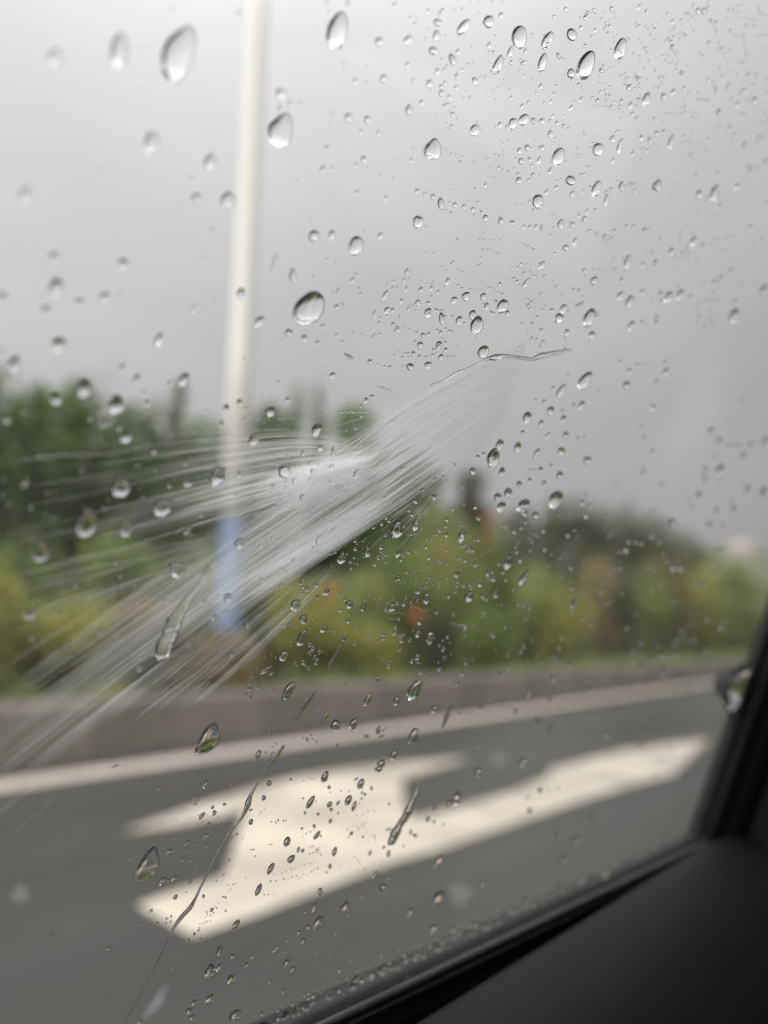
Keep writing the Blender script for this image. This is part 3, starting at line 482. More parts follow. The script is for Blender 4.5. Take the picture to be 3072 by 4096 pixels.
[96.22,25.73,0.4,0.37,-38],[88.94,19.21,0.35,0.31,-18],[75.16,3.94,0.26,0.2,0],[133.49,-7.09,0.55,0.48,78],[150.41,24.69,0.51,0.43,-79],[66.12,-24.5,0.22,0.18,14],
[80.89,-37.9,0.35,0.28,21],[56.99,-63.45,0.22,0.16,24],[107.97,-20.92,0.56,0.5,59],[128.71,-17.41,0.56,0.49,69],[145.61,-12.86,0.51,0.44,73],[143.45,-18.65,0.52,0.44,69],
[169.55,-24.21,0.42,0.36,61],[124.69,-83.8,0.61,0.43,45],[149.18,-121.57,0.53,0.33,41],[96.29,26.73,0.46,0.3,-2],[106.01,-46.18,0.63,0.45,15],[160.08,115.01,0.54,0.37,-49],
[129.74,60.1,0.58,0.47,-54],[84.04,-102.6,0.42,0.34,65],[99.02,-105.16,0.6,0.44,63],[60.82,33.64,0.19,0.15,-25],[55.31,36.97,0.18,0.14,-24],[48.89,26.38,0.17,0.14,-17],
[55.71,32.94,0.18,0.15,-23],[98.53,83.51,0.39,0.28,-40],[101.93,75.13,0.43,0.32,-43],[76.77,40.84,0.23,0.18,-20],[146.52,102.09,0.59,0.37,-8],[83.1,-53.82,0.53,0.17,-16],
[129.69,-76.27,0.59,0.37,-80],[94.04,-79.91,0.5,0.36,69],[86.42,-105.99,0.48,0.3,33],[52.08,-20.47,0.22,0.12,3],[106.85,-45.06,0.63,0.41,11],[138.78,96.27,0.65,0.34,-3],
[100.52,36.5,0.56,0.23,1],[90.08,-92.46,0.54,0.28,-30],[72.7,33.93,0.19,0.16,-33],[94.91,90.3,0.33,0.23,-36],[129.34,101.77,0.63,0.41,-52],[166.34,115.5,0.48,0.32,-54],
[146.95,97.26,0.55,0.37,-55],[144.02,95.7,0.56,0.38,-55],[125.8,82.68,0.62,0.43,-55],[141.85,85.72,0.56,0.39,-56],[206.35,98.81,0.47,0.27,-68],[67.19,-3.48,0.18,0.17,3],
[64.41,-2.86,0.18,0.16,1],[65.58,-7.08,0.18,0.16,6],[72.16,-6.89,0.21,0.17,5],[96.79,34.57,0.37,0.32,-38],[97.79,27.75,0.38,0.34,-40],[101.11,26.46,0.41,0.37,-48],
[109.99,27.99,0.49,0.43,-63],[113.14,29.41,0.53,0.46,-65],[115.57,30.49,0.55,0.47,-67],[109.28,22.74,0.49,0.44,-65],[102.36,18.28,0.42,0.39,-55],[77.73,0.51,0.24,0.19,1],
[77.07,-0.43,0.24,0.19,2],[75.56,-0.1,0.23,0.18,1],[81.08,1.47,0.26,0.22,1],[91.97,-5.44,0.35,0.33,14],[141.32,5.27,0.47,0.41,88],[119.84,-10.02,0.53,0.47,75],
[153.96,58.03,0.47,0.37,-64],[151.89,48.12,0.47,0.38,-67],[159.56,34.09,0.42,0.36,-74],[156.74,7.91,0.41,0.36,87],[158.23,8.24,0.4,0.36,87],[179.65,4.96,0.39,0.29,88],
[79.57,-26.14,0.28,0.23,14],[82.2,-27.12,0.3,0.25,17],[67.23,-29.47,0.2,0.16,20],[57.42,-39.36,0.19,0.15,20],[79.31,-42.26,0.3,0.23,19],[91.23,-55.06,0.42,0.33,34],
[140.5,-15.35,0.47,0.41,70],[140.91,-18.53,0.47,0.4,68],[100.8,-30.34,0.47,0.41,45],[98.46,-39.48,0.46,0.39,41],[131.22,-30.29,0.5,0.42,61],[126.99,-37.48,0.52,0.43,57],
[124.0,-40.6,0.53,0.44,55],[163.07,-5.12,0.38,0.34,73],[174.09,-40.18,0.39,0.29,70],[154.39,-96.83,0.43,0.29,42],[136.73,-111.39,0.52,0.33,42],[146.5,-112.27,0.47,0.31,41],
[134.63,-107.66,0.52,0.34,42],[168.46,115.88,0.43,0.33,-31],[131.18,93.9,0.58,0.43,-41],[130.55,84.08,0.57,0.44,-40],[121.03,-84.66,0.48,0.46,83],[109.0,36.91,0.51,0.36,-5],
[152.85,100.48,0.47,0.35,-47],[128.03,59.43,0.53,0.43,-51],[91.77,-20.74,0.42,0.26,-79],[98.47,-42.84,0.45,0.36,27],[130.89,106.19,0.6,0.38,-11],[129.52,96.09,0.6,0.38,-10],
[156.4,119.34,0.52,0.27,-3],[61.81,33.49,0.17,0.14,-26],[91.37,78.05,0.26,0.19,-31],[76.4,54.9,0.19,0.14,-38],[74.07,51.49,0.18,0.14,-36],[82.4,41.75,0.21,0.17,-18],
[94.33,60.55,0.3,0.23,-34],[99.63,63.18,0.34,0.27,-41],[104.85,54.54,0.39,0.32,-47],[100.76,47.71,0.36,0.3,-43],[93.15,87.91,0.27,0.19,-33],[165.03,115.33,0.42,0.28,-53],
[170.1,111.62,0.39,0.27,-53],[150.07,103.4,0.48,0.32,-54],[151.31,106.51,0.48,0.32,-54],[125.16,76.39,0.56,0.4,-56],[124.55,71.95,0.55,0.4,-56],[189.45,118.95,0.4,0.23,-62],
[158.4,90.21,0.42,0.3,-56],[66.1,-8.26,0.17,0.15,7],[126.46,41.39,0.5,0.41,-65],[101.02,17.96,0.36,0.34,-48],[90.72,21.65,0.28,0.25,-18],[93.07,22.07,0.3,0.27,-24],
[86.41,13.05,0.26,0.22,-7],[79.98,1.17,0.22,0.18,1],[82.66,1.99,0.24,0.2,1],[88.73,4.42,0.28,0.25,-1],[90.23,-3.4,0.3,0.27,8],[139.54,52.32,0.46,0.37,-64],
[71.65,-28.08,0.19,0.16,18],[55.18,-37.03,0.17,0.13,18],[113.17,-14.36,0.51,0.45,69],[114.97,-13.32,0.5,0.45,71],[136.78,-25.41,0.43,0.36,62],[138.96,-23.67,0.42,0.36,63],
[124.2,-120.76,0.51,0.32,40],[133.57,-137.27,0.47,0.28,38],[116.12,-42.54,0.51,0.42,53],[142.33,78.41,0.51,0.32,-4],[93.57,-87.8,0.54,0.26,9],[94.71,-84.92,0.52,0.28,4],
[86.31,-85.08,0.42,0.22,-12],[126.16,84.02,0.63,0.33,-3],[137.53,63.23,0.45,0.38,-27],[101.17,-47.68,0.47,0.35,19],[133.57,-81.71,0.4,0.35,-50],[116.9,-83.98,0.53,0.36,25],
[142.02,80.13,0.47,0.32,-8],[137.95,105.71,0.48,0.34,-18],[115.2,66.92,0.46,0.34,-15],[136.7,51.47,0.44,0.32,-7],[85.81,-45.64,0.41,0.13,-9],[81.01,43.87,0.17,0.14,-37],
[92.81,69.5,0.24,0.18,-30],[99.93,60.71,0.3,0.24,-40],[112.39,58.02,0.42,0.33,-53],[114.3,56.7,0.44,0.35,-55],[113.22,68.83,0.43,0.32,-52],[130.58,104.5,0.52,0.33,-52],
[128.54,93.61,0.51,0.34,-53],[123.25,95.32,0.53,0.35,-52],[158.01,114.88,0.39,0.26,-52],[171.16,115.71,0.33,0.22,-54],[144.68,97.17,0.44,0.3,-54],[148.52,103.19,0.43,0.29,-53],
[151.47,105.08,0.41,0.28,-53],[121.25,68.37,0.51,0.37,-57],[134.75,77.72,0.46,0.33,-57],[133.98,72.79,0.46,0.34,-57],[127.21,65.05,0.48,0.36,-58],[129.28,63.87,0.47,0.35,-59],
[190.7,124.78,0.37,0.21,-61],[199.47,126.12,0.39,0.21,-62],[199.36,128.93,0.39,0.21,-61],[183.61,128.91,0.35,0.2,-59],[186.49,128.73,0.36,0.2,-60],[184.59,125.68,0.36,0.2,-60],
[149.44,70.54,0.38,0.29,-59],[142.35,66.75,0.41,0.31,-59],[182.73,101.7,0.34,0.21,-64],[55.72,9.2,0.14,0.12,-9],[68.19,-15.21,0.16,0.14,15],[69.77,-1.62,0.16,0.14,1],
[60.28,-1.21,0.15,0.13,-1],[100.95,28.68,0.32,0.29,-44],[109.98,33.36,0.4,0.35,-59],[113.96,40.23,0.44,0.37,-60],[104.89,21.17,0.36,0.33,-57],[112.84,24.24,0.43,0.38,-68],
[87.19,11.97,0.23,0.19,-6],[76.04,8.71,0.16,0.15,-17],[98.0,8.6,0.3,0.29,-20],[98.28,3.82,0.31,0.3,-3],[87.09,-12.75,0.25,0.21,12],[87.96,-14.35,0.25,0.22,14],
[96.74,-9.3,0.31,0.29,27],[163.6,60.77,0.3,0.25,-60],[177.08,60.5,0.32,0.22,-72],[174.46,4.15,0.32,0.23,89],[66.81,-23.29,0.16,0.14,19],[53.49,-41.62,0.15,0.12,19],
[64.54,-39.48,0.16,0.13,24],[81.58,-52.88,0.25,0.19,21],[88.95,-61.36,0.33,0.25,30],[92.12,-59.9,0.35,0.27,33],[111.19,-15.59,0.45,0.4,67],[102.9,-22.56,0.38,0.34,49],
[123.81,-19.48,0.42,0.37,66],[126.06,-18.76,0.41,0.36,66],[148.52,-16.49,0.32,0.28,62],[150.71,-14.93,0.31,0.28,61],[134.19,-19.77,0.38,0.33,65],[102.45,-37.49,0.41,0.34,45],
[93.68,-41.17,0.33,0.28,33],[129.41,-30.95,0.4,0.34,58],[141.04,-39.17,0.35,0.29,53],[166.47,-49.77,0.32,0.22,68],[136.21,-137.86,0.39,0.23,37],[91.48,42.54,0.34,0.12,1],
[124.32,86.35,0.53,0.34,-9],[150.61,119.42,0.39,0.28,-25],[62.28,-0.31,0.16,0.11,0],[117.43,-87.93,0.42,0.34,-75],[104.03,56.81,0.4,0.2,-1],[122.43,84.96,0.49,0.34,-13],
[114.09,86.43,0.43,0.26,-8],[105.44,37.41,0.4,0.23,-1],[88.87,-89.93,0.42,0.18,7],[69.95,-5.7,0.16,0.12,3],[81.71,-53.86,0.4,0.1,3],[127.28,-84.95,0.33,0.31,-64],
[96.56,91.5,0.22,0.15,-32],[114.25,69.1,0.39,0.29,-52],[118.34,67.67,0.43,0.32,-55],[155.37,118.28,0.34,0.22,-51],[148.73,96.69,0.36,0.25,-53],[119.18,85.37,0.44,0.3,-52],
[124.47,89.97,0.47,0.32,-53],[140.21,97.52,0.4,0.27,-53],[153.61,107.64,0.34,0.23,-52],[147.06,104.15,0.37,0.25,-53],[132.18,84.38,0.43,0.3,-55],[127.75,71.18,0.43,0.32,-57],
[139.4,80.91,0.39,0.28,-56],[138.41,80.35,0.39,0.28,-56],[134.88,73.66,0.4,0.29,-57],[125.43,63.21,0.43,0.33,-58],[192.69,125.09,0.33,0.19,-61],[81.24,19.63,0.15,0.14,-35],
[98.31,33.76,0.26,0.22,-35],[113.18,33.03,0.39,0.33,-63],[111.85,33.8,0.37,0.32,-61],[119.06,33.57,0.42,0.35,-67],[112.58,25.41,0.38,0.34,-67],[102.58,20.93,0.29,0.27,-48],
[106.12,22.41,0.32,0.3,-58],[99.2,17.89,0.27,0.25,-33],[90.5,19.67,0.21,0.18,-11],[88.05,9.13,0.2,0.17,-3],[77.05,3.43,0.14,0.14,-8],[96.2,2.88,0.25,0.24,2],
[98.71,-9.23,0.29,0.27,32],[138.97,3.17,0.31,0.28,84],[136.89,-5.35,0.32,0.29,75],[139.87,38.83,0.34,0.28,-67],[146.08,41.07,0.31,0.26,-65],[81.65,-25.13,0.18,0.14,12],
[78.53,-28.27,0.17,0.14,19],[70.02,-32.4,0.15,0.13,25],[66.14,-38.22,0.15,0.12,24],[77.08,-37.1,0.17,0.13,23],[108.38,-22.91,0.39,0.35,58],[122.83,-41.14,0.38,0.31,53],
[118.19,-41.46,0.4,0.33,53],[95.84,-46.84,0.32,0.26,36],[93.04,-46.99,0.29,0.24,32],[92.09,-49.49,0.29,0.23,31],[88.28,-105.24,0.34,0.22,32],[89.23,-104.85,0.35,0.22,32],
[70.31,-92.28,0.18,0.12,29],[72.19,-91.65,0.19,0.12,25],[121.51,-112.85,0.4,0.25,39],[124.4,88.1,0.46,0.33,-19],[141.29,98.92,0.39,0.26,-11],[129.14,80.33,0.43,0.31,-14],
[100.48,38.54,0.33,0.18,-1],[104.03,-7.62,0.4,0.25,4],[138.21,33.3,0.38,0.24,1],[109.85,-24.03,0.46,0.31,9],[95.93,-44.84,0.46,0.16,4],[152.84,116.22,0.32,0.21,-13],
[161.65,93.39,0.36,0.17,1],[102.26,-126.51,0.55,0.24,11],[109.82,-75.22,0.41,0.29,50],[104.88,-41.68,0.44,0.23,7],[112.9,65.68,0.33,0.25,-51],[115.49,69.94,0.35,0.26,-53],
[151.45,117.41,0.3,0.2,-50],[131.4,90.12,0.38,0.26,-54],[122.96,75.05,0.41,0.29,-55],[134.96,70.95,0.34,0.25,-57],[123.87,62.58,0.39,0.29,-58],[188.66,124.18,0.29,0.16,-61],
[189.16,128.74,0.29,0.16,-60],[191.43,128.8,0.3,0.16,-60],[135.02,65.03,0.33,0.25,-58],[70.55,-6.83,0.13,0.11,8],[97.37,32.63,0.21,0.18,-28],[105.26,32.93,0.27,0.24,-49],
[115.12,33.76,0.36,0.3,-64],[115.28,40.15,0.36,0.3,-61],[116.48,30.73,0.37,0.32,-67],[106.52,21.69,0.28,0.26,-58],[106.35,19.87,0.28,0.26,-59],[94.26,22.21,0.19,0.17,-16],
[106.37,-5.98,0.3,0.29,68],[73.85,-24.84,0.13,0.12,25],[78.02,-36.81,0.14,0.12,31],[76.48,-38.17,0.14,0.12,31],[86.9,-44.51,0.2,0.15,21],[128.29,-15.83,0.3,0.27,66],
[129.56,-14.97,0.3,0.26,66],[149.44,-15.86,0.22,0.19,70],[152.28,-14.07,0.22,0.18,78],[119.94,-40.81,0.34,0.28,53],[94.44,-46.2,0.26,0.21,32],[100.69,-68.45,0.35,0.26,40],
[113.78,-66.18,0.37,0.28,46],[89.43,-106.13,0.31,0.19,32],[88.42,-106.28,0.3,0.19,31],[73.42,-91.24,0.16,0.11,31],[83.17,-113.74,0.26,0.16,28],[83.2,-107.26,0.25,0.15,27],
[60.53,-109.97,0.16,0.09,28],[95.12,54.04,0.24,0.11,-1],[100.37,-59.89,0.38,0.2,8],[71.54,-76.39,0.19,0.09,7],[110.12,59.07,0.28,0.22,-50],[116.45,67.11,0.31,0.24,-54],
[115.0,71.16,0.3,0.22,-52],[125.96,93.29,0.36,0.24,-53],[124.22,95.63,0.37,0.25,-52],[148.75,104.94,0.24,0.17,-50],[79.72,18.19,0.11,0.1,-32],[103.67,37.39,0.21,0.19,-42],
[110.51,40.48,0.27,0.23,-55],[111.29,23.32,0.28,0.25,-66],[117.39,25.28,0.33,0.28,-71],[118.28,25.57,0.32,0.28,-71],[105.54,19.38,0.23,0.22,-54],[89.9,10.34,0.13,0.12,-6],
[101.02,-9.16,0.22,0.21,34],[101.68,-9.2,0.23,0.21,38],[122.43,-5.46,0.28,0.25,77],[71.88,-69.19,0.13,0.09,31],[119.97,-13.9,0.29,0.26,69],[106.03,-22.45,0.28,0.25,53],
[110.97,-22.47,0.32,0.28,62],[103.52,-21.35,0.26,0.23,47],[127.21,-17.22,0.25,0.23,62],[130.81,-13.69,0.24,0.21,63],[96.32,-31.01,0.21,0.18,30],[99.28,-30.97,0.23,0.2,37],
[96.81,-39.38,0.23,0.19,33],[112.89,-34.43,0.32,0.27,55],[111.6,-35.58,0.33,0.28,55],[101.99,-48.45,0.28,0.23,42],[93.51,-82.93,0.26,0.18,33],[91.11,-99.65,0.26,0.17,32],
[80.91,-107.99,0.18,0.11,24],[95.87,-125.63,0.35,0.21,35],[83.25,-74.34,0.16,0.11,21],[114.95,-80.17,0.31,0.23,43],[112.96,-100.55,0.33,0.22,40],[128.66,-121.79,0.23,0.14,34],
[118.76,-123.18,0.29,0.18,37],[100.21,-49.94,0.25,0.19,21],[185.03,128.96,0.21,0.12,-59],[73.33,-14.91,0.1,0.09,19],[119.13,28.62,0.27,0.23,-69],[119.38,25.99,0.27,0.23,-71],
[110.75,23.22,0.23,0.21,-64],[92.92,17.33,0.11,0.1,-24],[93.87,17.57,0.12,0.1,-14],[95.57,22.33,0.12,0.11,-12],[96.31,22.42,0.13,0.11,-10],[94.15,2.29,0.13,0.11,2],
[104.85,-8.59,0.21,0.2,52],[101.99,-9.99,0.19,0.18,34],[81.93,-34.9,0.11,0.09,34],[90.94,-60.31,0.16,0.12,26],[74.56,-69.34,0.11,0.08,32],[75.38,-69.37,0.11,0.08,32],
[76.72,-68.71,0.11,0.08,33],[112.73,-22.03,0.28,0.24,63],[102.81,-25.39,0.21,0.19,42],[124.79,-22.43,0.21,0.19,57],[102.74,-32.98,0.22,0.19,42],[97.87,-105.49,0.28,0.18,36],
[102.84,-106.11,0.33,0.21,39],[119.15,-81.19,0.24,0.17,41],[114.49,-100.6,0.26,0.17,39],[116.75,-100.55,0.25,0.16,39],[122.86,-123.7,0.2,0.13,34],[119.2,-126.65,0.23,0.14,35],
[122.43,-131.98,0.2,0.12,33],[80.25,2.48,0.08,0.08,-7],[105.01,-7.07,0.16,0.16,46],[105.07,-6.09,0.16,0.16,46],[104.05,-5.96,0.16,0.15,36],[99.33,-8.09,0.13,0.11,14],
[86.29,-47.09,0.09,0.08,37],[93.41,-59.21,0.13,0.1,26],[73.43,-69.29,0.09,0.07,31],[97.82,-30.11,0.14,0.12,26],[92.31,-46.52,0.11,0.09,20],[101.86,-67.12,0.21,0.16,40],
[89.11,-92.57,0.14,0.09,26],[83.25,-102.8,0.11,0.07,32],[86.16,-102.82,0.12,0.08,24],[100.17,-104.89,0.25,0.16,38],[113.61,-75.82,0.21,0.16,42],[122.05,-126.55,0.15,0.09,35],
[119.9,-125.62,0.16,0.1,32],[119.17,-128.49,0.16,0.1,32],[76.37,-69.41,0.08,0.06,32],[78.46,-68.13,0.08,0.06,33],[79.11,-68.05,0.08,0.06,34],[104.22,-46.28,0.16,0.13,42],
[102.61,-66.35,0.17,0.12,40],[147.21,116.81,0.45,0.27,-55],[148.12,116.61,0.34,0.2,-55],[148.61,116.5,0.26,0.15,-55],[149.54,116.32,0.37,0.22,-56],[150.12,116.3,0.45,0.27,-56],
[151.32,116.19,0.27,0.16,-56],[151.79,116.14,0.45,0.26,-56],[159.64,127.46,0.47,0.27,-56],[160.49,128.05,0.43,0.24,-56],[161.37,128.34,0.5,0.28,-56],[162.35,128.4,0.3,0.17,-56],
[163.07,128.72,0.41,0.23,-56],[163.63,128.94,0.34,0.19,-56],[164.87,129.19,0.39,0.22,-56],[166.4,129.75,0.27,0.15,-57],[170.8,132.5,0.48,0.27,-57],[171.32,132.37,0.28,0.16,-57],
[172.08,132.35,0.48,0.26,-57],[173.07,132.22,0.37,0.2,-57],[173.46,132.05,0.48,0.26,-57],[174.29,131.9,0.53,0.29,-58],[174.66,131.6,0.53,0.29,-58],[181.37,139.74,0.38,0.2,-57],
[182.36,140.14,0.33,0.18,-58],[183.78,140.93,0.31,0.16,-58],[184.76,141.44,0.36,0.19,-58],[185.95,142.18,0.42,0.22,-58],[186.8,142.52,0.44,0.23,-58],[188.71,143.37,0.59,0.31,-58],
[189.45,143.94,0.43,0.23,-58],[190.41,144.48,0.44,0.23,-58],[188.42,147.92,0.44,0.23,-57],[188.66,147.42,0.39,0.2,-57],[189.63,147.12,0.6,0.31,-58],[190.15,146.76,0.41,0.21,-58],
[190.86,146.48,0.57,0.29,-58],[176.21,129.97,0.47,0.26,-58],[177.83,129.69,0.48,0.26,-58],[178.7,129.26,0.47,0.26,-59],[180.72,129.51,0.45,0.25,-59],[181.57,129.11,0.48,0.26,-59],
[183.57,129.15,0.52,0.28,-59],[146.28,113.15,0.42,0.25,-55],[147.53,113.06,0.39,0.24,-56],[148.85,112.53,0.36,0.21,-56],[149.33,112.48,0.34,0.21,-56],[150.31,111.89,0.27,0.17,-57],
[151.2,111.38,0.33,0.2,-57],[152.3,111.27,0.41,0.25,-57],[138.43,92.81,0.35,0.23,-57],[139.1,93.38,0.22,0.15,-57],[140.25,93.78,0.25,0.16,-58],[141.1,94.17,0.23,0.15,-58],
[141.86,94.51,0.35,0.22,-58],[142.76,95.06,0.31,0.2,-58],[143.61,95.45,0.41,0.26,-58],[175.74,114.62,0.3,0.17,-61],[176.27,114.74,0.53,0.31,-61],[177.01,115.09,0.45,0.26,-61],
[178.14,115.62,0.43,0.25,-61],[179.22,116.28,0.38,0.22,-61],[179.87,116.53,0.44,0.25,-61],[164.64,104.68,0.48,0.29,-61],[165.37,105.19,0.33,0.2,-61],[166.8,105.81,0.49,0.3,-61],
[168.16,106.43,0.39,0.23,-61],[169.06,106.96,0.39,0.23,-61],[170.19,107.9,0.43,0.25,-61],[171.64,108.5,0.48,0.29,-61],[172.44,109.18,0.51,0.3,-61],[174.4,110.15,0.31,0.18,-61],
[175.77,110.84,0.4,0.23,-61],[176.49,111.55,0.3,0.18,-61],[161.65,96.56,0.33,0.21,-62],[162.29,96.62,0.34,0.21,-62],[163.81,96.7,0.31,0.19,-62],[165.09,96.97,0.39,0.24,-62],
[165.67,96.82,0.4,0.25,-62],[167.04,96.71,0.49,0.3,-62],[185.65,138.47,0.35,0.19,-58],[186.6,138.26,0.54,0.29,-58],[187.35,137.39,0.53,0.28,-59],[188.52,136.86,0.46,0.25,-59],
[188.89,136.31,0.47,0.25,-59],[189.95,135.75,0.55,0.29,-59],[190.5,135.11,0.52,0.28,-59],[191.71,134.64,0.32,0.17,-60],[158.47,118.67,0.48,0.28,-57],[159.18,118.59,0.48,0.28,-57],
[159.42,118.44,0.29,0.17,-57],[160.64,118.28,0.35,0.2,-57],[161.35,118.2,0.44,0.26,-58],[162.37,117.87,0.33,0.19,-58],[157.82,116.19,0.34,0.2,-57],[158.92,116.41,0.4,0.24,-57],
[160.43,116.46,0.41,0.24,-58],[161.07,116.17,0.44,0.26,-58],[162.54,116.14,0.35,0.2,-58],[137.84,100.3,0.36,0.23,-56],[138.07,100.89,0.24,0.15,-56],[139.09,101.68,0.32,0.2,-56],
[139.55,102.53,0.38,0.24,-56],[140.45,103.14,0.37,0.23,-56],[141.27,104.06,0.37,0.23,-56],[141.95,105.04,0.3,0.19,-56],[182.14,135.52,0.39,0.21,-58],[183.34,136.05,0.48,0.26,-58],
[183.59,136.11,0.44,0.24,-58],[184.23,136.55,0.41,0.22,-58],[185.29,136.97,0.3,0.16,-58],[185.87,137.11,0.29,0.16,-59],[186.97,137.78,0.42,0.23,-59],[191.47,140.92,0.35,0.19,-59],
[192.21,141.19,0.35,0.18,-59],[193.56,142.04,0.4,0.21,-59],[194.66,142.72,0.6,0.31,-59],[196.24,143.68,0.52,0.27,-59],[197.31,144.22,0.53,0.27,-59],[134.44,80.1,0.24,0.16,-59],
[135.74,80.44,0.22,0.15,-59],[136.93,80.91,0.27,0.19,-59],[137.93,81.07,0.36,0.25,-60],[138.9,81.44,0.41,0.28,-60],[127.83,55.61,0.19,0.15,-63],[128.47,55.99,0.2,0.15,-63],
[129.29,56.03,0.26,0.2,-64],[129.83,56.02,0.29,0.22,-64],[130.35,56.07,0.2,0.15,-64],[130.72,56.1,0.27,0.21,-64],[131.14,56.14,0.39,0.29,-64],[131.43,56.12,0.3,0.22,-64],
[132.06,56.17,0.3,0.23,-64],[132.51,56.29,0.24,0.18,-65],[132.91,56.27,0.31,0.23,-65],[133.48,56.41,0.38,0.28,-65],[152.68,68.07,0.28,0.19,-66],[153.77,68.35,0.41,0.28,-66],
[155.01,68.56,0.25,0.17,-67],[155.86,68.75,0.37,0.25,-67],[156.89,68.94,0.24,0.17,-67],[157.53,68.95,0.26,0.18,-67],[158.54,69.04,0.37,0.25,-67],[170.3,123.73,0.42,0.24,-58],
[171.33,124.05,0.52,0.3,-58],[172.31,124.15,0.49,0.28,-58],[97.75,72.82,0.19,0.14,-48],[98.52,73.33,0.17,0.12,-48],[99.74,73.93,0.17,0.12,-49],[100.33,74.09,0.32,0.23,-49],
[101.66,74.86,0.23,0.16,-49],[100.4,63.08,0.29,0.22,-51],[101.18,63.26,0.19,0.14,-51],[101.46,63.27,0.29,0.22,-51],[102.13,63.39,0.24,0.18,-51],[102.78,63.69,0.32,0.24,-52],
[103.8,64.14,0.18,0.14,-52],[104.3,62.9,0.33,0.25,-52],[104.75,63.24,0.31,0.24,-53],[106.04,63.83,0.2,0.15,-53],[106.93,64.29,0.21,0.16,-53],[107.96,64.72,0.31,0.23,-54],
[108.92,65.63,0.2,0.15,-54],[109.86,66.75,0.2,0.15,-54],[110.05,66.98,0.21,0.15,-54],[110.78,66.82,0.32,0.24,-54],[111.24,67.16,0.18,0.13,-54],[111.6,67.16,0.24,0.18,-54],
[103.75,52.72,0.22,0.18,-54],[104.52,52.78,0.32,0.26,-55],[105.77,52.87,0.28,0.22,-55],[106.4,52.85,0.26,0.21,-56],[107.26,52.76,0.18,0.14,-56],[95.05,67.73,0.28,0.21,-48],
[96.46,68.93,0.2,0.15,-48],[97.72,70.16,0.27,0.2,-49],[98.82,71.38,0.3,0.22,-49],[99.6,72.14,0.25,0.18,-49],[102.68,78.12,0.26,0.18,-49],[103.32,78.37,0.2,0.14,-50],
[104.35,78.51,0.27,0.19,-50],[105.11,78.3,0.26,0.19,-50],[105.84,78.08,0.21,0.15,-50],[107.26,79.38,0.33,0.23,-51],[107.55,80.04,0.21,0.15,-51],[108.02,80.49,0.33,0.23,-51],
[108.9,81.2,0.27,0.19,-51],[109.59,81.84,0.28,0.2,-51],[110.19,82.49,0.2,0.14,-51],[98.28,79.83,0.19,0.14,-48],[98.75,80.25,0.28,0.2,-48],[99.08,80.37,0.32,0.23,-48],
[99.95,81.08,0.32,0.22,-48],[100.28,81.4,0.24,0.17,-48],[81.87,51.3,0.15,0.12,-43],[82.97,51.41,0.25,0.2,-43],[84.55,51.66,0.24,0.19,-44],[85.94,51.68,0.28,0.23,-45],
[86.55,51.63,0.17,0.14,-45],[73.01,43.1,0.23,0.19,-37],[73.69,43.16,0.18,0.15,-37],[74.43,43.34,0.22,0.18,-38],[75.62,43.57,0.14,0.12,-39],[76.23,43.57,0.15,0.12,-39],
[76.86,43.45,0.26,0.21,-39],[77.65,43.57,0.23,0.19,-40],[78.5,43.76,0.18,0.15,-41],[116.11,51.51,0.25,0.2,-60],[116.79,51.79,0.23,0.18,-60],[117.38,51.91,0.27,0.21,-61],
[118.91,52.55,0.24,0.19,-61],[120.31,53.04,0.25,0.19,-61],[120.72,53.07,0.25,0.19,-62],[122.04,53.64,0.36,0.28,-62],[118.05,50.25,0.23,0.18,-61],[119.04,50.49,0.19,0.15,-62],
[119.74,50.6,0.29,0.22,-62],[120.65,50.69,0.19,0.15,-62],[121.27,50.81,0.34,0.26,-62],[122.59,50.96,0.37,0.28,-63],[123.37,51.04,0.33,0.25,-63],[99.06,42.45,0.19,0.16,-54],
[100.18,42.47,0.2,0.17,-55],[101.87,42.91,0.23,0.19,-56],[102.71,42.96,0.3,0.25,-56],[104.67,43.57,0.32,0.26,-57],[61.44,43.36,0.23,0.19,-31],[63.0,44.16,0.18,0.14,-31],
[63.82,44.66,0.22,0.18,-32],[64.9,45.13,0.21,0.17,-33],[66.59,45.86,0.17,0.14,-34],[67.96,46.6,0.25,0.2,-35],[69.32,47.32,0.2,0.16,-35],[71.28,48.18,0.22,0.18,-37],
[120.65,43.43,0.27,0.22,-65],[121.72,43.38,0.27,0.22,-65],[122.23,43.27,0.19,0.15,-66],[123.04,43.26,0.35,0.28,-66],[123.83,43.33,0.36,0.28,-66],[125.24,43.45,0.22,0.17,-67],
[126.11,43.42,0.32,0.26,-67],[106.99,42.04,0.21,0.17,-59],[107.74,42.24,0.22,0.18,-59],[108.19,42.12,0.24,0.2,-60],[108.85,42.07,0.19,0.16,-60],[109.59,41.9,0.3,0.24,-60],
[117.85,40.91,0.29,0.23,-65],[118.33,41.23,0.22,0.18,-65],[119.15,41.23,0.21,0.17,-65],[120.11,41.53,0.28,0.22,-65],[120.87,41.69,0.27,0.22,-66],[121.92,41.9,0.2,0.16,-66],
[100.69,13.66,0.19,0.17,-72],[101.5,13.63,0.26,0.24,-72],[101.92,13.65,0.25,0.23,-73],[102.55,13.72,0.25,0.23,-73],[103.31,13.65,0.19,0.18,-74],[103.74,13.78,0.24,0.21,-74],
[104.22,13.72,0.19,0.17,-74],[104.74,13.81,0.17,0.15,-75],[102.93,27.12,0.25,0.22,-63],[103.76,27.12,0.23,0.2,-63],[104.39,27.09,0.3,0.26,-64],[105.13,27.09,0.24,0.21,-64],
[106.02,27.21,0.23,0.2,-65],[113.8,28.53,0.19,0.16,-69],[113.98,28.15,0.21,0.18,-69],[114.31,28.32,0.19,0.16,-69],[115.03,28.04,0.28,0.24,-70],[115.45,27.97,0.34,0.29,-70],
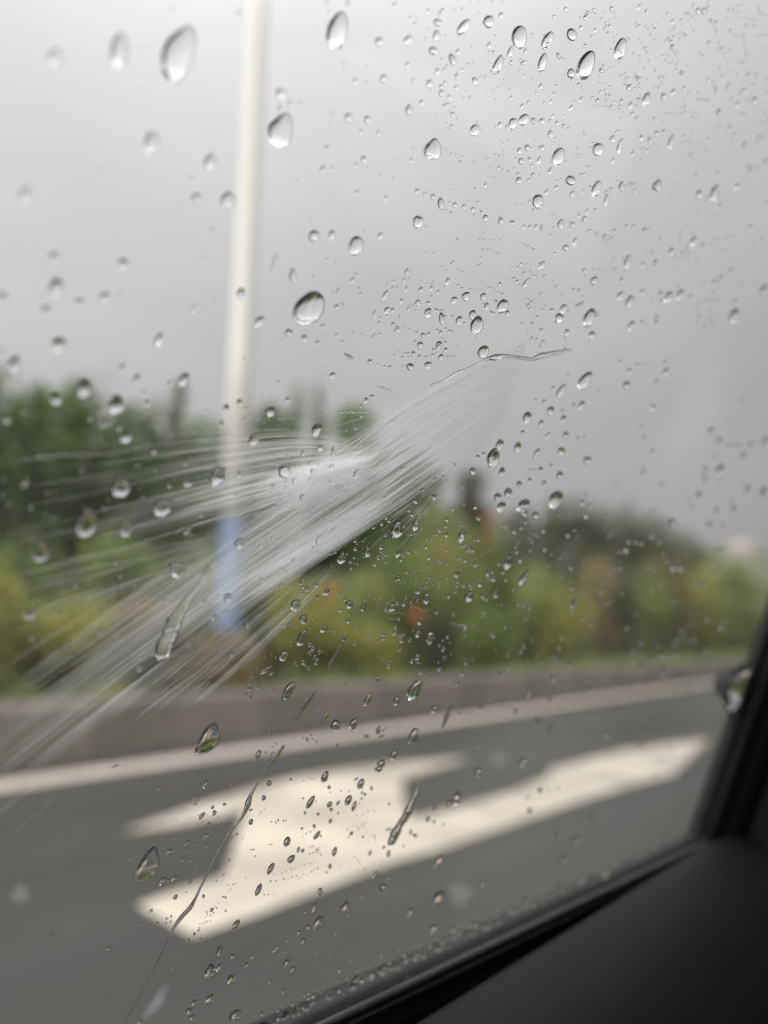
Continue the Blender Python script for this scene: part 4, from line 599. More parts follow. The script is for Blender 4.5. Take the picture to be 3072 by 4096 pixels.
[102.94,22.11,0.2,0.17,-66],[103.76,22.09,0.17,0.15,-67],[104.35,22.07,0.17,0.15,-67],[105.24,22.15,0.28,0.25,-68],[105.83,22.39,0.22,0.2,-68],[107.24,35.61,0.21,0.18,-62],
[107.6,35.39,0.32,0.27,-62],[109.15,35.34,0.18,0.15,-63],[109.97,33.38,0.26,0.21,-64],[110.26,33.38,0.33,0.28,-64],[111.0,33.53,0.32,0.27,-65],[111.33,33.81,0.22,0.19,-65],
[112.35,33.86,0.18,0.15,-65],[93.2,6.0,0.27,0.26,-75],[93.83,6.19,0.25,0.24,-75],[94.37,6.31,0.23,0.22,-76],[95.35,6.47,0.25,0.24,-77],[96.06,6.81,0.17,0.16,-77],
[96.62,6.91,0.27,0.26,-78],[97.51,7.25,0.23,0.22,-78],[98.34,7.4,0.25,0.24,-78],[99.05,7.71,0.24,0.22,-79],[99.82,7.82,0.29,0.27,-79],[100.65,7.88,0.17,0.16,-80],
[101.32,8.1,0.17,0.16,-80],[95.15,7.35,0.14,0.14,-75],[95.75,6.92,0.24,0.23,-77],[96.2,7.18,0.2,0.18,-77],[96.56,6.9,0.24,0.22,-78],[97.37,6.78,0.15,0.14,-79],
[97.74,6.94,0.15,0.15,-79],[98.17,6.66,0.18,0.17,-80],[98.88,6.64,0.27,0.26,-80],[99.19,6.38,0.18,0.17,-81],[112.69,43.29,0.27,0.22,-61],[113.41,43.34,0.22,0.18,-62],
[114.32,43.39,0.3,0.24,-62],[115.11,43.65,0.22,0.18,-62],[116.22,43.78,0.18,0.14,-63],[117.17,43.91,0.25,0.2,-63],[134.3,44.73,0.2,0.16,-69],[135.83,45.35,0.37,0.28,-69],
[137.0,45.73,0.33,0.25,-69],[138.41,46.17,0.24,0.19,-70],[139.61,46.21,0.28,0.21,-70],[141.1,46.67,0.3,0.22,-70],[142.65,47.22,0.24,0.18,-70],[210.05,72.52,0.39,0.23,-74],
[210.94,72.67,0.33,0.2,-74],[212.96,73.67,0.6,0.36,-74],[214.98,74.49,0.63,0.37,-74],[216.83,74.78,0.55,0.32,-74],[186.51,45.6,0.33,0.22,-78],[187.54,45.53,0.49,0.33,-78],
[188.03,45.89,0.38,0.25,-78],[189.31,46.27,0.32,0.21,-78],[190.86,46.61,0.4,0.27,-78],[96.73,-32.25,0.31,0.27,49],[97.27,-32.47,0.17,0.15,50],[97.71,-32.25,0.25,0.22,50],
[98.18,-32.3,0.23,0.2,51],[126.01,-24.57,0.22,0.18,70],[126.59,-24.37,0.23,0.19,70],[127.59,-23.77,0.29,0.24,71],[128.22,-23.22,0.21,0.17,71],[129.34,-22.78,0.36,0.29,72],
[130.27,-22.36,0.22,0.18,72],[131.24,-21.81,0.38,0.31,73],[132.11,-21.24,0.29,0.24,73],[132.8,-20.83,0.29,0.23,74],[133.31,-20.29,0.26,0.21,74],[134.26,-20.09,0.26,0.21,75],
[122.01,-27.35,0.2,0.17,67],[124.11,-27.04,0.27,0.23,68],[125.52,-26.63,0.32,0.26,69],[127.5,-26.43,0.24,0.19,69],[129.12,-26.48,0.29,0.24,70],[130.56,-26.08,0.31,0.25,70],
[132.55,-25.71,0.28,0.23,71],[130.28,-28.56,0.37,0.3,69],[131.29,-28.03,0.31,0.25,70],[132.41,-27.41,0.21,0.17,70],[133.82,-26.47,0.21,0.17,71],[135.13,-26.03,0.34,0.27,72],
[136.5,-25.49,0.27,0.22,72],[118.34,-25.7,0.33,0.28,66],[120.1,-25.28,0.27,0.23,67],[121.31,-25.02,0.35,0.29,68],[122.92,-24.43,0.36,0.3,69],[124.72,-24.0,0.21,0.18,70],
[126.32,-23.79,0.24,0.2,70],[97.19,-23.46,0.22,0.19,53],[98.1,-23.21,0.25,0.22,54],[99.12,-23.25,0.28,0.25,55],[100.07,-23.3,0.25,0.22,56],[100.92,-23.03,0.21,0.18,57],
[101.48,-23.09,0.31,0.27,58],[102.17,-23.1,0.24,0.22,58],[107.92,-19.79,0.3,0.26,65],[108.22,-19.25,0.19,0.16,65],[108.81,-18.96,0.21,0.18,66],[109.54,-18.91,0.29,0.26,66],
[109.86,-18.22,0.21,0.18,67],[115.21,-21.53,0.21,0.18,68],[116.13,-21.35,0.23,0.2,68],[117.03,-21.08,0.31,0.26,69],[117.6,-21.1,0.28,0.24,69],[122.28,-33.9,0.27,0.22,64],
[123.19,-33.95,0.26,0.21,64],[124.24,-34.0,0.33,0.27,64],[125.32,-34.09,0.25,0.2,65],[126.48,-33.84,0.25,0.2,65],[127.36,-34.03,0.24,0.19,65],[128.13,-34.14,0.24,0.19,66],
[124.39,-35.55,0.33,0.27,64],[125.15,-35.58,0.31,0.25,64],[125.98,-35.52,0.36,0.29,64],[126.76,-35.63,0.23,0.19,65],[127.44,-35.69,0.34,0.27,65],[119.67,-40.17,0.34,0.28,60],
[120.66,-40.02,0.31,0.25,60],[121.95,-40.11,0.3,0.24,61],[123.31,-39.97,0.3,0.24,61],[124.34,-39.96,0.2,0.16,62],[107.76,-29.07,0.21,0.18,59],[108.64,-29.08,0.18,0.16,59],
[87.84,-36.11,0.15,0.13,42],[88.44,-36.31,0.22,0.18,42],[88.82,-35.99,0.17,0.15,42],[89.51,-35.7,0.23,0.2,43],[90.25,-35.61,0.16,0.14,43],[87.93,-38.46,0.25,0.21,41],
[88.41,-37.99,0.25,0.21,42],[89.2,-37.29,0.26,0.22,42],[89.53,-37.03,0.16,0.14,43],[85.26,-19.25,0.21,0.2,40],[85.88,-18.92,0.27,0.25,41],[86.17,-18.86,0.19,0.17,42],
[87.35,-18.76,0.25,0.23,43],[87.81,-18.65,0.27,0.24,44],[88.4,-18.6,0.24,0.22,45],[89.57,-18.21,0.15,0.14,47],[84.15,-23.26,0.25,0.22,39],[84.51,-22.9,0.24,0.21,39],
[85.29,-22.41,0.28,0.25,40],[85.62,-22.18,0.22,0.2,41],[86.32,-21.78,0.21,0.19,42],[145.22,-35.2,0.28,0.21,70],[145.9,-34.91,0.37,0.28,70],[146.93,-34.94,0.3,0.22,70],
[147.51,-35.06,0.25,0.19,70],[148.26,-35.29,0.44,0.33,71],[149.25,-35.23,0.37,0.28,71],[150.3,-35.25,0.29,0.22,71],[150.79,-35.14,0.33,0.25,71],[151.53,-35.2,0.3,0.23,71],
[129.96,-31.72,0.28,0.23,67],[130.2,-32.11,0.34,0.27,67],[131.26,-32.0,0.26,0.21,68],[132.23,-32.0,0.23,0.18,68],[132.97,-32.36,0.22,0.17,68],[133.56,-32.51,0.27,0.21,68],
[134.73,-32.76,0.36,0.29,68],[87.1,-82.31,0.15,0.1,38],[88.6,-82.02,0.2,0.14,38],[89.59,-81.99,0.14,0.1,38],[90.6,-82.02,0.12,0.09,39],[96.81,-108.08,0.18,0.11,39],
[97.54,-108.19,0.2,0.13,39],[98.18,-108.08,0.21,0.14,39],[98.62,-107.82,0.26,0.16,39],[99.47,-107.74,0.19,0.12,39],[97.91,-106.59,0.17,0.11,39],[98.25,-106.13,0.2,0.12,39],
[99.21,-104.98,0.24,0.16,40],[99.67,-104.51,0.2,0.13,40],[100.23,-103.74,0.18,0.12,40],[100.88,-102.42,0.23,0.15,40],[101.15,-102.33,0.26,0.17,40],[101.99,-101.16,0.18,0.12,41],
[102.36,-100.65,0.19,0.12,41],[102.68,-99.77,0.22,0.14,41],[99.12,-106.49,0.26,0.16,39],[99.79,-106.06,0.24,0.15,40],[101.27,-99.68,0.19,0.13,41],[102.0,-99.73,0.14,0.09,41],
[102.97,-99.63,0.19,0.13,41],[103.29,-99.5,0.16,0.11,41],[83.66,-103.07,0.18,0.12,35],[84.06,-103.19,0.16,0.1,35],[84.83,-103.52,0.18,0.12,36],[80.49,-82.64,0.16,0.11,35],
[83.69,-82.5,0.18,0.13,36],[86.3,-82.41,0.17,0.12,37],[104.43,-91.66,0.18,0.12,43],[104.91,-91.64,0.23,0.15,43],[105.38,-91.7,0.26,0.18,43],[118.53,-90.17,0.17,0.12,47],
[119.24,-89.4,0.28,0.19,47],[120.41,-89.08,0.27,0.18,48],[121.15,-88.71,0.2,0.13,48],[122.27,-92.89,0.25,0.17,48],[122.87,-93.14,0.19,0.13,48],[123.82,-93.8,0.24,0.16,48],
[124.34,-94.3,0.3,0.2,48],[125.01,-94.97,0.21,0.14,48],[125.83,-95.53,0.3,0.2,48],[122.33,-94.89,0.24,0.16,47],[123.18,-94.78,0.26,0.17,48],[123.97,-94.65,0.27,0.18,48],
[124.53,-94.12,0.27,0.18,48],[124.92,-93.68,0.19,0.13,48],[113.36,-98.87,0.23,0.15,44],[115.63,-98.92,0.21,0.14,45],[116.57,-98.64,0.23,0.15,45],[118.03,-98.29,0.22,0.15,46],
[119.13,-98.05,0.19,0.12,46],[120.6,-97.96,0.18,0.12,46],[121.62,-97.59,0.23,0.15,47],[123.42,-97.61,0.27,0.18,47],[124.5,-97.4,0.16,0.1,48],[121.12,-101.22,0.18,0.12,46],
[121.63,-100.87,0.2,0.13,46],[122.4,-100.29,0.2,0.13,47],[123.74,-100.48,0.17,0.11,47],[124.69,-99.93,0.3,0.2,47],[125.3,-99.43,0.19,0.13,47],[126.26,-99.2,0.3,0.19,48],
[112.33,-103.82,0.25,0.16,43],[113.51,-103.99,0.24,0.15,44],[114.76,-104.14,0.18,0.11,44],[115.86,-104.31,0.2,0.13,44],[133.74,-86.07,0.25,0.17,52],[135.74,-85.98,0.24,0.17,53],
[137.26,-85.52,0.25,0.17,53],[139.27,-85.46,0.3,0.21,54],[131.9,-89.68,0.25,0.17,51],[132.56,-89.28,0.18,0.12,51],[133.59,-89.04,0.2,0.14,51],[134.7,-88.96,0.19,0.13,52],
[136.09,-88.7,0.19,0.13,52],[136.87,-88.57,0.27,0.18,52],[137.72,-88.25,0.2,0.13,53],[133.92,-90.46,0.18,0.12,51],[135.11,-90.1,0.18,0.12,52],[135.75,-89.75,0.3,0.2,52],
[136.56,-89.22,0.23,0.15,52],[137.13,-89.22,0.19,0.13,52],[137.36,-94.61,0.21,0.14,51],[138.8,-94.43,0.18,0.12,52],[140.58,-94.02,0.21,0.14,52],[142.67,-93.2,0.21,0.14,53],
[114.56,-75.18,0.2,0.14,48],[115.39,-75.43,0.19,0.14,49],[115.99,-75.23,0.14,0.1,49],[116.42,-75.47,0.22,0.16,49],[122.65,-79.18,0.28,0.2,50],[126.03,-79.09,0.3,0.21,51],
[128.6,-79.35,0.29,0.2,52],[107.84,-85.27,0.23,0.16,44],[109.08,-85.47,0.27,0.19,45],[109.59,-85.92,0.18,0.13,45],[109.26,-91.04,0.15,0.1,44],[109.77,-91.04,0.24,0.16,44],
[110.32,-91.01,0.16,0.11,44],[116.74,-100.68,0.26,0.17,45],[118.06,-100.83,0.21,0.13,45],[119.06,-100.47,0.27,0.18,46],[120.31,-100.32,0.24,0.16,46],[103.99,-83.08,0.18,0.13,43],
[104.23,-82.53,0.21,0.15,44],[104.92,-81.91,0.15,0.11,44],[142.42,-101.61,0.32,0.2,51],[140.02,-99.71,0.26,0.17,51],[139.04,-98.86,0.25,0.16,51],[137.37,-97.66,0.27,0.18,51],
[159.41,-5.74,0.36,0.27,85],[162.29,-4.94,0.39,0.29,85],[166.59,-4.08,0.38,0.28,86],[169.76,-3.37,0.48,0.35,86],[172.12,-2.65,0.38,0.27,86],[176.3,-1.9,0.51,0.36,87],
[179.37,-1.32,0.36,0.26,87],[258.25,-17.84,0.5,0.28,84],[260.36,-19.61,0.67,0.38,84],[263.2,-19.89,0.61,0.34,84],[265.4,-20.65,0.86,0.48,84],[267.58,-21.37,0.74,0.41,83],
[269.87,-21.9,0.63,0.35,83],[66.44,-67.87,0.15,0.11,30],[66.1,-67.81,0.28,0.2,30],[65.61,-67.86,0.2,0.15,29],[64.96,-67.84,0.25,0.18,29],[64.26,-67.63,0.2,0.14,29],
[63.9,-67.61,0.28,0.2,29],[66.83,-70.13,0.26,0.19,30],[67.0,-69.85,0.16,0.11,30],[67.06,-69.99,0.22,0.16,30],[67.18,-69.72,0.18,0.13,30],[67.52,-69.85,0.26,0.19,30],
[65.6,-85.1,0.16,0.11,30],[67.26,-84.75,0.16,0.11,30],[68.69,-84.74,0.21,0.14,31],[70.47,-84.63,0.17,0.12,32],[71.76,-84.28,0.19,0.13,32],[72.29,-84.66,0.13,0.09,32],
[73.86,-84.84,0.22,0.15,33],[75.29,-84.83,0.21,0.14,33],[76.56,-84.68,0.13,0.09,34],[108.15,87.42,0.33,0.24,-53],[177.61,120.76,0.8,0.48,-61],[103.16,85.12,0.38,0.28,-52],
[104.11,85.79,0.39,0.27,-45],[104.2,85.79,0.29,0.18,-45],[105.09,86.3,0.15,0.1,-46],[171.67,110.45,0.68,0.39,-57],[204.49,120.31,0.44,0.25,-64],[110.98,73.69,0.37,0.25,-48],
[110.67,73.68,0.16,0.11,-48],[173.37,128.42,0.46,0.26,-56],[172.88,127.67,0.92,0.51,-55],[108.31,84.94,0.26,0.19,-48],[117.52,101.17,0.54,0.33,-47],[145.19,103.26,0.22,0.14,-54],
[114.01,75.22,0.54,0.41,-53],[156.76,119.38,0.61,0.38,-57],[156.08,118.54,0.29,0.16,-53],[155.97,118.12,0.36,0.23,-58],[94.12,73.06,0.63,0.5,-48],[134.06,85.03,0.23,0.17,-61],
[181.11,125.6,0.64,0.35,-56],[133.99,108.95,0.43,0.25,-49],[133.59,109.41,0.47,0.27,-49],[134.66,110.68,0.48,0.3,-52],[140.31,109.45,0.25,0.16,-52],[141.45,110.44,0.2,0.13,-56],
[142.19,111.08,0.34,0.22,-56],[162.95,116.67,0.45,0.27,-57],[178.32,112.19,0.24,0.14,-58],[177.95,110.9,0.5,0.28,-57],[176.36,110.11,0.53,0.3,-57],[175.87,109.86,0.48,0.28,-58],
[97.88,87.04,0.14,0.1,-43],[185.93,140.09,0.45,0.25,-60],[198.67,126.77,0.67,0.38,-65],[160.86,121.81,0.52,0.29,-54],[93.73,86.88,0.21,0.13,-42],[94.46,87.42,0.22,0.16,-49],
[110.84,90.55,0.33,0.22,-46],[136.8,93.93,0.48,0.34,-58],[121.87,105.38,0.23,0.14,-47],[98.98,68.69,0.2,0.15,-45],[193.65,126.24,0.47,0.27,-66],[130.76,81.87,0.3,0.22,-63],
[131.76,109.34,0.42,0.24,-49],[130.12,109.34,0.19,0.12,-55],[129.37,108.82,0.48,0.31,-51],[127.21,107.96,0.41,0.27,-56],[190.92,122.62,0.43,0.23,-58],[190.89,122.34,0.34,0.19,-59],
[189.66,128.64,0.53,0.3,-59],[141.58,95.86,0.43,0.26,-53],[141.1,96.81,0.53,0.36,-59],[142.17,97.42,0.47,0.32,-60],[99.25,88.88,0.23,0.17,-49],[99.19,88.2,0.26,0.17,-43],
[121.43,80.14,0.47,0.33,-52],[121.91,80.84,0.17,0.11,-50],[122.56,81.01,0.34,0.23,-50],[122.92,81.41,0.32,0.21,-50],[99.57,90.91,0.15,0.11,-47],[196.68,146.75,0.46,0.25,-58],
[194.56,145.75,0.56,0.3,-57],[99.76,67.44,0.33,0.25,-47],[99.04,67.31,0.2,0.16,-50],[98.92,67.24,0.17,0.14,-55],[190.76,132.75,0.93,0.51,-58],[189.18,131.82,0.35,0.19,-57],
[188.02,131.46,0.57,0.3,-56],[187.42,126.58,0.53,0.28,-56],[209.27,128.63,0.79,0.43,-61],[212.06,129.89,1.12,0.61,-62],[118.38,95.53,0.83,0.6,-57],[106.41,72.57,0.2,0.14,-47],
[105.78,72.01,0.34,0.25,-48],[153.38,123.64,0.53,0.31,-53],[138.42,109.51,0.28,0.18,-60],[137.28,108.47,0.24,0.15,-51],[135.7,108.29,0.21,0.14,-58],[135.26,107.93,0.42,0.25,-50],
[141.86,87.82,0.27,0.18,-55],[97.12,71.46,0.22,0.17,-45],[96.42,71.11,0.29,0.21,-43],[96.86,71.03,0.37,0.28,-45],[96.2,70.4,0.51,0.35,-43],[187.83,113.03,0.41,0.25,-64],
[209.28,125.5,0.78,0.43,-62],[210.51,127.04,0.4,0.22,-62],[212.55,126.79,0.47,0.26,-68],[197.84,116.18,1.0,0.58,-63],[197.59,115.0,0.54,0.29,-60],[160.14,125.1,0.33,0.2,-60],
[159.24,125.6,0.57,0.34,-56],[138.22,107.64,0.46,0.29,-54],[176.95,127.93,0.47,0.28,-63],[177.48,128.33,0.24,0.14,-60],[179.13,129.86,0.86,0.48,-57],[162.89,123.74,0.7,0.43,-61],
[161.65,123.58,0.51,0.3,-55],[160.38,123.22,0.51,0.29,-53],[159.54,122.29,0.29,0.16,-53],[158.47,120.76,0.36,0.22,-58],[158.5,121.0,0.55,0.32,-54],[159.1,121.36,0.33,0.21,-59],
[160.45,122.4,0.29,0.18,-56],[135.11,108.11,0.47,0.29,-52],[137.6,86.23,0.43,0.3,-60],[164.63,102.41,0.56,0.36,-66],[154.48,98.28,0.7,0.45,-57],[148.43,91.53,0.45,0.3,-58],
[148.87,92.1,0.6,0.39,-57],[150.11,92.87,0.31,0.21,-60],[150.3,94.74,0.25,0.16,-55],[214.37,124.01,0.4,0.21,-61],[212.5,122.74,0.63,0.36,-67],[212.44,122.14,0.87,0.48,-63],
[210.15,120.22,0.72,0.4,-62],[115.66,75.17,0.19,0.15,-62],[160.49,127.49,0.31,0.19,-60],[120.18,90.48,0.21,0.14,-49],[104.65,87.05,0.2,0.15,-47],[133.38,113.78,0.33,0.19,-48],
[103.59,88.69,0.44,0.28,-44],[156.77,121.37,0.43,0.25,-53],[99.49,82.98,0.2,0.14,-44],[111.82,85.25,0.34,0.22,-47],[100.36,69.66,0.24,0.18,-46],[98.94,70.03,0.56,0.45,-50],
[98.75,70.19,0.29,0.21,-44],[98.41,69.99,0.44,0.35,-52],[108.68,78.34,0.4,0.26,-47],[198.99,131.2,0.79,0.44,-62],[199.22,132.21,0.27,0.15,-59],[97.76,89.79,0.27,0.2,-46],
[107.61,71.56,0.3,0.2,-47],[155.16,104.52,0.62,0.4,-59],[112.53,96.64,0.2,0.14,-48],[150.03,108.32,0.25,0.17,-61],[151.26,108.86,0.46,0.3,-61],[180.96,124.07,0.27,0.16,-62],
[195.87,148.44,0.44,0.24,-60],[193.21,147.63,0.59,0.3,-55],[191.6,146.97,0.43,0.22,-55],[88.87,84.39,0.16,0.11,-41],[88.66,84.34,0.47,0.36,-45],[88.28,83.69,0.19,0.14,-41],
[110.38,97.78,0.21,0.14,-46],[119.9,77.39,0.29,0.22,-57],[193.31,114.84,0.55,0.32,-63],[103.73,83.56,0.25,0.19,-52],[95.41,74.11,0.16,0.13,-52],[94.72,74.12,0.58,0.42,-43],
[133.34,93.77,0.27,0.19,-61],[172.06,135.44,0.35,0.19,-55],[169.47,134.54,0.42,0.23,-54],[168.16,134.15,0.74,0.43,-59],[167.29,134.91,0.53,0.29,-53],[163.87,121.08,0.22,0.13,-54],
[96.88,91.61,0.28,0.2,-48],[97.4,91.57,0.23,0.17,-49],[165.22,124.84,0.33,0.19,-55],[183.78,125.88,0.4,0.22,-58],[183.06,124.77,0.76,0.45,-63],[160.68,97.07,0.27,0.17,-60],
[161.54,96.82,0.7,0.44,-58],[162.0,96.46,0.8,0.52,-60],[149.46,113.04,0.35,0.21,-52],[155.52,105.39,0.37,0.24,-63],[105.3,82.37,0.37,0.27,-49],[106.42,82.79,0.45,0.33,-49],
[106.8,83.61,0.4,0.26,-46],[107.47,83.61,0.41,0.3,-52],[145.52,119.46,0.55,0.34,-55],[145.89,119.92,0.34,0.21,-58],[134.76,110.04,0.24,0.16,-54],[135.16,109.65,0.56,0.36,-52],
[134.62,109.25,0.26,0.17,-54],[133.7,108.1,0.45,0.3,-55],[198.76,141.22,0.57,0.31,-59],[196.99,140.77,0.43,0.23,-59],[100.26,93.75,0.33,0.23,-47],[180.63,140.68,0.4,0.23,-60],
[181.81,141.51,0.4,0.22,-56],[180.58,142.13,0.72,0.38,-54],[182.08,143.5,0.5,0.27,-57],[109.47,86.79,0.25,0.19,-53],[109.67,86.76,0.56,0.37,-46],[109.7,85.5,0.23,0.14,-46],
[102.36,67.98,0.19,0.14,-47],[109.12,82.82,0.29,0.2,-48],[92.33,77.45,0.42,0.33,-50],[148.39,95.28,0.4,0.27,-60],[199.59,122.8,0.72,0.4,-61],[197.97,122.22,0.63,0.34,-59],
[197.08,122.12,0.47,0.27,-67],[108.62,76.99,0.25,0.17,-47],[150.64,112.58,0.36,0.21,-53],[149.65,113.15,0.41,0.24,-53],[148.57,112.57,0.23,0.13,-52],[193.69,128.71,0.39,0.22,-64],
[158.55,106.18,0.34,0.22,-58],[160.88,107.97,0.4,0.24,-56],[141.84,110.19,0.19,0.12,-54],[142.74,111.03,0.41,0.26,-55],[112.72,86.86,0.32,0.21,-47],[112.88,88.24,0.27,0.19,-48],
[112.62,88.18,0.45,0.32,-52],[113.08,88.71,0.69,0.44,-47],[112.05,88.64,0.43,0.28,-47],[117.2,93.99,0.33,0.21,-47],[102.5,95.2,0.27,0.18,-44],[133.24,99.67,0.19,0.13,-60],
[150.37,112.26,0.45,0.29,-56],[134.53,113.72,0.18,0.12,-56],[194.92,131.64,1.15,0.61,-57],[196.1,132.13,0.27,0.14,-57],[199.06,133.99,0.76,0.42,-64],[98.35,67.05,0.25,0.18,-44],
[98.7,67.06,0.23,0.17,-45],[99.69,67.94,0.49,0.37,-46],[99.25,68.09,0.17,0.13,-46],[136.57,100.29,0.6,0.4,-54],[136.48,101.59,0.32,0.2,-52],[164.53,131.1,1.16,0.69,-57],
[166.69,132.43,1.17,0.69,-60],[179.91,121.6,0.59,0.35,-61],[180.79,121.94,0.34,0.2,-63],[181.35,121.57,0.41,0.23,-58],[181.23,120.99,0.59,0.35,-61],[136.85,85.13,0.38,0.27,-64],
[138.17,85.6,0.4,0.26,-54],[138.11,85.83,0.38,0.27,-61],[112.64,78.23,0.15,0.11,-51],[149.07,109.41,0.39,0.22,-52],[138.74,94.31,0.73,0.47,-53],[138.98,94.53,0.33,0.22,-58],
[138.56,94.38,0.18,0.13,-59],[100.65,75.7,0.36,0.24,-44],[170.52,111.05,0.36,0.2,-56],[170.49,109.22,0.32,0.2,-63],[172.43,109.39,0.5,0.31,-59],[129.63,85.95,0.38,0.26,-54],
[185.77,131.36,0.35,0.2,-59],[170.86,113.34,0.3,0.19,-61],[168.78,112.72,0.35,0.21,-60],[189.2,114.48,0.5,0.3,-66],[132.27,94.04,0.32,0.22,-57],[116.49,96.44,0.38,0.27,-54],
[117.0,96.06,0.62,0.41,-48],[118.12,96.27,0.28,0.2,-56],[120.17,104.45,0.61,0.4,-49],[151.28,105.03,0.39,0.23,-54],[195.71,130.84,0.5,0.26,-57],[178.35,106.84,0.49,0.29,-60],
[96.01,85.06,0.15,0.09,-42],[94.86,84.31,0.18,0.12,-42],[94.56,83.83,0.39,0.27,-42],[160.89,128.54,0.28,0.17,-59],[129.11,98.34,0.26,0.18,-58],[153.79,110.91,0.26,0.16,-55],
[117.74,82.66,0.55,0.36,-49],[123.4,91.15,0.3,0.22,-56],[113.22,94.73,0.43,0.29,-47],[93.57,88.15,0.32,0.23,-43],[116.76,81.54,0.32,0.22,-49],[118.18,82.37,0.19,0.14,-51],
[117.65,82.8,0.24,0.16,-49],[204.95,136.0,0.65,0.36,-63],[116.68,86.95,0.41,0.27,-48],[183.13,120.11,0.62,0.37,-60],[194.56,126.01,0.26,0.15,-60],[194.7,127.3,0.6,0.34,-59],
[196.01,128.48,0.43,0.25,-63],[99.22,67.98,0.21,0.17,-50],[98.21,67.88,0.23,0.16,-45],[97.85,67.9,0.24,0.18,-45],[97.14,68.03,0.2,0.14,-44],[147.25,96.65,0.55,0.36,-57],
[177.1,136.87,0.33,0.19,-61],[177.27,137.01,0.53,0.28,-54],[178.81,137.63,0.28,0.16,-60],[124.08,99.36,0.2,0.13,-49],[143.04,119.39,0.45,0.27,-51],[196.89,125.1,0.29,0.16,-59],
[108.97,90.26,0.38,0.24,-45],[109.57,90.35,0.39,0.26,-47],[110.33,90.7,0.37,0.25,-47],[190.69,135.15,0.67,0.38,-64],[201.74,121.58,0.33,0.17,-59],[180.35,135.56,0.68,0.39,-61],
[179.96,134.88,0.32,0.17,-55],[185.83,143.04,0.33,0.18,-57],[125.12,107.14,0.32,0.18,-48],[126.2,107.2,0.27,0.16,-48],[127.02,107.13,0.62,0.42,-55],[118.73,89.84,0.53,0.39,-57],
[117.96,90.14,0.37,0.26,-50],[118.76,90.71,0.22,0.15,-54],[100.28,69.83,0.26,0.21,-53],[153.43,100.76,0.28,0.18,-57],[152.75,102.07,0.52,0.34,-58],[153.71,102.79,0.48,0.31,-59],
[148.47,94.87,0.2,0.13,-55],[149.07,95.91,0.36,0.22,-54],[97.34,71.29,0.25,0.2,-52],[96.47,70.39,0.28,0.22,-46],[95.66,70.19,0.25,0.2,-49],[94.52,70.0,0.27,0.19,-43],
[91.61,81.78,0.34,0.22,-41],[160.94,101.54,0.63,0.39,-58],[146.0,109.68,0.46,0.29,-55],[163.85,126.39,0.38,0.21,-53],[129.78,101.62,0.28,0.17,-49],[129.91,102.03,0.18,0.11,-51],
[112.7,80.9,0.58,0.39,-48],[111.44,81.9,0.43,0.29,-47],[102.75,79.53,0.24,0.17,-46],[103.17,80.21,0.33,0.26,-55],[104.24,80.39,0.32,0.24,-48],[104.17,80.74,0.33,0.25,-52],
[89.81,81.17,0.29,0.22,-44],[107.88,86.31,0.29,0.22,-55],[131.78,110.71,0.33,0.22,-55],[129.76,109.92,0.28,0.19,-56],[128.46,108.65,0.41,0.24,-48],[128.53,109.39,0.53,0.31,-48],
[152.32,98.24,0.86,0.53,-55],[192.77,115.92,0.38,0.22,-68],[194.6,116.98,0.83,0.49,-66],[139.81,55.53,0.28,0.22,-65],[141.51,84.37,0.53,0.36,-57],[150.78,68.27,0.39,0.28,-72],
[180.36,103.28,0.26,0.15,-59],[181.01,102.99,0.24,0.15,-63],[180.93,102.01,0.68,0.41,-62],[181.1,102.31,0.57,0.33,-59],[200.68,85.1,0.65,0.41,-72],[199.89,84.71,0.51,0.31,-67],
[170.66,95.8,0.26,0.16,-61],[185.8,56.44,0.46,0.31,-72],[170.0,90.2,0.38,0.23,-59],[197.97,59.32,0.38,0.24,-71],[202.46,70.77,1.1,0.67,-68],[213.28,76.43,0.82,0.5,-72],
[152.44,89.48,0.46,0.29,-56],[153.2,90.24,0.29,0.19,-59],[141.29,77.85,0.59,0.43,-67],[140.71,77.31,0.21,0.14,-56],[139.22,76.3,0.32,0.24,-67],[164.83,64.01,0.56,0.4,-72],
[163.6,63.4,0.34,0.24,-68],[136.87,51.2,0.24,0.17,-59],[134.84,51.13,0.41,0.31,-63],[134.53,51.51,0.43,0.32,-60],[178.49,93.0,0.47,0.3,-65],[140.71,58.36,0.54,0.38,-59],
[144.69,40.82,0.3,0.23,-83],[144.28,40.81,0.62,0.49,-76],[119.97,56.76,0.32,0.24,-55],[120.01,57.91,0.47,0.37,-57],[179.85,101.79,0.52,0.32,-63],[181.18,101.71,0.55,0.33,-60],
[183.3,102.25,0.24,0.14,-60],[183.79,101.78,0.28,0.17,-68],[179.92,79.07,0.26,0.17,-69],[179.39,78.32,0.69,0.45,-68],[142.3,45.1,0.44,0.34,-82],[143.32,46.37,0.41,0.32,-73],
[110.39,60.19,0.21,0.17,-59],[193.21,68.5,0.41,0.27,-73],[195.3,69.82,0.51,0.33,-72],[194.39,70.42,0.33,0.21,-67],[195.1,71.02,0.64,0.4,-68],[129.43,67.59,0.24,0.18,-60],
[129.44,79.54,0.37,0.25,-53],[151.87,78.46,0.65,0.45,-63],[210.47,67.58,0.81,0.51,-77],[208.67,68.67,0.5,0.31,-77],[208.66,69.38,0.34,0.21,-77],[206.6,69.39,0.54,0.34,-71],
[154.95,82.55,0.58,0.4,-66],[190.12,58.7,1.05,0.68,-70],[190.01,59.07,0.44,0.29,-71],[189.58,60.1,0.64,0.43,-78],[188.94,60.12,0.74,0.49,-72],[191.31,74.65,0.35,0.23,-77],
[113.32,71.77,0.35,0.25,-49],[114.49,71.89,0.3,0.22,-50],[115.58,72.97,0.32,0.25,-57],[115.52,72.18,0.15,0.12,-55],[137.09,81.83,0.42,0.28,-54],[128.65,39.16,0.24,0.19,-64],
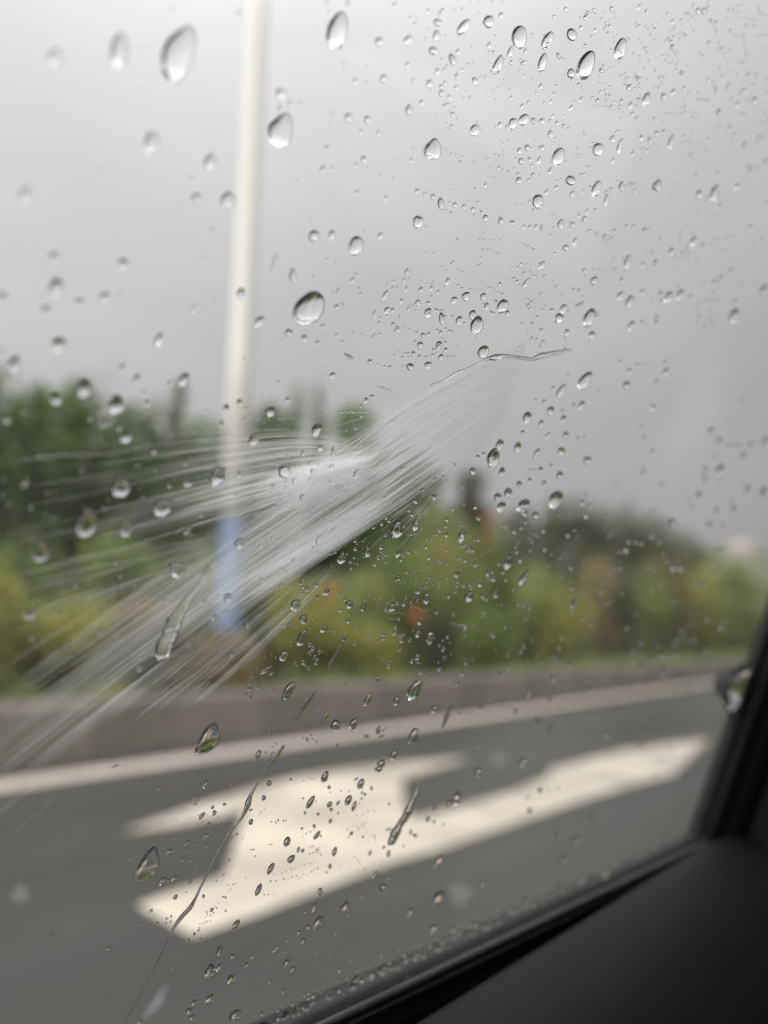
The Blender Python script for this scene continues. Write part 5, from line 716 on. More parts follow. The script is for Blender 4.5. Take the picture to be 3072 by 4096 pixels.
[189.96,86.28,0.31,0.19,-64],[192.16,86.21,0.35,0.22,-72],[193.63,85.67,0.34,0.21,-73],[193.31,85.65,0.42,0.26,-69],[205.06,89.01,0.47,0.28,-67],[164.48,91.23,0.33,0.2,-58],
[131.37,79.14,0.31,0.23,-64],[132.24,80.09,0.38,0.24,-53],[131.2,79.74,0.35,0.24,-54],[137.57,61.56,0.32,0.25,-67],[136.93,61.39,0.31,0.22,-58],[123.75,35.16,0.32,0.25,-60],
[109.69,61.25,0.22,0.15,-49],[121.02,40.38,0.24,0.19,-60],[121.85,39.89,0.2,0.16,-58],[121.91,39.98,0.26,0.22,-75],[123.77,40.04,0.23,0.18,-58],[124.99,68.83,0.54,0.42,-64],
[125.75,69.27,0.23,0.16,-53],[136.32,66.06,0.39,0.29,-66],[126.97,41.38,0.42,0.34,-65],[152.51,50.7,0.27,0.2,-67],[175.46,73.27,0.39,0.24,-63],[177.24,73.49,0.44,0.28,-64],
[149.05,77.59,0.51,0.35,-60],[117.87,46.36,0.36,0.3,-76],[185.92,98.96,0.67,0.4,-62],[152.6,44.49,0.2,0.15,-70],[190.46,95.36,0.8,0.47,-62],[159.78,70.05,0.47,0.32,-62],
[158.96,69.86,0.56,0.38,-63],[130.66,73.53,0.65,0.43,-53],[130.11,73.14,0.45,0.34,-63],[191.64,91.89,0.46,0.29,-72],[156.59,69.14,0.81,0.58,-71],[157.61,68.31,0.41,0.29,-68],
[158.51,67.84,0.34,0.22,-61],[148.75,76.61,0.37,0.24,-57],[135.9,53.27,0.31,0.23,-60],[125.6,34.42,0.26,0.22,-75],[194.48,95.68,0.55,0.34,-66],[194.41,96.81,0.6,0.37,-71],
[152.14,81.09,0.2,0.14,-59],[158.2,83.07,0.35,0.24,-70],[159.88,84.35,0.67,0.46,-69],[161.05,84.64,0.59,0.4,-68],[162.29,85.5,0.39,0.24,-59],[123.44,76.98,0.34,0.23,-51],
[112.5,55.36,0.39,0.28,-51],[112.98,56.38,0.33,0.24,-51],[113.77,56.75,0.18,0.15,-63],[114.09,56.89,0.32,0.26,-67],[118.1,48.16,0.29,0.23,-58],[156.45,60.63,0.47,0.34,-76],
[158.45,61.35,0.53,0.35,-63],[159.98,61.63,0.28,0.2,-78],[142.98,66.01,0.19,0.15,-67],[142.48,65.33,0.31,0.21,-58],[142.29,64.99,0.21,0.14,-58],[116.53,50.64,0.21,0.16,-53],
[157.49,50.99,0.23,0.16,-65],[117.93,49.88,0.37,0.27,-54],[119.05,50.12,0.21,0.15,-54],[120.31,51.15,0.27,0.22,-58],[138.0,43.86,0.43,0.34,-74],[155.44,53.2,0.54,0.37,-63],
[186.34,109.12,0.77,0.45,-61],[114.94,70.38,0.3,0.23,-58],[215.33,78.6,0.61,0.36,-70],[213.3,79.17,0.49,0.3,-76],[212.17,78.5,0.46,0.27,-68],[174.79,102.05,0.42,0.26,-63],
[176.42,103.59,0.55,0.34,-60],[177.76,104.07,0.33,0.21,-63],[178.9,104.78,0.44,0.28,-66],[195.69,104.3,0.83,0.5,-70],[140.29,48.28,0.51,0.36,-61],[152.63,88.41,0.22,0.15,-63],
[154.54,89.95,0.25,0.17,-62],[156.89,90.48,0.7,0.47,-62],[157.02,91.3,0.45,0.3,-61],[187.5,66.22,0.93,0.6,-68],[187.46,66.6,0.52,0.33,-68],[187.77,66.09,0.75,0.49,-79],
[153.36,68.82,0.47,0.34,-74],[151.81,68.53,0.38,0.27,-67],[151.11,69.66,0.21,0.15,-72],[154.62,50.68,0.64,0.48,-76],[155.56,51.17,0.71,0.52,-70],[156.4,51.83,0.67,0.5,-73],
[188.08,102.4,0.31,0.19,-62],[188.55,82.33,0.63,0.39,-66],[110.32,60.24,0.34,0.24,-49],[205.72,75.85,0.31,0.19,-70],[174.74,59.67,0.36,0.25,-75],[129.88,47.98,0.49,0.4,-69],
[131.13,47.75,0.56,0.45,-65],[132.16,47.27,0.41,0.3,-59],[145.68,76.79,0.65,0.46,-60],[153.29,79.83,0.68,0.46,-60],[122.82,55.07,0.25,0.2,-69],[119.01,70.74,0.33,0.23,-51],
[119.08,70.95,0.3,0.23,-57],[135.03,68.21,0.25,0.18,-63],[138.48,44.51,0.23,0.18,-81],[137.26,44.31,0.65,0.52,-71],[137.96,45.2,0.42,0.33,-80],[137.99,45.51,0.42,0.31,-61],
[143.05,80.4,0.5,0.36,-68],[126.05,38.51,0.39,0.3,-60],[126.65,38.62,0.4,0.33,-65],[183.36,106.62,0.42,0.26,-64],[184.16,105.77,0.51,0.3,-60],[187.07,106.41,0.49,0.3,-64],
[119.41,68.83,0.3,0.23,-57],[183.45,57.1,0.48,0.32,-71],[183.34,56.34,0.57,0.39,-82],[183.45,56.19,0.83,0.57,-80],[210.82,72.89,0.51,0.32,-76],[208.72,71.66,0.43,0.26,-70],
[207.17,70.91,0.46,0.28,-71],[162.76,66.26,0.6,0.39,-62],[195.79,97.47,0.51,0.31,-64],[197.85,98.13,0.26,0.16,-66],[200.34,98.75,0.71,0.43,-72],[199.77,100.06,0.67,0.41,-69],
[192.86,83.05,0.45,0.27,-65],[113.1,63.73,0.3,0.23,-56],[114.54,64.59,0.28,0.21,-54],[151.89,45.08,0.2,0.15,-69],[162.8,65.14,0.36,0.25,-64],[192.79,81.3,0.68,0.44,-74],
[109.66,56.96,0.21,0.18,-59],[160.09,93.48,0.58,0.36,-58],[170.82,99.3,0.53,0.34,-66],[173.27,78.13,0.25,0.17,-74],[173.25,78.51,0.44,0.29,-64],[171.7,77.3,1.02,0.69,-69],
[214.06,79.99,0.64,0.39,-77],[118.33,63.66,0.24,0.18,-52],[144.69,51.63,0.54,0.4,-64],[144.98,51.12,0.28,0.22,-70],[153.76,78.69,0.31,0.21,-61],[116.62,53.09,0.3,0.23,-55],
[142.47,46.35,0.27,0.2,-63],[151.42,53.51,0.62,0.43,-62],[152.63,54.29,0.19,0.14,-78],[153.57,54.17,0.64,0.45,-64],[191.46,79.14,0.91,0.59,-71],[193.82,80.03,0.51,0.32,-76],
[195.2,80.82,0.48,0.3,-67],[197.5,81.97,0.44,0.27,-67],[134.4,48.38,0.48,0.36,-61],[126.71,43.54,0.22,0.18,-64],[177.14,89.37,0.38,0.25,-71],[163.07,50.48,0.39,0.29,-74],
[162.96,50.66,0.53,0.39,-79],[163.94,51.08,0.58,0.4,-66],[122.98,39.47,0.34,0.29,-77],[203.91,60.87,0.26,0.17,-80],[133.18,43.13,0.17,0.13,-66],[134.25,43.11,0.22,0.16,-60],
[216.51,69.55,0.59,0.36,-78],[216.92,68.88,0.62,0.38,-78],[216.83,69.02,0.54,0.34,-75],[130.69,74.06,0.59,0.41,-54],[131.16,74.75,0.22,0.16,-56],[130.56,75.28,0.25,0.18,-57],
[130.08,75.46,0.36,0.27,-66],[76.49,48.96,0.15,0.13,-35],[84.06,61.48,0.26,0.19,-39],[88.57,55.51,0.23,0.17,-41],[79.52,32.99,0.16,0.14,-32],[80.22,32.36,0.35,0.34,-36],
[79.89,31.94,0.15,0.14,-31],[80.21,31.64,0.2,0.16,-39],[72.37,65.31,0.16,0.11,-36],[72.38,64.82,0.2,0.15,-34],[72.36,63.93,0.26,0.18,-36],[65.59,54.62,0.33,0.28,-31],
[65.79,54.39,0.24,0.18,-31],[66.22,54.83,0.27,0.2,-30],[73.04,56.12,0.12,0.09,-34],[72.67,56.2,0.18,0.13,-35],[86.33,40.44,0.34,0.28,-39],[109.93,48.79,0.43,0.37,-59],
[104.66,64.1,0.32,0.24,-47],[95.73,22.57,0.33,0.32,86],[96.11,23.09,0.39,0.32,-48],[97.21,23.42,0.25,0.24,-61],[97.28,23.69,0.32,0.29,-51],[96.69,52.17,0.2,0.18,-56],
[74.89,48.08,0.16,0.14,-36],[92.11,41.78,0.18,0.16,-49],[62.43,52.0,0.59,0.42,-30],[62.54,51.54,0.55,0.39,-31],[62.34,50.8,0.23,0.16,-31],[62.26,50.39,0.19,0.16,-26],
[76.53,67.04,0.35,0.24,-37],[92.12,58.85,0.2,0.17,-52],[91.86,59.29,0.14,0.1,-43],[91.92,59.73,0.32,0.25,-43],[72.87,57.05,0.21,0.16,-34],[96.95,77.25,0.34,0.27,-50],
[96.94,76.72,0.45,0.33,-44],[96.95,76.74,0.48,0.38,-52],[96.84,76.2,0.23,0.16,-43],[81.39,42.19,0.27,0.23,-36],[86.05,25.85,0.3,0.25,-39],[86.63,26.14,0.32,0.29,-37],
[86.84,25.8,0.3,0.28,-37],[99.38,37.49,0.59,0.54,-64],[99.3,38.02,0.32,0.29,-60],[87.46,32.31,0.41,0.38,-42],[70.87,62.89,0.23,0.17,-33],[82.38,46.3,0.57,0.44,-38],
[73.97,66.63,0.15,0.12,-36],[100.9,25.59,0.34,0.29,-50],[101.52,26.05,0.63,0.52,-50],[89.53,30.31,0.12,0.11,-64],[89.16,30.11,0.4,0.34,-41],[89.6,29.84,0.17,0.14,-43],
[89.89,29.33,0.44,0.38,-41],[71.45,56.91,0.16,0.11,-34],[71.45,56.79,0.15,0.11,-34],[70.7,65.27,0.17,0.12,-34],[71.45,65.24,0.24,0.18,-34],[71.84,64.95,0.25,0.2,-35],
[112.08,29.56,0.43,0.38,-70],[112.86,29.54,0.22,0.19,-57],[114.26,30.7,0.35,0.31,-67],[114.8,30.74,0.2,0.18,-73],[74.03,37.45,0.19,0.14,-36],[74.42,37.23,0.19,0.17,-29],
[74.79,37.3,0.25,0.21,-31],[87.15,20.03,0.45,0.39,-40],[106.06,52.92,0.33,0.28,-60],[92.03,71.01,0.27,0.21,-44],[80.31,18.52,0.19,0.18,-19],[85.4,44.03,0.18,0.16,-42],
[88.6,45.97,0.18,0.13,-42],[82.48,22.43,0.25,0.21,-38],[98.71,53.92,0.28,0.21,-46],[83.73,27.15,0.28,0.27,-39],[72.11,43.18,0.11,0.1,-30],[97.92,33.82,0.28,0.24,-47],
[79.97,58.14,0.17,0.14,-38],[74.99,65.84,0.16,0.11,-37],[74.2,65.67,0.16,0.13,-36],[73.11,65.45,0.12,0.08,-36],[188.39,142.81,0.45,0.24,-57],[137.13,101.67,0.45,0.3,-55],
[136.83,101.25,0.27,0.18,-57],[136.9,100.29,0.7,0.42,-51],[136.92,98.96,0.35,0.24,-55],[158.82,106.98,0.22,0.14,-64],[157.58,107.87,0.35,0.23,-63],[158.72,108.06,0.46,0.28,-57],
[158.98,108.78,0.48,0.31,-62],[137.63,113.07,0.26,0.16,-51],[165.36,126.41,0.34,0.2,-55],[165.11,126.66,0.45,0.26,-57],[166.71,127.16,0.33,0.2,-57],[149.74,110.32,0.33,0.19,-53],
[148.19,110.16,0.49,0.3,-54],[170.84,132.28,1.08,0.58,-54],[173.31,133.35,0.81,0.47,-61],[185.69,127.34,0.47,0.27,-61],[162.17,118.92,0.39,0.23,-56],[161.31,118.91,0.53,0.32,-57],
[159.97,118.18,0.43,0.27,-59],[158.52,117.99,0.4,0.24,-55],[196.72,133.56,0.55,0.29,-58],[158.45,110.9,0.54,0.34,-60],[159.56,110.03,0.45,0.28,-57],[145.56,119.51,0.32,0.19,-52],
[165.9,123.69,0.25,0.15,-62],[141.68,106.93,0.62,0.36,-51],[141.37,107.07,0.38,0.23,-52],[140.54,106.92,0.62,0.39,-53],[126.72,107.82,0.39,0.24,-49],[142.54,97.36,0.43,0.28,-55],
[140.54,113.18,0.32,0.19,-51],[157.57,122.03,0.37,0.23,-60],[157.5,122.78,0.46,0.28,-60],[150.29,105.92,0.8,0.52,-62],[146.26,105.3,0.31,0.2,-57],[156.91,103.77,0.24,0.16,-59],
[155.39,103.14,0.24,0.16,-60],[154.54,103.35,0.34,0.22,-60],[152.67,102.17,0.59,0.34,-54],[142.34,116.31,0.22,0.12,-50],[159.49,111.48,0.58,0.34,-55],[189.94,135.58,0.46,0.23,-55],
[167.63,118.7,0.63,0.34,-54],[153.9,118.2,0.29,0.18,-60],[168.41,111.05,0.41,0.25,-58],[134.0,105.36,0.25,0.16,-52],[144.36,103.32,0.4,0.27,-61],[143.58,102.91,0.35,0.22,-53],
[183.61,130.91,0.39,0.22,-59],[182.43,131.46,0.44,0.23,-55],[182.95,131.85,0.78,0.43,-57],[180.4,116.6,0.53,0.32,-63],[135.61,101.47,0.25,0.15,-51],[132.28,93.27,0.21,0.14,-54],
[166.47,116.0,0.62,0.39,-63],[166.0,116.19,0.84,0.52,-60],[167.0,117.29,0.22,0.14,-63],[154.45,113.12,0.35,0.22,-57],[155.7,110.81,0.61,0.35,-53],[145.85,103.05,0.27,0.16,-53],
[146.04,103.74,0.48,0.29,-53],[145.16,104.18,0.46,0.29,-53],[153.04,103.31,0.33,0.21,-60],[157.93,110.13,0.54,0.35,-61],[158.09,119.42,0.85,0.47,-52],[158.7,119.0,0.49,0.3,-61],
[159.24,118.95,0.9,0.52,-54],[139.45,98.81,0.28,0.19,-62],[138.38,98.12,0.26,0.16,-52],[137.45,97.78,0.34,0.23,-58],[199.27,132.42,0.41,0.21,-57],[177.3,130.31,0.5,0.28,-56],
[141.44,99.04,0.38,0.26,-60],[151.68,104.25,0.55,0.35,-57],[152.16,111.58,0.34,0.2,-54],[186.59,140.78,0.59,0.33,-59],[188.36,141.14,0.36,0.19,-57],[190.02,142.69,0.73,0.39,-57],
[191.08,143.01,0.57,0.29,-55],[156.3,105.16,0.51,0.3,-54],[194.4,139.2,0.47,0.25,-57],[168.42,133.18,0.43,0.25,-58],[167.81,133.27,0.42,0.24,-60],[167.15,133.74,0.25,0.15,-57],
[166.67,134.27,0.24,0.12,-52],[195.11,136.05,0.39,0.22,-60],[143.9,114.58,0.31,0.2,-57],[144.66,115.37,0.61,0.38,-55],[143.53,115.08,0.48,0.3,-54],[143.1,115.39,0.32,0.2,-52],
[133.93,112.94,0.77,0.45,-49],[134.64,112.41,0.35,0.2,-49],[135.43,112.81,0.37,0.23,-53],[135.99,112.05,0.35,0.23,-54],[182.5,120.88,0.9,0.53,-65],[125.29,105.75,0.44,0.27,-49],
[126.51,106.51,0.28,0.19,-55],[126.69,106.49,0.71,0.46,-51],[175.41,116.02,0.51,0.31,-63],[176.83,138.87,0.76,0.41,-54],[178.84,139.86,0.74,0.4,-55],[149.24,102.41,0.46,0.31,-62],
[148.13,102.61,1.02,0.65,-55],[147.53,102.22,0.68,0.41,-53],[145.96,102.06,0.36,0.22,-53],[150.77,105.74,0.43,0.28,-63],[150.18,105.6,0.5,0.32,-56],[149.39,105.82,0.65,0.42,-59],
[148.25,104.67,0.3,0.18,-53],[147.29,105.07,0.2,0.12,-54],[148.4,106.06,0.44,0.29,-63],[148.94,106.68,0.26,0.17,-58],[146.86,116.54,0.29,0.17,-52],[148.29,117.05,0.27,0.17,-54],
[149.32,118.32,0.42,0.26,-54],[150.76,118.22,0.63,0.4,-57],[133.31,93.66,0.25,0.17,-54],[186.81,123.15,0.44,0.26,-61],[187.52,124.52,1.1,0.64,-60],[104.37,33.74,0.25,0.2,-51],
[147.64,50.8,0.41,0.31,-79],[145.99,36.98,0.54,0.42,-69],[145.87,37.9,0.37,0.28,-68],[147.36,38.41,0.28,0.22,-75],[140.68,41.04,0.56,0.43,-67],[155.39,39.37,0.67,0.52,-79],
[156.45,39.61,0.36,0.27,-78],[157.45,39.89,0.41,0.3,-70],[127.57,39.53,0.23,0.19,-75],[127.09,38.73,0.4,0.33,-69],[126.1,38.7,0.4,0.32,-64],[136.8,54.27,0.49,0.37,-63],
[131.32,40.27,0.87,0.71,-81],[142.94,52.3,0.38,0.28,-65],[100.75,26.34,0.23,0.21,-66],[114.76,26.79,0.27,0.22,-58],[113.87,26.45,0.61,0.54,-67],[113.36,26.04,0.45,0.4,-89],
[113.63,24.9,0.25,0.22,-82],[137.21,39.74,0.47,0.35,-62],[151.27,53.63,0.39,0.29,-77],[107.37,33.93,0.53,0.45,-55],[106.65,33.69,0.27,0.24,-63],[115.83,40.99,0.23,0.19,-56],
[153.96,41.92,0.43,0.31,-66],[154.24,43.08,0.2,0.16,-76],[106.77,27.33,0.35,0.3,-54],[127.76,43.49,0.49,0.38,-60],[106.94,25.27,0.41,0.36,-57],[123.95,32.15,0.26,0.22,-87],
[109.13,27.18,0.28,0.23,-54],[110.53,44.09,0.38,0.32,-57],[110.05,43.66,0.15,0.11,-52],[110.23,43.61,0.29,0.24,-57],[95.58,33.32,0.22,0.19,-46],[118.5,46.86,0.31,0.26,-63],
[127.68,47.07,0.22,0.16,-57],[130.71,51.79,0.54,0.4,-58],[132.02,52.06,0.25,0.2,-64],[132.41,52.35,0.38,0.3,-69],[135.87,50.93,0.48,0.35,-60],[117.81,32.47,0.24,0.21,-68],
[95.53,33.46,0.23,0.19,-45],[139.51,44.52,0.28,0.22,-79],[110.42,38.5,0.26,0.22,-57],[114.57,36.46,0.22,0.18,-61],[141.47,42.99,0.52,0.41,-83],[140.92,42.05,0.25,0.19,-66],
[102.31,31.48,0.29,0.27,-83],[143.76,38.16,0.55,0.44,-76],[125.87,36.69,0.22,0.19,-69],[103.79,32.44,0.21,0.18,-51],[103.31,31.8,0.35,0.31,-58],[104.7,31.26,0.29,0.27,-64],
[103.52,30.67,0.14,0.11,-51],[139.98,33.66,0.29,0.23,-71],[130.08,50.68,0.44,0.36,-73],[128.23,49.84,0.29,0.24,-70],[128.43,50.2,0.22,0.16,-58],[106.77,38.04,0.28,0.25,-62],
[106.96,38.63,0.28,0.23,-53],[145.39,46.32,0.37,0.26,-63],[145.91,46.17,0.68,0.51,-65],[146.27,46.52,0.38,0.29,-69],[108.56,31.9,0.43,0.39,-78],[126.2,45.23,0.33,0.25,-58],
[126.0,45.19,0.55,0.44,-62],[139.98,35.21,0.2,0.15,-69],[139.28,35.15,0.26,0.2,-65],[138.49,34.46,0.34,0.27,-87],[30.38,12.32,0.12,0.09,-3],[56.53,23.11,0.29,0.25,-7],
[55.62,22.81,0.17,0.13,-22],[32.06,26.68,0.11,0.09,-7],[38.31,25.67,0.25,0.19,-13],[47.7,20.27,0.2,0.16,-12],[53.36,33.18,0.13,0.11,-17],[56.65,28.09,0.37,0.31,-12],
[31.37,26.52,0.16,0.11,-16],[43.59,28.63,0.18,0.12,-23],[44.0,28.6,0.12,0.09,-14],[42.16,21.22,0.2,0.16,-7],[39.72,30.0,0.11,0.08,-17],[36.35,28.61,0.16,0.11,-19],
[36.84,28.75,0.46,0.32,-22],[37.17,28.8,0.15,0.11,-21],[37.05,29.14,0.09,0.07,-19],[85.88,-10.45,0.51,0.49,2],[125.26,-1.34,0.38,0.34,84],[124.77,-1.31,0.32,0.28,81],
[124.1,-1.82,0.29,0.26,81],[108.18,-8.05,0.17,0.14,59],[107.29,-7.41,0.32,0.3,70],[106.92,-6.87,0.24,0.21,60],[107.51,-6.26,0.31,0.28,64],[107.65,-1.1,0.18,0.16,63],
[116.25,-7.3,0.19,0.17,77],[115.7,-8.18,0.17,0.14,63],[115.6,-8.49,0.3,0.27,66],[99.78,-8.59,0.33,0.29,53],[99.74,-9.05,0.2,0.18,51],[100.54,-9.27,0.29,0.25,54],
[93.66,-5.66,0.26,0.26,4],[94.46,-5.22,0.31,0.3,38],[94.61,-5.55,0.2,0.19,-49],[95.42,-5.12,0.66,0.64,-49],[131.44,-4.78,0.23,0.19,71],[89.79,-10.62,0.12,0.12,27],
[89.09,-5.58,0.13,0.12,-43],[89.5,-5.46,0.24,0.22,39],[89.95,-5.44,0.17,0.16,-31],[90.43,-5.45,0.16,0.14,47],[92.25,-7.62,0.26,0.25,-37],[91.27,-7.56,0.28,0.28,-28],
[129.68,3.12,0.4,0.35,-86],[84.41,-5.65,0.22,0.21,-9],[84.24,-5.31,0.37,0.34,33],[83.31,-5.18,0.13,0.12,26],[82.1,-5.3,0.17,0.16,3],[85.75,-11.09,0.13,0.12,21],
[87.89,-4.61,0.17,0.15,-41],[87.6,-4.14,0.62,0.57,35],[87.28,-4.25,0.27,0.26,17],[91.38,-11.11,0.19,0.18,12],[114.65,-5.36,0.16,0.15,68],[115.66,-4.66,0.4,0.37,83],
[90.53,-6.65,0.21,0.21,-7],[87.55,-12.42,0.16,0.15,3],[85.8,-7.51,0.27,0.26,-13],[118.34,3.71,0.28,0.24,-69],[114.19,-1.31,0.61,0.56,-79],[82.07,-7.3,0.15,0.14,32],
[82.52,-7.57,0.3,0.27,35],[127.15,-0.42,0.52,0.43,73],[127.38,-0.31,0.29,0.25,-78],[128.64,-1.02,0.29,0.25,76],[120.62,0.73,0.39,0.35,-81],[99.02,-8.54,0.22,0.2,51],
[97.98,-8.91,0.36,0.34,-59],[96.09,-8.2,0.31,0.27,50],[95.7,-8.23,0.38,0.37,-57],[81.77,-6.05,0.32,0.3,-6],[122.19,-4.57,0.51,0.43,68],[121.47,-5.1,0.33,0.3,84],
[122.67,-6.02,0.18,0.16,-77],[82.75,-6.88,0.31,0.28,35],[82.69,-6.71,0.17,0.16,22],[99.15,-32.36,0.28,0.26,55],[101.35,-18.86,0.17,0.14,49],[101.32,-19.35,0.26,0.24,50],
[101.9,-19.68,0.14,0.12,50],[93.05,-25.75,0.54,0.46,40],[115.32,-16.72,0.4,0.37,81],[108.0,-19.59,0.15,0.12,54],[107.16,-19.27,0.46,0.43,69],[87.29,-22.64,0.32,0.27,35],
[87.67,-22.16,0.3,0.27,33],[86.37,-22.17,0.37,0.33,33],[86.4,-22.1,0.3,0.25,39],[89.78,-20.99,0.27,0.27,20],[116.66,-21.7,0.24,0.22,77],[116.31,-22.0,0.25,0.22,59],
[115.24,-22.16,0.42,0.39,79],[114.91,-21.94,0.28,0.24,58],[97.84,-14.58,0.19,0.18,46],[121.15,-10.74,0.58,0.53,88],[121.95,-15.37,0.24,0.21,-86],[122.91,-15.2,0.38,0.34,-85],
[123.82,-14.96,0.26,0.24,89],[139.17,-12.97,0.3,0.25,76],[139.57,-12.44,0.83,0.67,73],[142.01,-12.23,0.36,0.28,70],[118.18,-22.56,0.4,0.32,58],[117.75,-22.92,0.26,0.21,57],
[117.78,-22.9,0.22,0.18,58],[123.25,-19.6,0.24,0.21,89],[123.45,-19.35,0.43,0.37,70],[93.98,-16.47,0.24,0.22,40],[93.95,-30.94,0.45,0.41,39],[119.67,-13.57,0.32,0.29,88],
[91.87,-28.3,0.3,0.29,36],[91.29,-27.8,0.15,0.14,35],[91.03,-27.77,0.17,0.16,40],[91.32,-27.89,0.3,0.28,35],[131.16,-27.08,0.37,0.32,81],[108.43,-25.35,0.42,0.35,52],
[108.47,-25.51,0.16,0.15,78],[108.88,-24.24,0.25,0.23,60],[122.31,-20.39,0.35,0.31,88],[122.04,-21.45,0.55,0.47,63],[96.79,-29.57,0.4,0.36,42],[132.35,-26.92,0.32,0.28,73],
[91.39,-31.65,0.32,0.26,40],[91.72,-31.36,0.4,0.38,41],[92.65,-31.25,0.23,0.22,40],[93.06,-31.01,0.21,0.18,38],[141.48,-21.89,0.29,0.24,79],[143.07,-21.33,0.31,0.23,66],
[105.01,-30.74,0.28,0.26,62],[135.98,-17.0,0.46,0.37,68],[102.99,-22.21,0.18,0.15,50],[98.59,-31.29,0.62,0.53,44],[98.2,-31.67,0.34,0.33,63],[132.41,-19.18,0.21,0.18,73],
[97.66,-15.74,0.42,0.4,47],[123.62,-30.88,0.35,0.27,57],[125.02,-31.51,0.56,0.49,80],[125.47,-31.59,0.21,0.16,58],[125.35,-31.89,0.42,0.36,67],[107.91,-24.09,0.36,0.34,85],
[107.52,-24.04,0.33,0.27,52],[114.4,-18.94,0.21,0.17,58],[114.95,-19.51,0.81,0.65,57],[115.42,-20.5,0.35,0.31,62],[116.2,-20.93,0.2,0.17,58],[133.07,-11.55,0.44,0.38,89],
[113.99,-12.93,0.42,0.38,-82],[128.87,-6.45,0.18,0.14,69],[133.8,-15.65,0.32,0.26,69],[118.84,-15.98,0.41,0.36,69],[86.86,-30.8,0.48,0.38,38],[97.32,-31.03,0.22,0.2,43],
[97.28,-31.06,0.38,0.31,44],[97.24,-30.97,0.35,0.28,44],[132.61,-25.47,0.5,0.39,63],[132.5,-24.5,0.36,0.29,64],[123.16,-25.84,0.78,0.65,62],[122.98,-26.21,0.3,0.25,61],
[122.57,-26.61,0.37,0.3,58],[113.62,-9.28,0.43,0.4,-87],[138.11,-10.4,0.41,0.33,71],[139.04,-10.38,0.23,0.18,71],[95.17,-28.29,0.22,0.22,65],[136.86,-26.5,0.35,0.29,66],
[101.86,-12.83,0.16,0.16,57],[84.05,-24.25,0.32,0.27,38],[104.98,-12.08,0.23,0.22,-72],[104.41,-11.92,0.39,0.32,55],[103.82,-12.47,0.17,0.16,86],[132.69,-9.88,0.72,0.6,73],
[99.97,-18.79,0.24,0.23,-83],[130.79,-19.79,0.62,0.54,79],[130.71,-19.55,0.33,0.26,64],[101.71,-26.75,0.16,0.15,49],[130.8,-12.3,0.37,0.31,70],[131.4,-12.83,0.55,0.48,81],
[99.8,-13.26,0.23,0.22,-66],[106.97,-27.64,0.3,0.27,53],[103.59,-15.32,0.32,0.3,56],[125.07,-24.16,0.38,0.34,77],[129.45,-15.75,0.39,0.32,66],[129.65,-15.31,0.27,0.23,90],
[130.26,-14.35,0.25,0.21,88],[130.66,-13.98,0.49,0.42,74],[119.16,-31.03,0.4,0.33,57],[133.84,-18.96,0.23,0.19,66],[93.63,-22.42,0.31,0.27,40],[128.58,-9.38,0.18,0.16,83],
[84.01,-20.79,0.15,0.14,17],[85.39,-20.67,0.13,0.13,-17],[113.65,-9.85,0.14,0.13,-83],[104.92,-22.48,0.39,0.37,67],[133.12,-24.39,0.36,0.29,64],[134.04,-25.26,0.23,0.19,66],
[82.67,-21.26,0.21,0.2,19],[83.13,-21.49,0.24,0.2,32],[129.81,-7.65,0.26,0.22,71],[128.68,-8.03,0.18,0.16,72],[143.22,-25.42,0.34,0.26,65],[143.47,-25.48,0.42,0.34,73],
[143.54,-26.68,0.57,0.46,71],[143.14,-27.3,0.31,0.23,64],[102.5,-22.12,0.19,0.16,49],[123.3,-10.16,0.37,0.3,65],[96.81,-22.6,0.17,0.17,-87],[96.96,-22.54,0.42,0.39,43],
[134.93,-20.25,0.46,0.39,75],[136.37,-19.78,0.32,0.25,66],[137.2,-20.31,0.43,0.35,69],[123.16,-34.22,0.3,0.26,64],[122.29,-33.56,0.53,0.41,56],[122.1,-33.39,0.21,0.18,59],
[155.83,-21.79,1.0,0.79,80],[128.79,-47.28,0.7,0.51,54],[172.68,-40.45,0.39,0.29,74],[171.18,-40.97,0.38,0.25,66],[158.93,-44.13,0.23,0.17,74],[157.98,-43.88,0.45,0.35,72],
[109.2,-34.99,0.56,0.47,50],[108.77,-35.07,0.25,0.21,51],[140.35,-48.53,0.43,0.35,70],[139.87,-48.41,0.5,0.36,58],[123.28,-41.23,0.31,0.23,54],[130.62,-26.37,0.29,0.25,75],
[177.58,-39.16,0.32,0.23,79],[126.84,-35.31,0.3,0.25,64],[127.29,-35.54,0.4,0.31,58],[112.71,-37.28,0.15,0.13,60],[112.16,-37.21,0.73,0.65,65],[100.83,-30.31,0.21,0.18,45],
[143.68,-41.07,0.39,0.29,62],[143.98,-40.84,0.26,0.21,65],[144.5,-39.62,0.44,0.35,68],[145.6,-38.63,0.65,0.5,65],[174.55,-31.66,0.4,0.29,85],[174.97,-31.11,0.48,0.34,72],
[175.53,-30.2,0.38,0.27,72],[174.65,-29.51,0.32,0.24,83],[115.97,-30.72,0.26,0.23,70],[101.65,-43.43,0.36,0.27,45],[101.65,-43.53,0.26,0.2,44],[100.33,-43.34,0.4,0.36,52],
[125.93,-45.5,0.37,0.31,59],[131.36,-30.67,0.31,0.23,60],[99.94,-37.82,0.14,0.12,44],[99.83,-38.22,0.29,0.22,46],[99.14,-38.24,0.18,0.15,43],[98.3,-37.93,0.21,0.19,43],
[120.23,-32.53,0.23,0.21,77],[119.39,-32.55,0.26,0.2,55],[118.58,-31.97,0.3,0.23,55],[117.88,-31.31,0.34,0.26,55],[104.62,-45.7,0.3,0.22,46],[104.2,-45.22,0.52,0.42,45],
[104.8,-45.05,0.27,0.21,45],[171.43,-27.82,0.44,0.31,71],[174.69,-28.08,0.58,0.43,83],[96.4,-29.65,0.25,0.24,59],[95.6,-28.86,0.25,0.21,43],[96.05,-28.48,0.2,0.18,41],
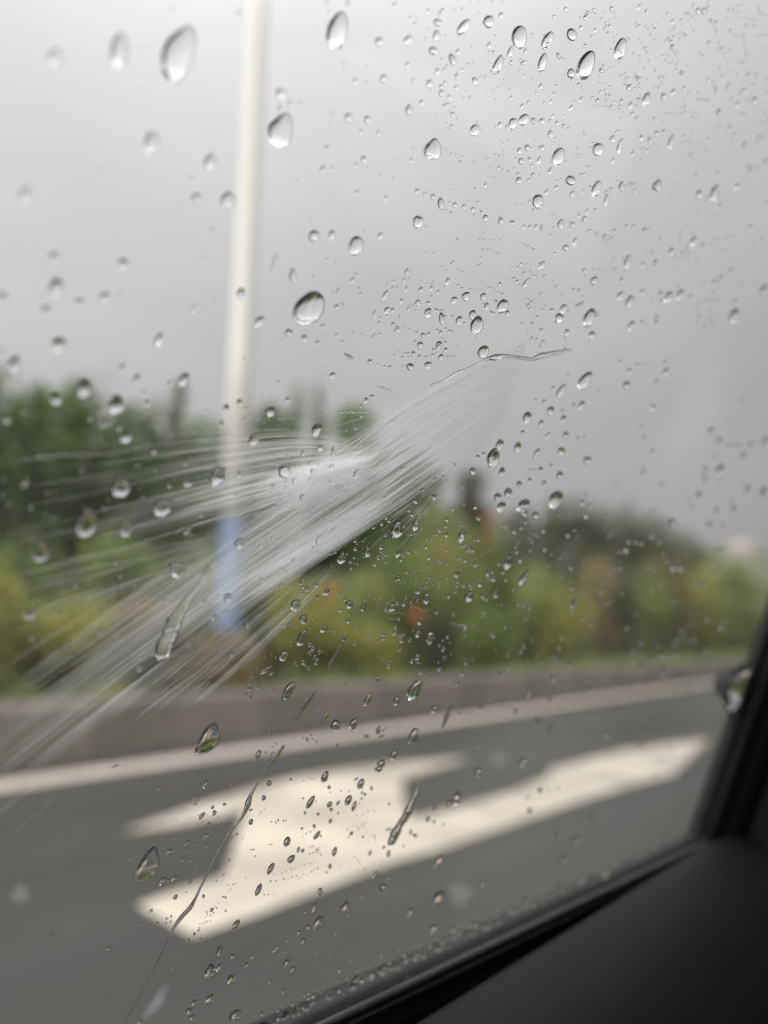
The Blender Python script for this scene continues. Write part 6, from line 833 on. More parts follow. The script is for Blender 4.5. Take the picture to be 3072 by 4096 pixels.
[145.68,-24.88,0.72,0.58,72],[99.01,-39.44,0.17,0.15,44],[165.11,-23.72,0.53,0.4,80],[167.01,-23.33,0.46,0.32,70],[168.07,-22.56,0.28,0.21,81],[151.27,-27.23,0.36,0.27,69],
[146.68,-43.94,0.41,0.33,70],[147.63,-44.07,0.35,0.25,61],[161.67,-36.61,0.45,0.35,80],[155.83,-27.22,0.38,0.3,75],[155.68,-27.56,0.44,0.35,82],[154.39,-26.95,0.34,0.26,72],
[153.36,-26.84,0.4,0.3,68],[100.28,-30.07,0.68,0.59,45],[107.55,-31.21,0.32,0.28,51],[102.58,-47.53,0.18,0.15,44],[114.19,-36.81,0.24,0.22,61],[127.68,-41.08,0.24,0.18,56],
[128.68,-40.98,0.38,0.3,57],[163.82,-31.64,0.3,0.23,83],[132.72,-26.4,0.26,0.21,63],[133.62,-26.98,0.31,0.25,63],[109.37,-32.35,0.5,0.4,50],[109.29,-39.74,0.41,0.33,48],
[109.64,-40.49,0.48,0.37,49],[108.46,-39.74,0.34,0.3,54],[168.18,-21.19,0.64,0.48,77],[169.71,-21.35,0.53,0.4,77],[169.3,-21.28,0.42,0.31,78],[115.22,-38.93,0.32,0.29,71],
[149.03,-43.01,0.32,0.23,61],[152.2,-36.0,0.26,0.2,81],[151.34,-36.33,0.65,0.49,66],[151.99,-37.73,0.56,0.45,78],[153.44,-38.51,0.2,0.15,67],[101.67,-40.6,0.31,0.25,45],
[129.87,-39.29,0.51,0.42,63],[128.83,-40.07,0.36,0.3,64],[127.37,-39.13,0.66,0.5,56],[123.65,-33.51,0.51,0.42,59],[123.36,-33.22,0.28,0.24,72],[123.19,-32.3,0.32,0.26,58],
[121.99,-31.87,0.45,0.35,56],[127.36,-29.56,0.32,0.26,60],[129.91,-29.78,0.39,0.33,69],[104.65,-44.19,0.67,0.58,49],[103.63,-43.48,0.69,0.51,46],[102.98,-43.37,0.23,0.19,44],
[141.39,-28.34,0.66,0.54,75],[141.39,-28.34,0.18,0.15,69],[141.48,-28.34,0.29,0.24,85],[140.05,-28.72,0.42,0.32,64],[127.68,-31.77,0.28,0.23,61],[171.45,-22.41,0.24,0.18,83],
[175.21,-41.69,0.27,0.19,69],[175.9,-41.44,0.36,0.26,72],[177.26,-41.14,0.42,0.27,67],[178.01,-40.76,0.36,0.26,79],[137.21,-25.89,0.49,0.39,66],[170.93,-25.02,0.27,0.2,86],
[139.72,-45.84,0.24,0.19,65],[138.57,-45.85,0.34,0.27,67],[138.14,-45.83,0.41,0.3,58],[135.85,-45.55,0.78,0.63,64],[124.37,-40.45,0.56,0.47,61],[124.37,-40.81,0.29,0.25,65],
[130.71,-43.0,0.49,0.4,61],[147.16,-39.93,0.35,0.28,68],[145.34,-45.36,0.4,0.31,64],[146.75,-47.03,0.47,0.35,61],[146.06,-47.35,0.58,0.4,59],[146.53,-47.78,0.35,0.26,60],
[155.81,-45.11,0.65,0.51,73],[172.78,-27.12,0.51,0.37,75],[174.45,-26.88,0.63,0.44,71],[171.42,-26.96,0.41,0.29,71],[171.32,-27.15,0.43,0.31,72],[107.49,-35.17,0.28,0.23,49],
[105.79,-32.04,0.2,0.16,48],[158.72,-40.04,0.4,0.31,80],[157.69,-40.4,0.28,0.21,69],[145.28,-32.46,0.67,0.51,65],[129.76,-28.49,0.34,0.25,60],[170.43,-29.09,0.28,0.21,75],
[170.72,-29.07,0.32,0.24,80],[171.79,-27.71,0.66,0.45,70],[148.8,-25.08,0.69,0.51,67],[148.0,-24.45,0.84,0.68,83],[128.78,-25.65,0.26,0.23,77],[135.89,-32.21,0.27,0.2,61],
[167.15,-34.48,0.61,0.46,81],[143.19,-24.34,0.5,0.41,77],[108.75,-45.27,0.19,0.16,48],[107.6,-44.82,0.25,0.21,49],[106.71,-44.69,0.33,0.29,56],[106.37,-44.48,0.25,0.2,46],
[104.14,-48.17,0.37,0.28,44],[105.3,-48.74,0.48,0.4,45],[119.8,-47.65,0.33,0.26,52],[142.2,-30.2,0.29,0.23,67],[127.43,-30.17,0.43,0.36,66],[127.58,-38.63,0.73,0.54,56],
[128.94,-39.47,0.41,0.33,59],[129.55,-39.82,0.35,0.29,74],[129.82,-39.92,0.43,0.36,69],[133.01,-37.85,0.37,0.28,58],[109.51,-34.86,0.29,0.22,51],[147.05,-44.85,0.31,0.25,75],
[98.55,-36.03,0.25,0.21,43],[98.27,-36.57,0.36,0.27,45],[153.01,-66.22,0.36,0.26,59],[152.15,-65.02,0.53,0.4,66],[125.52,-53.66,0.27,0.19,52],[124.89,-54.25,0.25,0.2,53],
[90.57,-51.77,0.29,0.23,36],[90.38,-51.45,0.3,0.22,40],[132.63,-57.77,0.25,0.18,53],[155.63,-48.27,0.63,0.49,70],[156.17,-48.14,0.62,0.48,74],[157.41,-48.81,0.44,0.31,62],
[96.76,-60.03,0.24,0.19,39],[117.17,-52.13,0.31,0.22,49],[102.6,-66.45,0.26,0.18,42],[142.95,-54.99,0.45,0.31,56],[103.91,-59.19,0.15,0.12,45],[159.67,-59.21,0.5,0.35,61],
[120.2,-67.1,0.42,0.31,48],[100.53,-58.27,0.27,0.23,43],[123.67,-63.96,0.23,0.19,58],[120.33,-57.27,0.49,0.36,50],[120.29,-56.43,0.16,0.13,57],[120.68,-55.54,0.34,0.26,51],
[121.47,-55.15,0.48,0.4,58],[133.09,-65.17,0.45,0.3,52],[133.85,-65.01,0.49,0.38,57],[133.69,-63.77,0.36,0.25,52],[134.14,-63.23,0.26,0.19,53],[102.65,-68.51,0.31,0.23,41],
[102.26,-68.96,0.35,0.24,42],[111.06,-58.25,0.44,0.34,46],[110.5,-58.16,0.37,0.26,46],[109.82,-58.45,0.28,0.2,45],[154.24,-48.68,0.33,0.26,71],[104.66,-62.32,0.19,0.14,43],
[103.9,-59.24,0.34,0.27,43],[105.19,-60.44,0.15,0.12,44],[137.83,-56.6,0.22,0.17,64],[109.69,-65.23,0.23,0.19,49],[110.95,-65.62,0.58,0.39,45],[111.75,-64.66,0.28,0.23,50],
[112.66,-65.63,0.3,0.22,45],[97.42,-61.28,0.23,0.16,42],[99.3,-68.33,0.32,0.23,40],[144.66,-49.38,0.58,0.45,63],[96.95,-53.71,0.45,0.39,45],[97.26,-53.8,0.19,0.16,44],
[97.73,-54.15,0.32,0.24,41],[97.42,-54.33,0.39,0.3,41],[133.37,-82.93,0.29,0.19,49],[101.75,-102.7,0.33,0.23,40],[141.6,-114.25,0.56,0.35,47],[139.92,-113.71,0.6,0.39,48],
[138.73,-111.74,0.75,0.49,49],[138.69,-112.11,0.53,0.32,46],[142.18,-92.55,0.39,0.23,49],[142.77,-93.77,0.22,0.14,49],[157.05,-93.85,0.64,0.39,52],[138.18,-92.4,0.48,0.33,50],
[99.76,-93.43,0.27,0.19,38],[112.84,-110.75,0.18,0.12,44],[111.99,-111.63,0.32,0.21,41],[111.31,-111.63,0.43,0.25,40],[111.33,-112.34,0.36,0.22,40],[139.81,-113.94,0.36,0.23,47],
[138.29,-112.97,0.31,0.19,46],[138.39,-112.96,0.54,0.36,50],[137.84,-112.56,0.27,0.19,51],[104.06,-79.75,0.17,0.11,41],[103.8,-79.21,0.78,0.56,41],[106.43,-93.43,0.27,0.18,40],
[133.84,-90.96,0.71,0.51,51],[133.68,-91.11,0.65,0.44,48],[133.25,-91.92,0.31,0.22,51],[105.63,-98.65,0.2,0.14,40],[143.83,-83.89,0.49,0.36,60],[101.2,-81.92,0.34,0.26,40],
[101.51,-81.78,0.28,0.22,42],[138.63,-117.08,0.41,0.26,46],[132.72,-78.83,0.29,0.21,51],[133.02,-80.05,0.45,0.32,50],[134.06,-80.47,0.32,0.23,52],[134.15,-80.55,0.56,0.37,49],
[121.83,-77.9,0.66,0.45,46],[144.77,-109.91,0.7,0.42,47],[145.37,-109.87,0.43,0.25,48],[147.4,-91.18,0.26,0.18,56],[146.72,-91.24,0.51,0.35,53],[145.72,-91.17,0.35,0.24,54],
[146.57,-91.78,0.23,0.16,55],[133.36,-99.85,0.21,0.13,46],[129.56,-100.73,0.42,0.25,45],[120.98,-87.68,0.67,0.42,45],[163.18,-114.29,0.28,0.17,53],[162.09,-114.43,0.32,0.21,54],
[160.47,-114.11,0.27,0.15,50],[159.33,-114.45,0.47,0.29,50],[166.84,-117.37,0.53,0.3,51],[166.67,-117.13,0.38,0.23,52],[164.92,-116.94,0.51,0.33,55],[99.56,-87.37,0.37,0.28,41],
[98.73,-87.72,0.26,0.19,39],[98.16,-88.1,0.18,0.12,38],[98.32,-88.18,0.34,0.24,38],[125.71,-113.66,0.35,0.22,43],[124.73,-113.72,0.29,0.18,43],[124.01,-90.57,0.39,0.28,47],
[121.62,-93.19,0.25,0.16,44],[112.05,-85.41,0.24,0.15,43],[111.33,-85.39,0.3,0.22,44],[109.89,-85.4,0.16,0.12,45],[109.69,-85.04,0.35,0.22,43],[90.25,-93.11,0.17,0.1,36],
[91.47,-93.65,0.36,0.25,36],[92.24,-94.43,0.38,0.27,36],[79.64,-89.76,0.15,0.1,32],[98.37,-93.98,0.37,0.24,38],[89.94,-83.63,0.21,0.15,35],[87.35,-78.35,0.27,0.21,35],
[86.73,-78.54,0.22,0.15,36],[86.92,-79.22,0.36,0.28,35],[85.77,-78.73,0.24,0.17,34],[77.73,-75.35,0.6,0.47,31],[90.75,-78.65,0.17,0.11,37],[100.83,-115.84,0.33,0.22,39],
[82.57,-105.39,0.46,0.29,32],[95.81,-101.4,0.55,0.34,37],[75.02,-82.9,0.29,0.2,30],[96.43,-110.39,0.47,0.31,36],[97.19,-109.76,0.35,0.2,37],[97.25,-109.19,0.33,0.2,36],
[98.37,-112.03,0.46,0.29,36],[82.71,-91.37,0.18,0.11,34],[81.97,-90.36,0.35,0.21,34],[81.57,-89.88,0.23,0.14,34],[81.96,-89.2,0.36,0.24,33],[70.92,-84.07,0.37,0.23,32],
[72.02,-83.91,0.38,0.23,32],[72.42,-84.37,0.25,0.18,29],[80.45,-111.96,0.34,0.19,33],[79.24,-111.12,0.29,0.17,32],[86.38,-111.19,0.34,0.2,34],[92.59,-96.14,0.26,0.17,36],
[91.34,-95.46,0.38,0.23,36],[96.66,-123.76,0.31,0.18,35],[103.0,-120.26,0.63,0.36,37],[101.34,-88.5,0.19,0.13,39],[102.46,-119.39,0.18,0.11,37],[99.34,-96.92,0.3,0.19,38],
[85.21,-115.74,0.28,0.17,33],[84.74,-116.17,0.36,0.2,33],[83.81,-115.39,0.41,0.24,33],[83.18,-116.18,0.38,0.22,32],[86.06,-96.36,0.62,0.38,35],[97.88,-98.15,0.26,0.18,38],
[99.49,-93.61,0.3,0.18,39],[93.7,-117.93,0.43,0.29,36],[95.26,-111.65,0.48,0.33,37],[95.6,-111.83,0.31,0.21,37],[93.94,-76.93,0.21,0.14,38],[94.31,-75.72,0.29,0.23,39],
[94.36,-74.89,0.17,0.12,38],[93.36,-74.22,0.23,0.18,37],[78.03,-97.6,0.22,0.14,32],[77.13,-97.23,0.18,0.11,32],[76.18,-96.86,0.17,0.12,31],[75.41,-96.58,0.32,0.2,32],
[78.73,-107.09,0.26,0.15,33],[79.21,-95.33,0.52,0.35,31],[77.66,-85.8,0.17,0.13,32],[94.09,-111.58,0.34,0.22,36],[84.48,-100.62,0.15,0.1,33],[139.58,-124.71,0.56,0.34,45],
[151.81,-136.27,0.67,0.39,47],[151.89,-136.5,0.59,0.36,49],[191.52,-130.77,0.37,0.19,52],[163.63,-134.89,0.53,0.3,48],[144.92,-130.72,1.11,0.69,48],[147.69,-128.31,0.83,0.47,46],
[168.76,-140.0,0.73,0.41,49],[158.69,-143.83,0.42,0.23,46],[158.4,-145.29,0.93,0.51,46],[135.02,-123.45,0.46,0.29,46],[163.74,-135.53,0.95,0.52,48],[187.96,-130.94,0.56,0.31,53],
[188.22,-130.4,0.74,0.42,53],[150.87,-127.79,0.66,0.41,49],[159.87,-131.7,0.43,0.24,48],[159.73,-130.29,0.71,0.44,51],[159.01,-129.32,0.94,0.5,48],[200.54,-147.26,0.73,0.37,52],
[164.9,-126.49,0.42,0.25,51],[157.76,-130.9,0.56,0.35,51],[139.63,-117.95,0.44,0.26,45],[171.8,-124.77,0.43,0.27,56],[170.71,-122.8,0.33,0.21,55],[169.96,-122.86,0.51,0.27,50],
[168.99,-122.98,0.42,0.23,50],[168.15,-123.25,0.33,0.2,53],[185.76,-132.6,0.59,0.35,57],[188.52,-133.34,0.3,0.15,52],[188.01,-133.31,0.93,0.55,56],[144.34,-136.76,0.55,0.31,44],
[172.41,-138.26,0.45,0.26,50],[174.11,-139.65,0.82,0.47,51],[173.88,-139.81,0.81,0.45,49],[174.02,-140.35,0.61,0.35,50],[129.46,-126.9,0.21,0.13,43],[163.12,-127.91,0.34,0.21,53],
[163.39,-127.65,0.4,0.22,49],[138.93,-135.84,0.4,0.23,44],[138.76,-135.81,0.48,0.3,46],[138.87,-135.92,0.74,0.39,43],[139.65,-135.57,0.23,0.13,43],[189.09,-125.78,0.97,0.58,56],
[190.96,-125.73,0.45,0.28,60],[193.3,-126.27,0.44,0.26,58],[39.75,-40.1,0.26,0.18,15],[62.41,-41.94,0.28,0.21,22],[57.22,-44.53,0.2,0.16,17],[57.09,-44.0,0.58,0.46,16],
[55.21,-44.9,0.27,0.21,14],[61.05,-35.1,0.39,0.33,9],[61.85,-35.96,0.29,0.24,11],[61.4,-36.0,0.24,0.19,17],[51.76,-36.97,0.17,0.13,16],[60.16,-39.01,0.14,0.11,16],
[60.29,-38.69,0.39,0.29,26],[58.94,-46.62,0.18,0.13,22],[58.71,-46.96,0.24,0.19,19],[40.6,-43.14,0.22,0.17,7],[67.88,-47.71,0.46,0.34,28],[47.43,-37.28,0.16,0.13,4],
[53.34,-41.07,0.13,0.11,12],[51.24,-49.11,0.21,0.14,25],[51.72,-48.91,0.25,0.2,13],[52.1,-49.13,0.2,0.13,26],[52.72,-48.99,0.23,0.17,20],[48.49,-48.45,0.32,0.23,20],
[60.07,-48.53,0.27,0.2,22],[54.67,-41.36,0.29,0.21,22],[57.28,-34.96,0.17,0.13,17],[74.64,-44.43,0.34,0.26,30],[56.13,-40.3,0.34,0.25,21],[46.31,-43.84,0.13,0.1,7],
[50.8,-41.44,0.29,0.22,16],[50.3,-41.73,0.13,0.1,10],[49.54,-41.82,0.13,0.09,24],[64.31,-40.22,0.26,0.2,23],[49.85,-36.28,0.12,0.09,11],[50.69,-36.35,0.26,0.21,5],
[50.91,-36.64,0.29,0.22,12],[67.55,-38.13,0.29,0.22,29],[67.62,-38.59,0.2,0.16,22],[67.28,-38.72,0.23,0.19,19],[66.51,-35.82,0.19,0.16,17],[50.5,-35.57,0.23,0.17,22],
[206.43,-6.67,0.4,0.26,79],[208.91,-12.84,0.45,0.3,82],[210.15,-11.48,0.67,0.45,84],[210.28,-12.06,0.83,0.56,90],[200.79,-18.76,0.61,0.42,80],[202.03,-18.91,0.43,0.29,86],
[204.96,-19.33,0.99,0.68,85],[207.28,-19.74,0.87,0.56,77],[239.36,10.74,0.52,0.32,-87],[237.25,9.42,0.39,0.23,85],[214.89,-41.65,0.39,0.25,77],[190.02,-36.58,0.46,0.32,76],
[197.1,2.3,0.99,0.66,82],[195.6,1.96,0.56,0.39,-90],[172.45,-42.91,0.24,0.17,68],[172.43,-41.93,0.43,0.3,67],[171.5,-42.11,0.51,0.38,73],[268.57,-25.35,0.43,0.25,82],
[268.28,-25.37,1.11,0.64,85],[269.46,1.32,0.63,0.35,84],[292.57,-21.34,0.75,0.41,84],[295.7,-21.08,1.54,0.81,82],[204.56,-30.51,0.43,0.29,79],[269.89,11.88,0.85,0.49,89],
[268.26,12.24,0.67,0.38,-86],[266.14,12.51,0.96,0.55,88],[206.03,-29.48,0.34,0.23,82],[201.55,-28.65,1.06,0.7,75],[241.3,-21.14,0.48,0.3,84],[239.06,-22.09,0.98,0.58,78],
[202.54,-43.25,1.33,0.89,75],[182.94,-18.17,0.26,0.17,74],[184.3,-17.64,0.47,0.31,74],[149.42,-0.95,0.22,0.18,80],[148.83,-0.82,0.49,0.4,85],[147.08,-2.08,0.43,0.33,75],
[260.97,10.67,0.59,0.33,86],[260.74,10.86,0.58,0.34,-86],[259.46,10.99,0.88,0.5,87],[257.37,11.26,1.25,0.71,86],[258.99,20.49,0.59,0.34,-89],[167.25,-32.73,0.37,0.27,73],
[273.0,-25.2,0.49,0.28,83],[272.7,-25.92,0.38,0.22,82],[186.52,-43.37,0.47,0.33,76],[185.18,-42.65,0.25,0.16,67],[263.18,-27.53,1.34,0.75,79],[265.06,-27.96,0.49,0.28,82],
[265.48,-28.38,0.89,0.51,82],[267.27,-29.81,1.28,0.72,79],[201.7,-1.76,0.58,0.39,84],[199.68,-43.38,0.32,0.22,78],[196.08,-42.61,0.6,0.4,72],[194.97,-42.88,0.42,0.29,75],
[159.01,-19.77,0.65,0.5,89],[221.87,17.04,0.69,0.45,-87],[219.78,17.25,0.81,0.51,87],[220.53,18.31,0.36,0.23,-87],[254.02,26.84,0.57,0.33,-81],[255.2,26.11,0.83,0.48,90],
[187.68,-14.66,0.87,0.62,-90],[187.75,-15.13,0.29,0.21,87],[213.42,-21.46,0.59,0.38,79],[213.38,-22.53,0.52,0.34,86],[211.66,-22.99,0.92,0.61,87],[245.07,-5.07,0.74,0.43,82],
[243.17,-4.81,0.59,0.36,84],[240.48,-5.25,0.75,0.44,81],[238.44,-5.26,1.1,0.69,88],[136.8,0.14,0.17,0.14,87],[200.75,-40.07,0.52,0.36,80],[176.98,-40.45,0.53,0.39,73],
[161.94,-20.47,0.27,0.2,71],[194.15,-22.75,0.91,0.62,76],[196.78,-21.67,0.3,0.19,74],[198.47,-22.28,0.59,0.41,87],[243.08,27.41,1.23,0.74,-90],[244.32,26.43,0.47,0.28,-82],
[243.76,25.12,1.25,0.76,-84],[273.81,-30.77,0.78,0.43,80],[270.09,-32.26,1.01,0.55,78],[195.94,12.7,0.45,0.31,-83],[195.66,12.41,0.57,0.38,84],[289.76,-10.03,0.59,0.32,86],
[286.07,-11.6,1.07,0.59,88],[285.86,-11.93,0.42,0.23,87],[169.08,-39.06,0.33,0.25,81],[257.24,9.86,0.97,0.57,-88],[154.71,-43.84,0.43,0.31,64],[141.53,-14.84,0.53,0.44,78],
[162.47,-28.19,0.43,0.33,82],[154.61,-7.86,0.53,0.42,-88],[152.52,-8.03,0.5,0.4,85],[153.36,-7.88,0.31,0.25,85],[174.4,-1.45,0.49,0.37,-89],[270.17,3.69,1.73,0.99,89],
[271.27,4.49,0.38,0.21,87],[143.3,-16.22,0.46,0.36,71],[143.53,-15.63,0.73,0.58,72],[143.34,-15.16,0.62,0.51,88],[163.24,-36.85,0.87,0.67,80],[160.79,-35.71,0.28,0.21,69],
[159.44,-35.21,0.31,0.22,66],[246.59,-1.84,0.58,0.34,83],[250.44,-1.68,0.54,0.31,83],[251.14,-1.81,0.63,0.38,-89],[182.45,-11.71,0.38,0.27,89],[267.91,-30.39,0.98,0.56,84],
[263.95,-30.73,1.36,0.77,79],[264.79,-31.05,0.54,0.31,80],[263.56,-31.86,0.91,0.53,81],[185.21,-41.48,0.65,0.42,68],[207.11,-30.03,0.97,0.65,81],[219.8,8.38,0.87,0.57,89],
[250.11,-12.57,0.88,0.53,83],[250.83,-18.78,0.65,0.39,87],[250.76,-17.59,0.86,0.52,83],[250.37,-17.34,0.35,0.21,83],[220.55,9.63,0.54,0.34,85],[155.24,-22.05,0.43,0.34,81],
[154.21,-22.16,0.48,0.36,70],[149.75,-34.84,0.45,0.36,82],[151.25,-22.76,0.34,0.25,68],[150.84,-22.68,0.37,0.28,69],[143.41,-13.51,0.18,0.15,72],[144.27,-13.11,0.44,0.36,89],
[144.28,-13.97,0.23,0.18,70],[152.78,-20.44,0.36,0.29,80],[152.58,-20.05,0.32,0.25,75],[152.51,-20.13,0.69,0.54,73],[153.85,-34.78,0.32,0.25,78],[267.89,21.17,1.27,0.71,-84],
[168.36,-16.98,0.35,0.27,86],[166.18,-40.9,0.48,0.34,66],[166.6,-7.83,0.41,0.31,83],[164.7,-8.12,0.29,0.22,87],[165.63,-9.22,0.37,0.29,89],[164.65,-9.35,0.37,0.29,81],
[234.71,2.12,0.95,0.6,-90],[214.05,-6.48,0.56,0.37,85],[172.21,2.07,0.58,0.43,82],[269.36,-42.26,0.56,0.31,77],[164.45,-0.07,0.27,0.21,89],[180.37,-31.63,0.23,0.17,81],
[279.2,9.23,0.49,0.27,87],[179.4,-36.09,0.48,0.32,69],[195.43,-17.1,0.25,0.18,84],[194.64,-16.05,0.51,0.36,88],[194.69,-16.22,0.44,0.31,82],[194.01,-15.16,0.36,0.25,79],
[251.89,-18.04,1.01,0.61,88],[185.8,-4.98,0.43,0.31,87],[275.19,-29.47,0.67,0.37,79],[273.5,-29.93,0.74,0.4,78],[273.55,-30.65,0.45,0.26,85],[270.66,-31.69,0.75,0.41,78],
[185.54,-5.94,0.46,0.33,85],[156.65,-32.11,0.4,0.3,70],[155.55,-30.96,0.33,0.26,82],[196.44,-35.51,0.72,0.5,80],[228.6,-8.78,0.86,0.54,82],[228.55,-8.81,0.99,0.63,88],
[230.87,-9.42,0.31,0.19,83],[233.5,-9.18,0.85,0.53,83],[275.68,-9.02,0.48,0.26,83],[147.13,-26.38,0.31,0.25,82],[192.78,-12.95,0.56,0.39,85],[187.23,-3.0,0.4,0.27,80],
[288.07,-33.25,1.41,0.77,84],[139.01,-12.84,0.23,0.19,70],[183.05,6.6,0.57,0.41,86],[178.72,0.03,0.74,0.53,82],[218.45,-24.89,0.46,0.3,82],[239.79,-34.14,1.04,0.64,82],
[155.48,-40.14,0.26,0.2,68],[259.58,-33.59,0.8,0.47,82],[261.17,-41.25,1.02,0.59,80],[263.11,-40.08,0.7,0.41,84],[148.05,-18.84,0.47,0.38,81],[147.22,-19.27,0.7,0.57,81],
[192.58,-41.19,0.55,0.38,78],[194.28,-41.62,0.76,0.53,78],[195.18,-42.78,0.59,0.4,73],[196.08,-42.81,0.28,0.18,70],[239.2,16.25,0.65,0.4,90],[241.1,15.02,0.51,0.3,87],
[240.55,15.04,0.52,0.32,-85],[243.14,14.15,0.89,0.54,88],[235.81,-0.38,0.57,0.36,88],[145.03,-8.34,0.2,0.16,74],[143.54,-7.65,0.67,0.53,74],[142.67,-7.62,0.53,0.44,81],
[304.66,-17.31,0.84,0.44,88],[259.35,-31.26,0.48,0.28,82],[261.82,-32.3,1.31,0.76,86],[263.5,-33.1,0.93,0.54,84],[256.61,-37.42,0.84,0.49,78],[201.05,-2.81,0.6,0.42,89],
[134.82,-1.38,0.34,0.29,-90],[260.0,22.36,0.43,0.24,89],[161.07,-11.18,0.43,0.33,80],[149.81,-8.88,0.4,0.32,86],[157.02,-31.01,0.41,0.32,79],[156.13,-31.81,0.3,0.22,66],
[157.0,-31.58,0.3,0.23,70],[185.16,-17.87,0.42,0.3,79],[183.26,-3.9,0.72,0.52,83],[182.9,4.01,1.23,0.88,-84],[181.78,4.2,0.56,0.4,86],[182.01,4.29,0.27,0.2,-87],
[183.4,4.16,0.84,0.6,-83],[157.1,-22.09,0.27,0.21,77],[156.27,-21.14,0.32,0.24,73],[154.71,-20.35,0.47,0.38,85],[154.83,-19.88,0.38,0.3,86],[275.38,-2.6,0.84,0.47,85],
[275.47,-3.35,0.69,0.39,87],[272.73,-5.13,0.93,0.53,87],[190.97,-25.78,0.35,0.25,78],[239.94,-38.52,0.4,0.24,77],[239.93,-37.29,0.75,0.47,81],[239.59,-37.04,0.63,0.39,81],
[271.49,-24.33,0.61,0.32,78],[186.85,3.9,0.98,0.71,-89],[301.35,-30.25,0.69,0.36,80],[207.29,19.91,0.71,0.47,-82],[208.42,18.82,0.83,0.55,-83],[207.25,18.02,0.65,0.44,90],
[275.3,4.54,0.9,0.48,84],[272.84,4.77,0.73,0.4,85],[188.0,5.61,0.27,0.19,-82],[257.42,-31.66,0.36,0.21,79],[230.36,-24.85,0.85,0.53,81],[224.04,-22.43,0.5,0.32,82],
[183.24,-32.04,0.37,0.27,78],[216.4,-40.25,0.56,0.36,75],[140.32,2.06,0.38,0.31,-80],[225.87,4.51,0.47,0.29,84],[306.75,-22.08,0.96,0.48,80],[301.31,-38.73,1.05,0.56,81],
[63.83,-11.68,0.29,0.26,-10],[37.47,-16.95,0.2,0.15,5],[68.03,-14.17,0.14,0.12,13],[47.68,-11.15,0.18,0.15,-2],[48.34,-10.95,0.12,0.1,10],[62.55,-14.76,0.11,0.09,-5],
[43.61,-14.71,0.15,0.12,7],[43.22,-14.57,0.13,0.1,3],[40.67,-11.49,0.2,0.16,14],[56.82,-21.51,0.11,0.09,13],[45.5,-8.16,0.42,0.33,-6],[50.9,-8.49,0.16,0.13,-3],
[50.54,-8.41,0.35,0.29,-2],[50.53,-8.8,0.28,0.23,-1],[59.83,-27.85,0.18,0.14,15],[60.0,-7.04,0.23,0.19,0],[59.5,-7.75,0.21,0.18,3],[59.57,-7.66,0.14,0.12,-3],
[51.81,-22.36,0.4,0.31,21],[46.66,-17.44,0.14,0.11,-1],[46.44,-16.56,0.29,0.23,-6],[57.33,-19.38,0.16,0.12,18],[57.96,-19.15,0.29,0.23,22],[55.74,-13.84,0.22,0.18,18],
[55.15,-13.9,0.27,0.22,15],[47.89,-8.38,0.23,0.18,-3],[47.67,-8.54,0.38,0.3,10],[47.74,-8.7,0.33,0.26,-9],[47.47,-9.43,0.12,0.1,-4],[35.55,-15.23,0.17,0.13,-3],
[42.8,-25.12,0.23,0.17,7],[43.89,-25.46,0.28,0.21,9],[44.66,-25.34,0.19,0.14,13],[43.33,-21.31,0.17,0.14,-2],[69.39,-24.29,0.18,0.14,25],[68.66,-24.34,0.27,0.24,7],
[49.28,-23.08,0.46,0.36,10],[48.97,-23.05,0.19,0.15,19],[48.44,-22.92,0.2,0.16,15],[68.88,-23.99,0.13,0.11,12],[206.39,-54.37,0.46,0.3,72],[199.29,-67.46,0.62,0.37,64],
[198.28,-58.32,0.44,0.3,74],[232.77,-48.4,0.79,0.49,82],[236.96,-65.98,0.33,0.2,72],[254.08,-51.92,0.69,0.41,79],[280.96,-83.69,1.01,0.51,69],[261.54,-72.27,0.69,0.37,70],
[262.09,-71.71,0.9,0.46,69],[264.48,-70.65,0.99,0.56,75],[265.28,-70.85,0.65,0.37,78],[286.07,-72.87,0.77,0.4,72],[283.42,-71.97,0.78,0.43,77],[187.58,-74.83,0.32,0.2,61],
[189.22,-76.15,0.26,0.17,63],[182.71,-68.26,0.51,0.36,69],[281.29,-47.05,0.8,0.44,77],[283.14,-47.76,0.51,0.28,78],[284.59,-49.43,1.05,0.57,78],[284.67,-49.9,0.53,0.29,81],
[185.01,-52.07,0.77,0.54,77],[228.98,-56.99,0.75,0.44,70],[240.96,-97.11,1.87,1.03,65],[238.14,-95.58,0.59,0.31,64],[236.34,-95.79,0.69,0.39,66],[280.23,-77.41,0.96,0.49,70],
[282.2,-78.46,0.44,0.23,72],[179.71,-63.19,0.61,0.4,63],[178.68,-62.65,0.4,0.26,62],[260.99,-43.45,0.97,0.56,78],[261.48,-44.14,1.55,0.9,83],[262.17,-43.92,1.04,0.6,83],
[168.43,-134.56,0.54,0.29,55],[198.03,-127.95,1.85,0.97,60],[216.5,-127.58,1.45,0.73,62],[214.39,-124.3,0.79,0.4,63],[156.71,-135.51,1.01,0.55,53],[329.52,-111.16,0.69,0.29,73],
[147.27,-137.1,1.1,0.6,51],[306.23,-111.92,1.03,0.45,72],[177.44,-132.2,1.23,0.66,57],[189.71,-128.15,1.08,0.57,59],[188.95,-128.7,1.06,0.56,59],[197.94,-131.4,0.96,0.5,60],
[151.69,-132.46,0.82,0.45,53],[251.74,-119.98,1.36,0.66,67],[293.55,-117.27,2.21,0.99,70],[150.05,-135.31,0.55,0.3,52],[219.24,-125.62,1.43,0.73,63],[273.26,-114.02,1.11,0.52,69],
[208.99,-127.01,0.45,0.23,62],[155.33,-133.96,1.01,0.55,53],[153.54,-134.19,0.55,0.3,53],[145.47,-133.8,0.32,0.18,51],[234.41,-124.47,0.92,0.45,65],[208.66,-128.9,1.01,0.52,61],
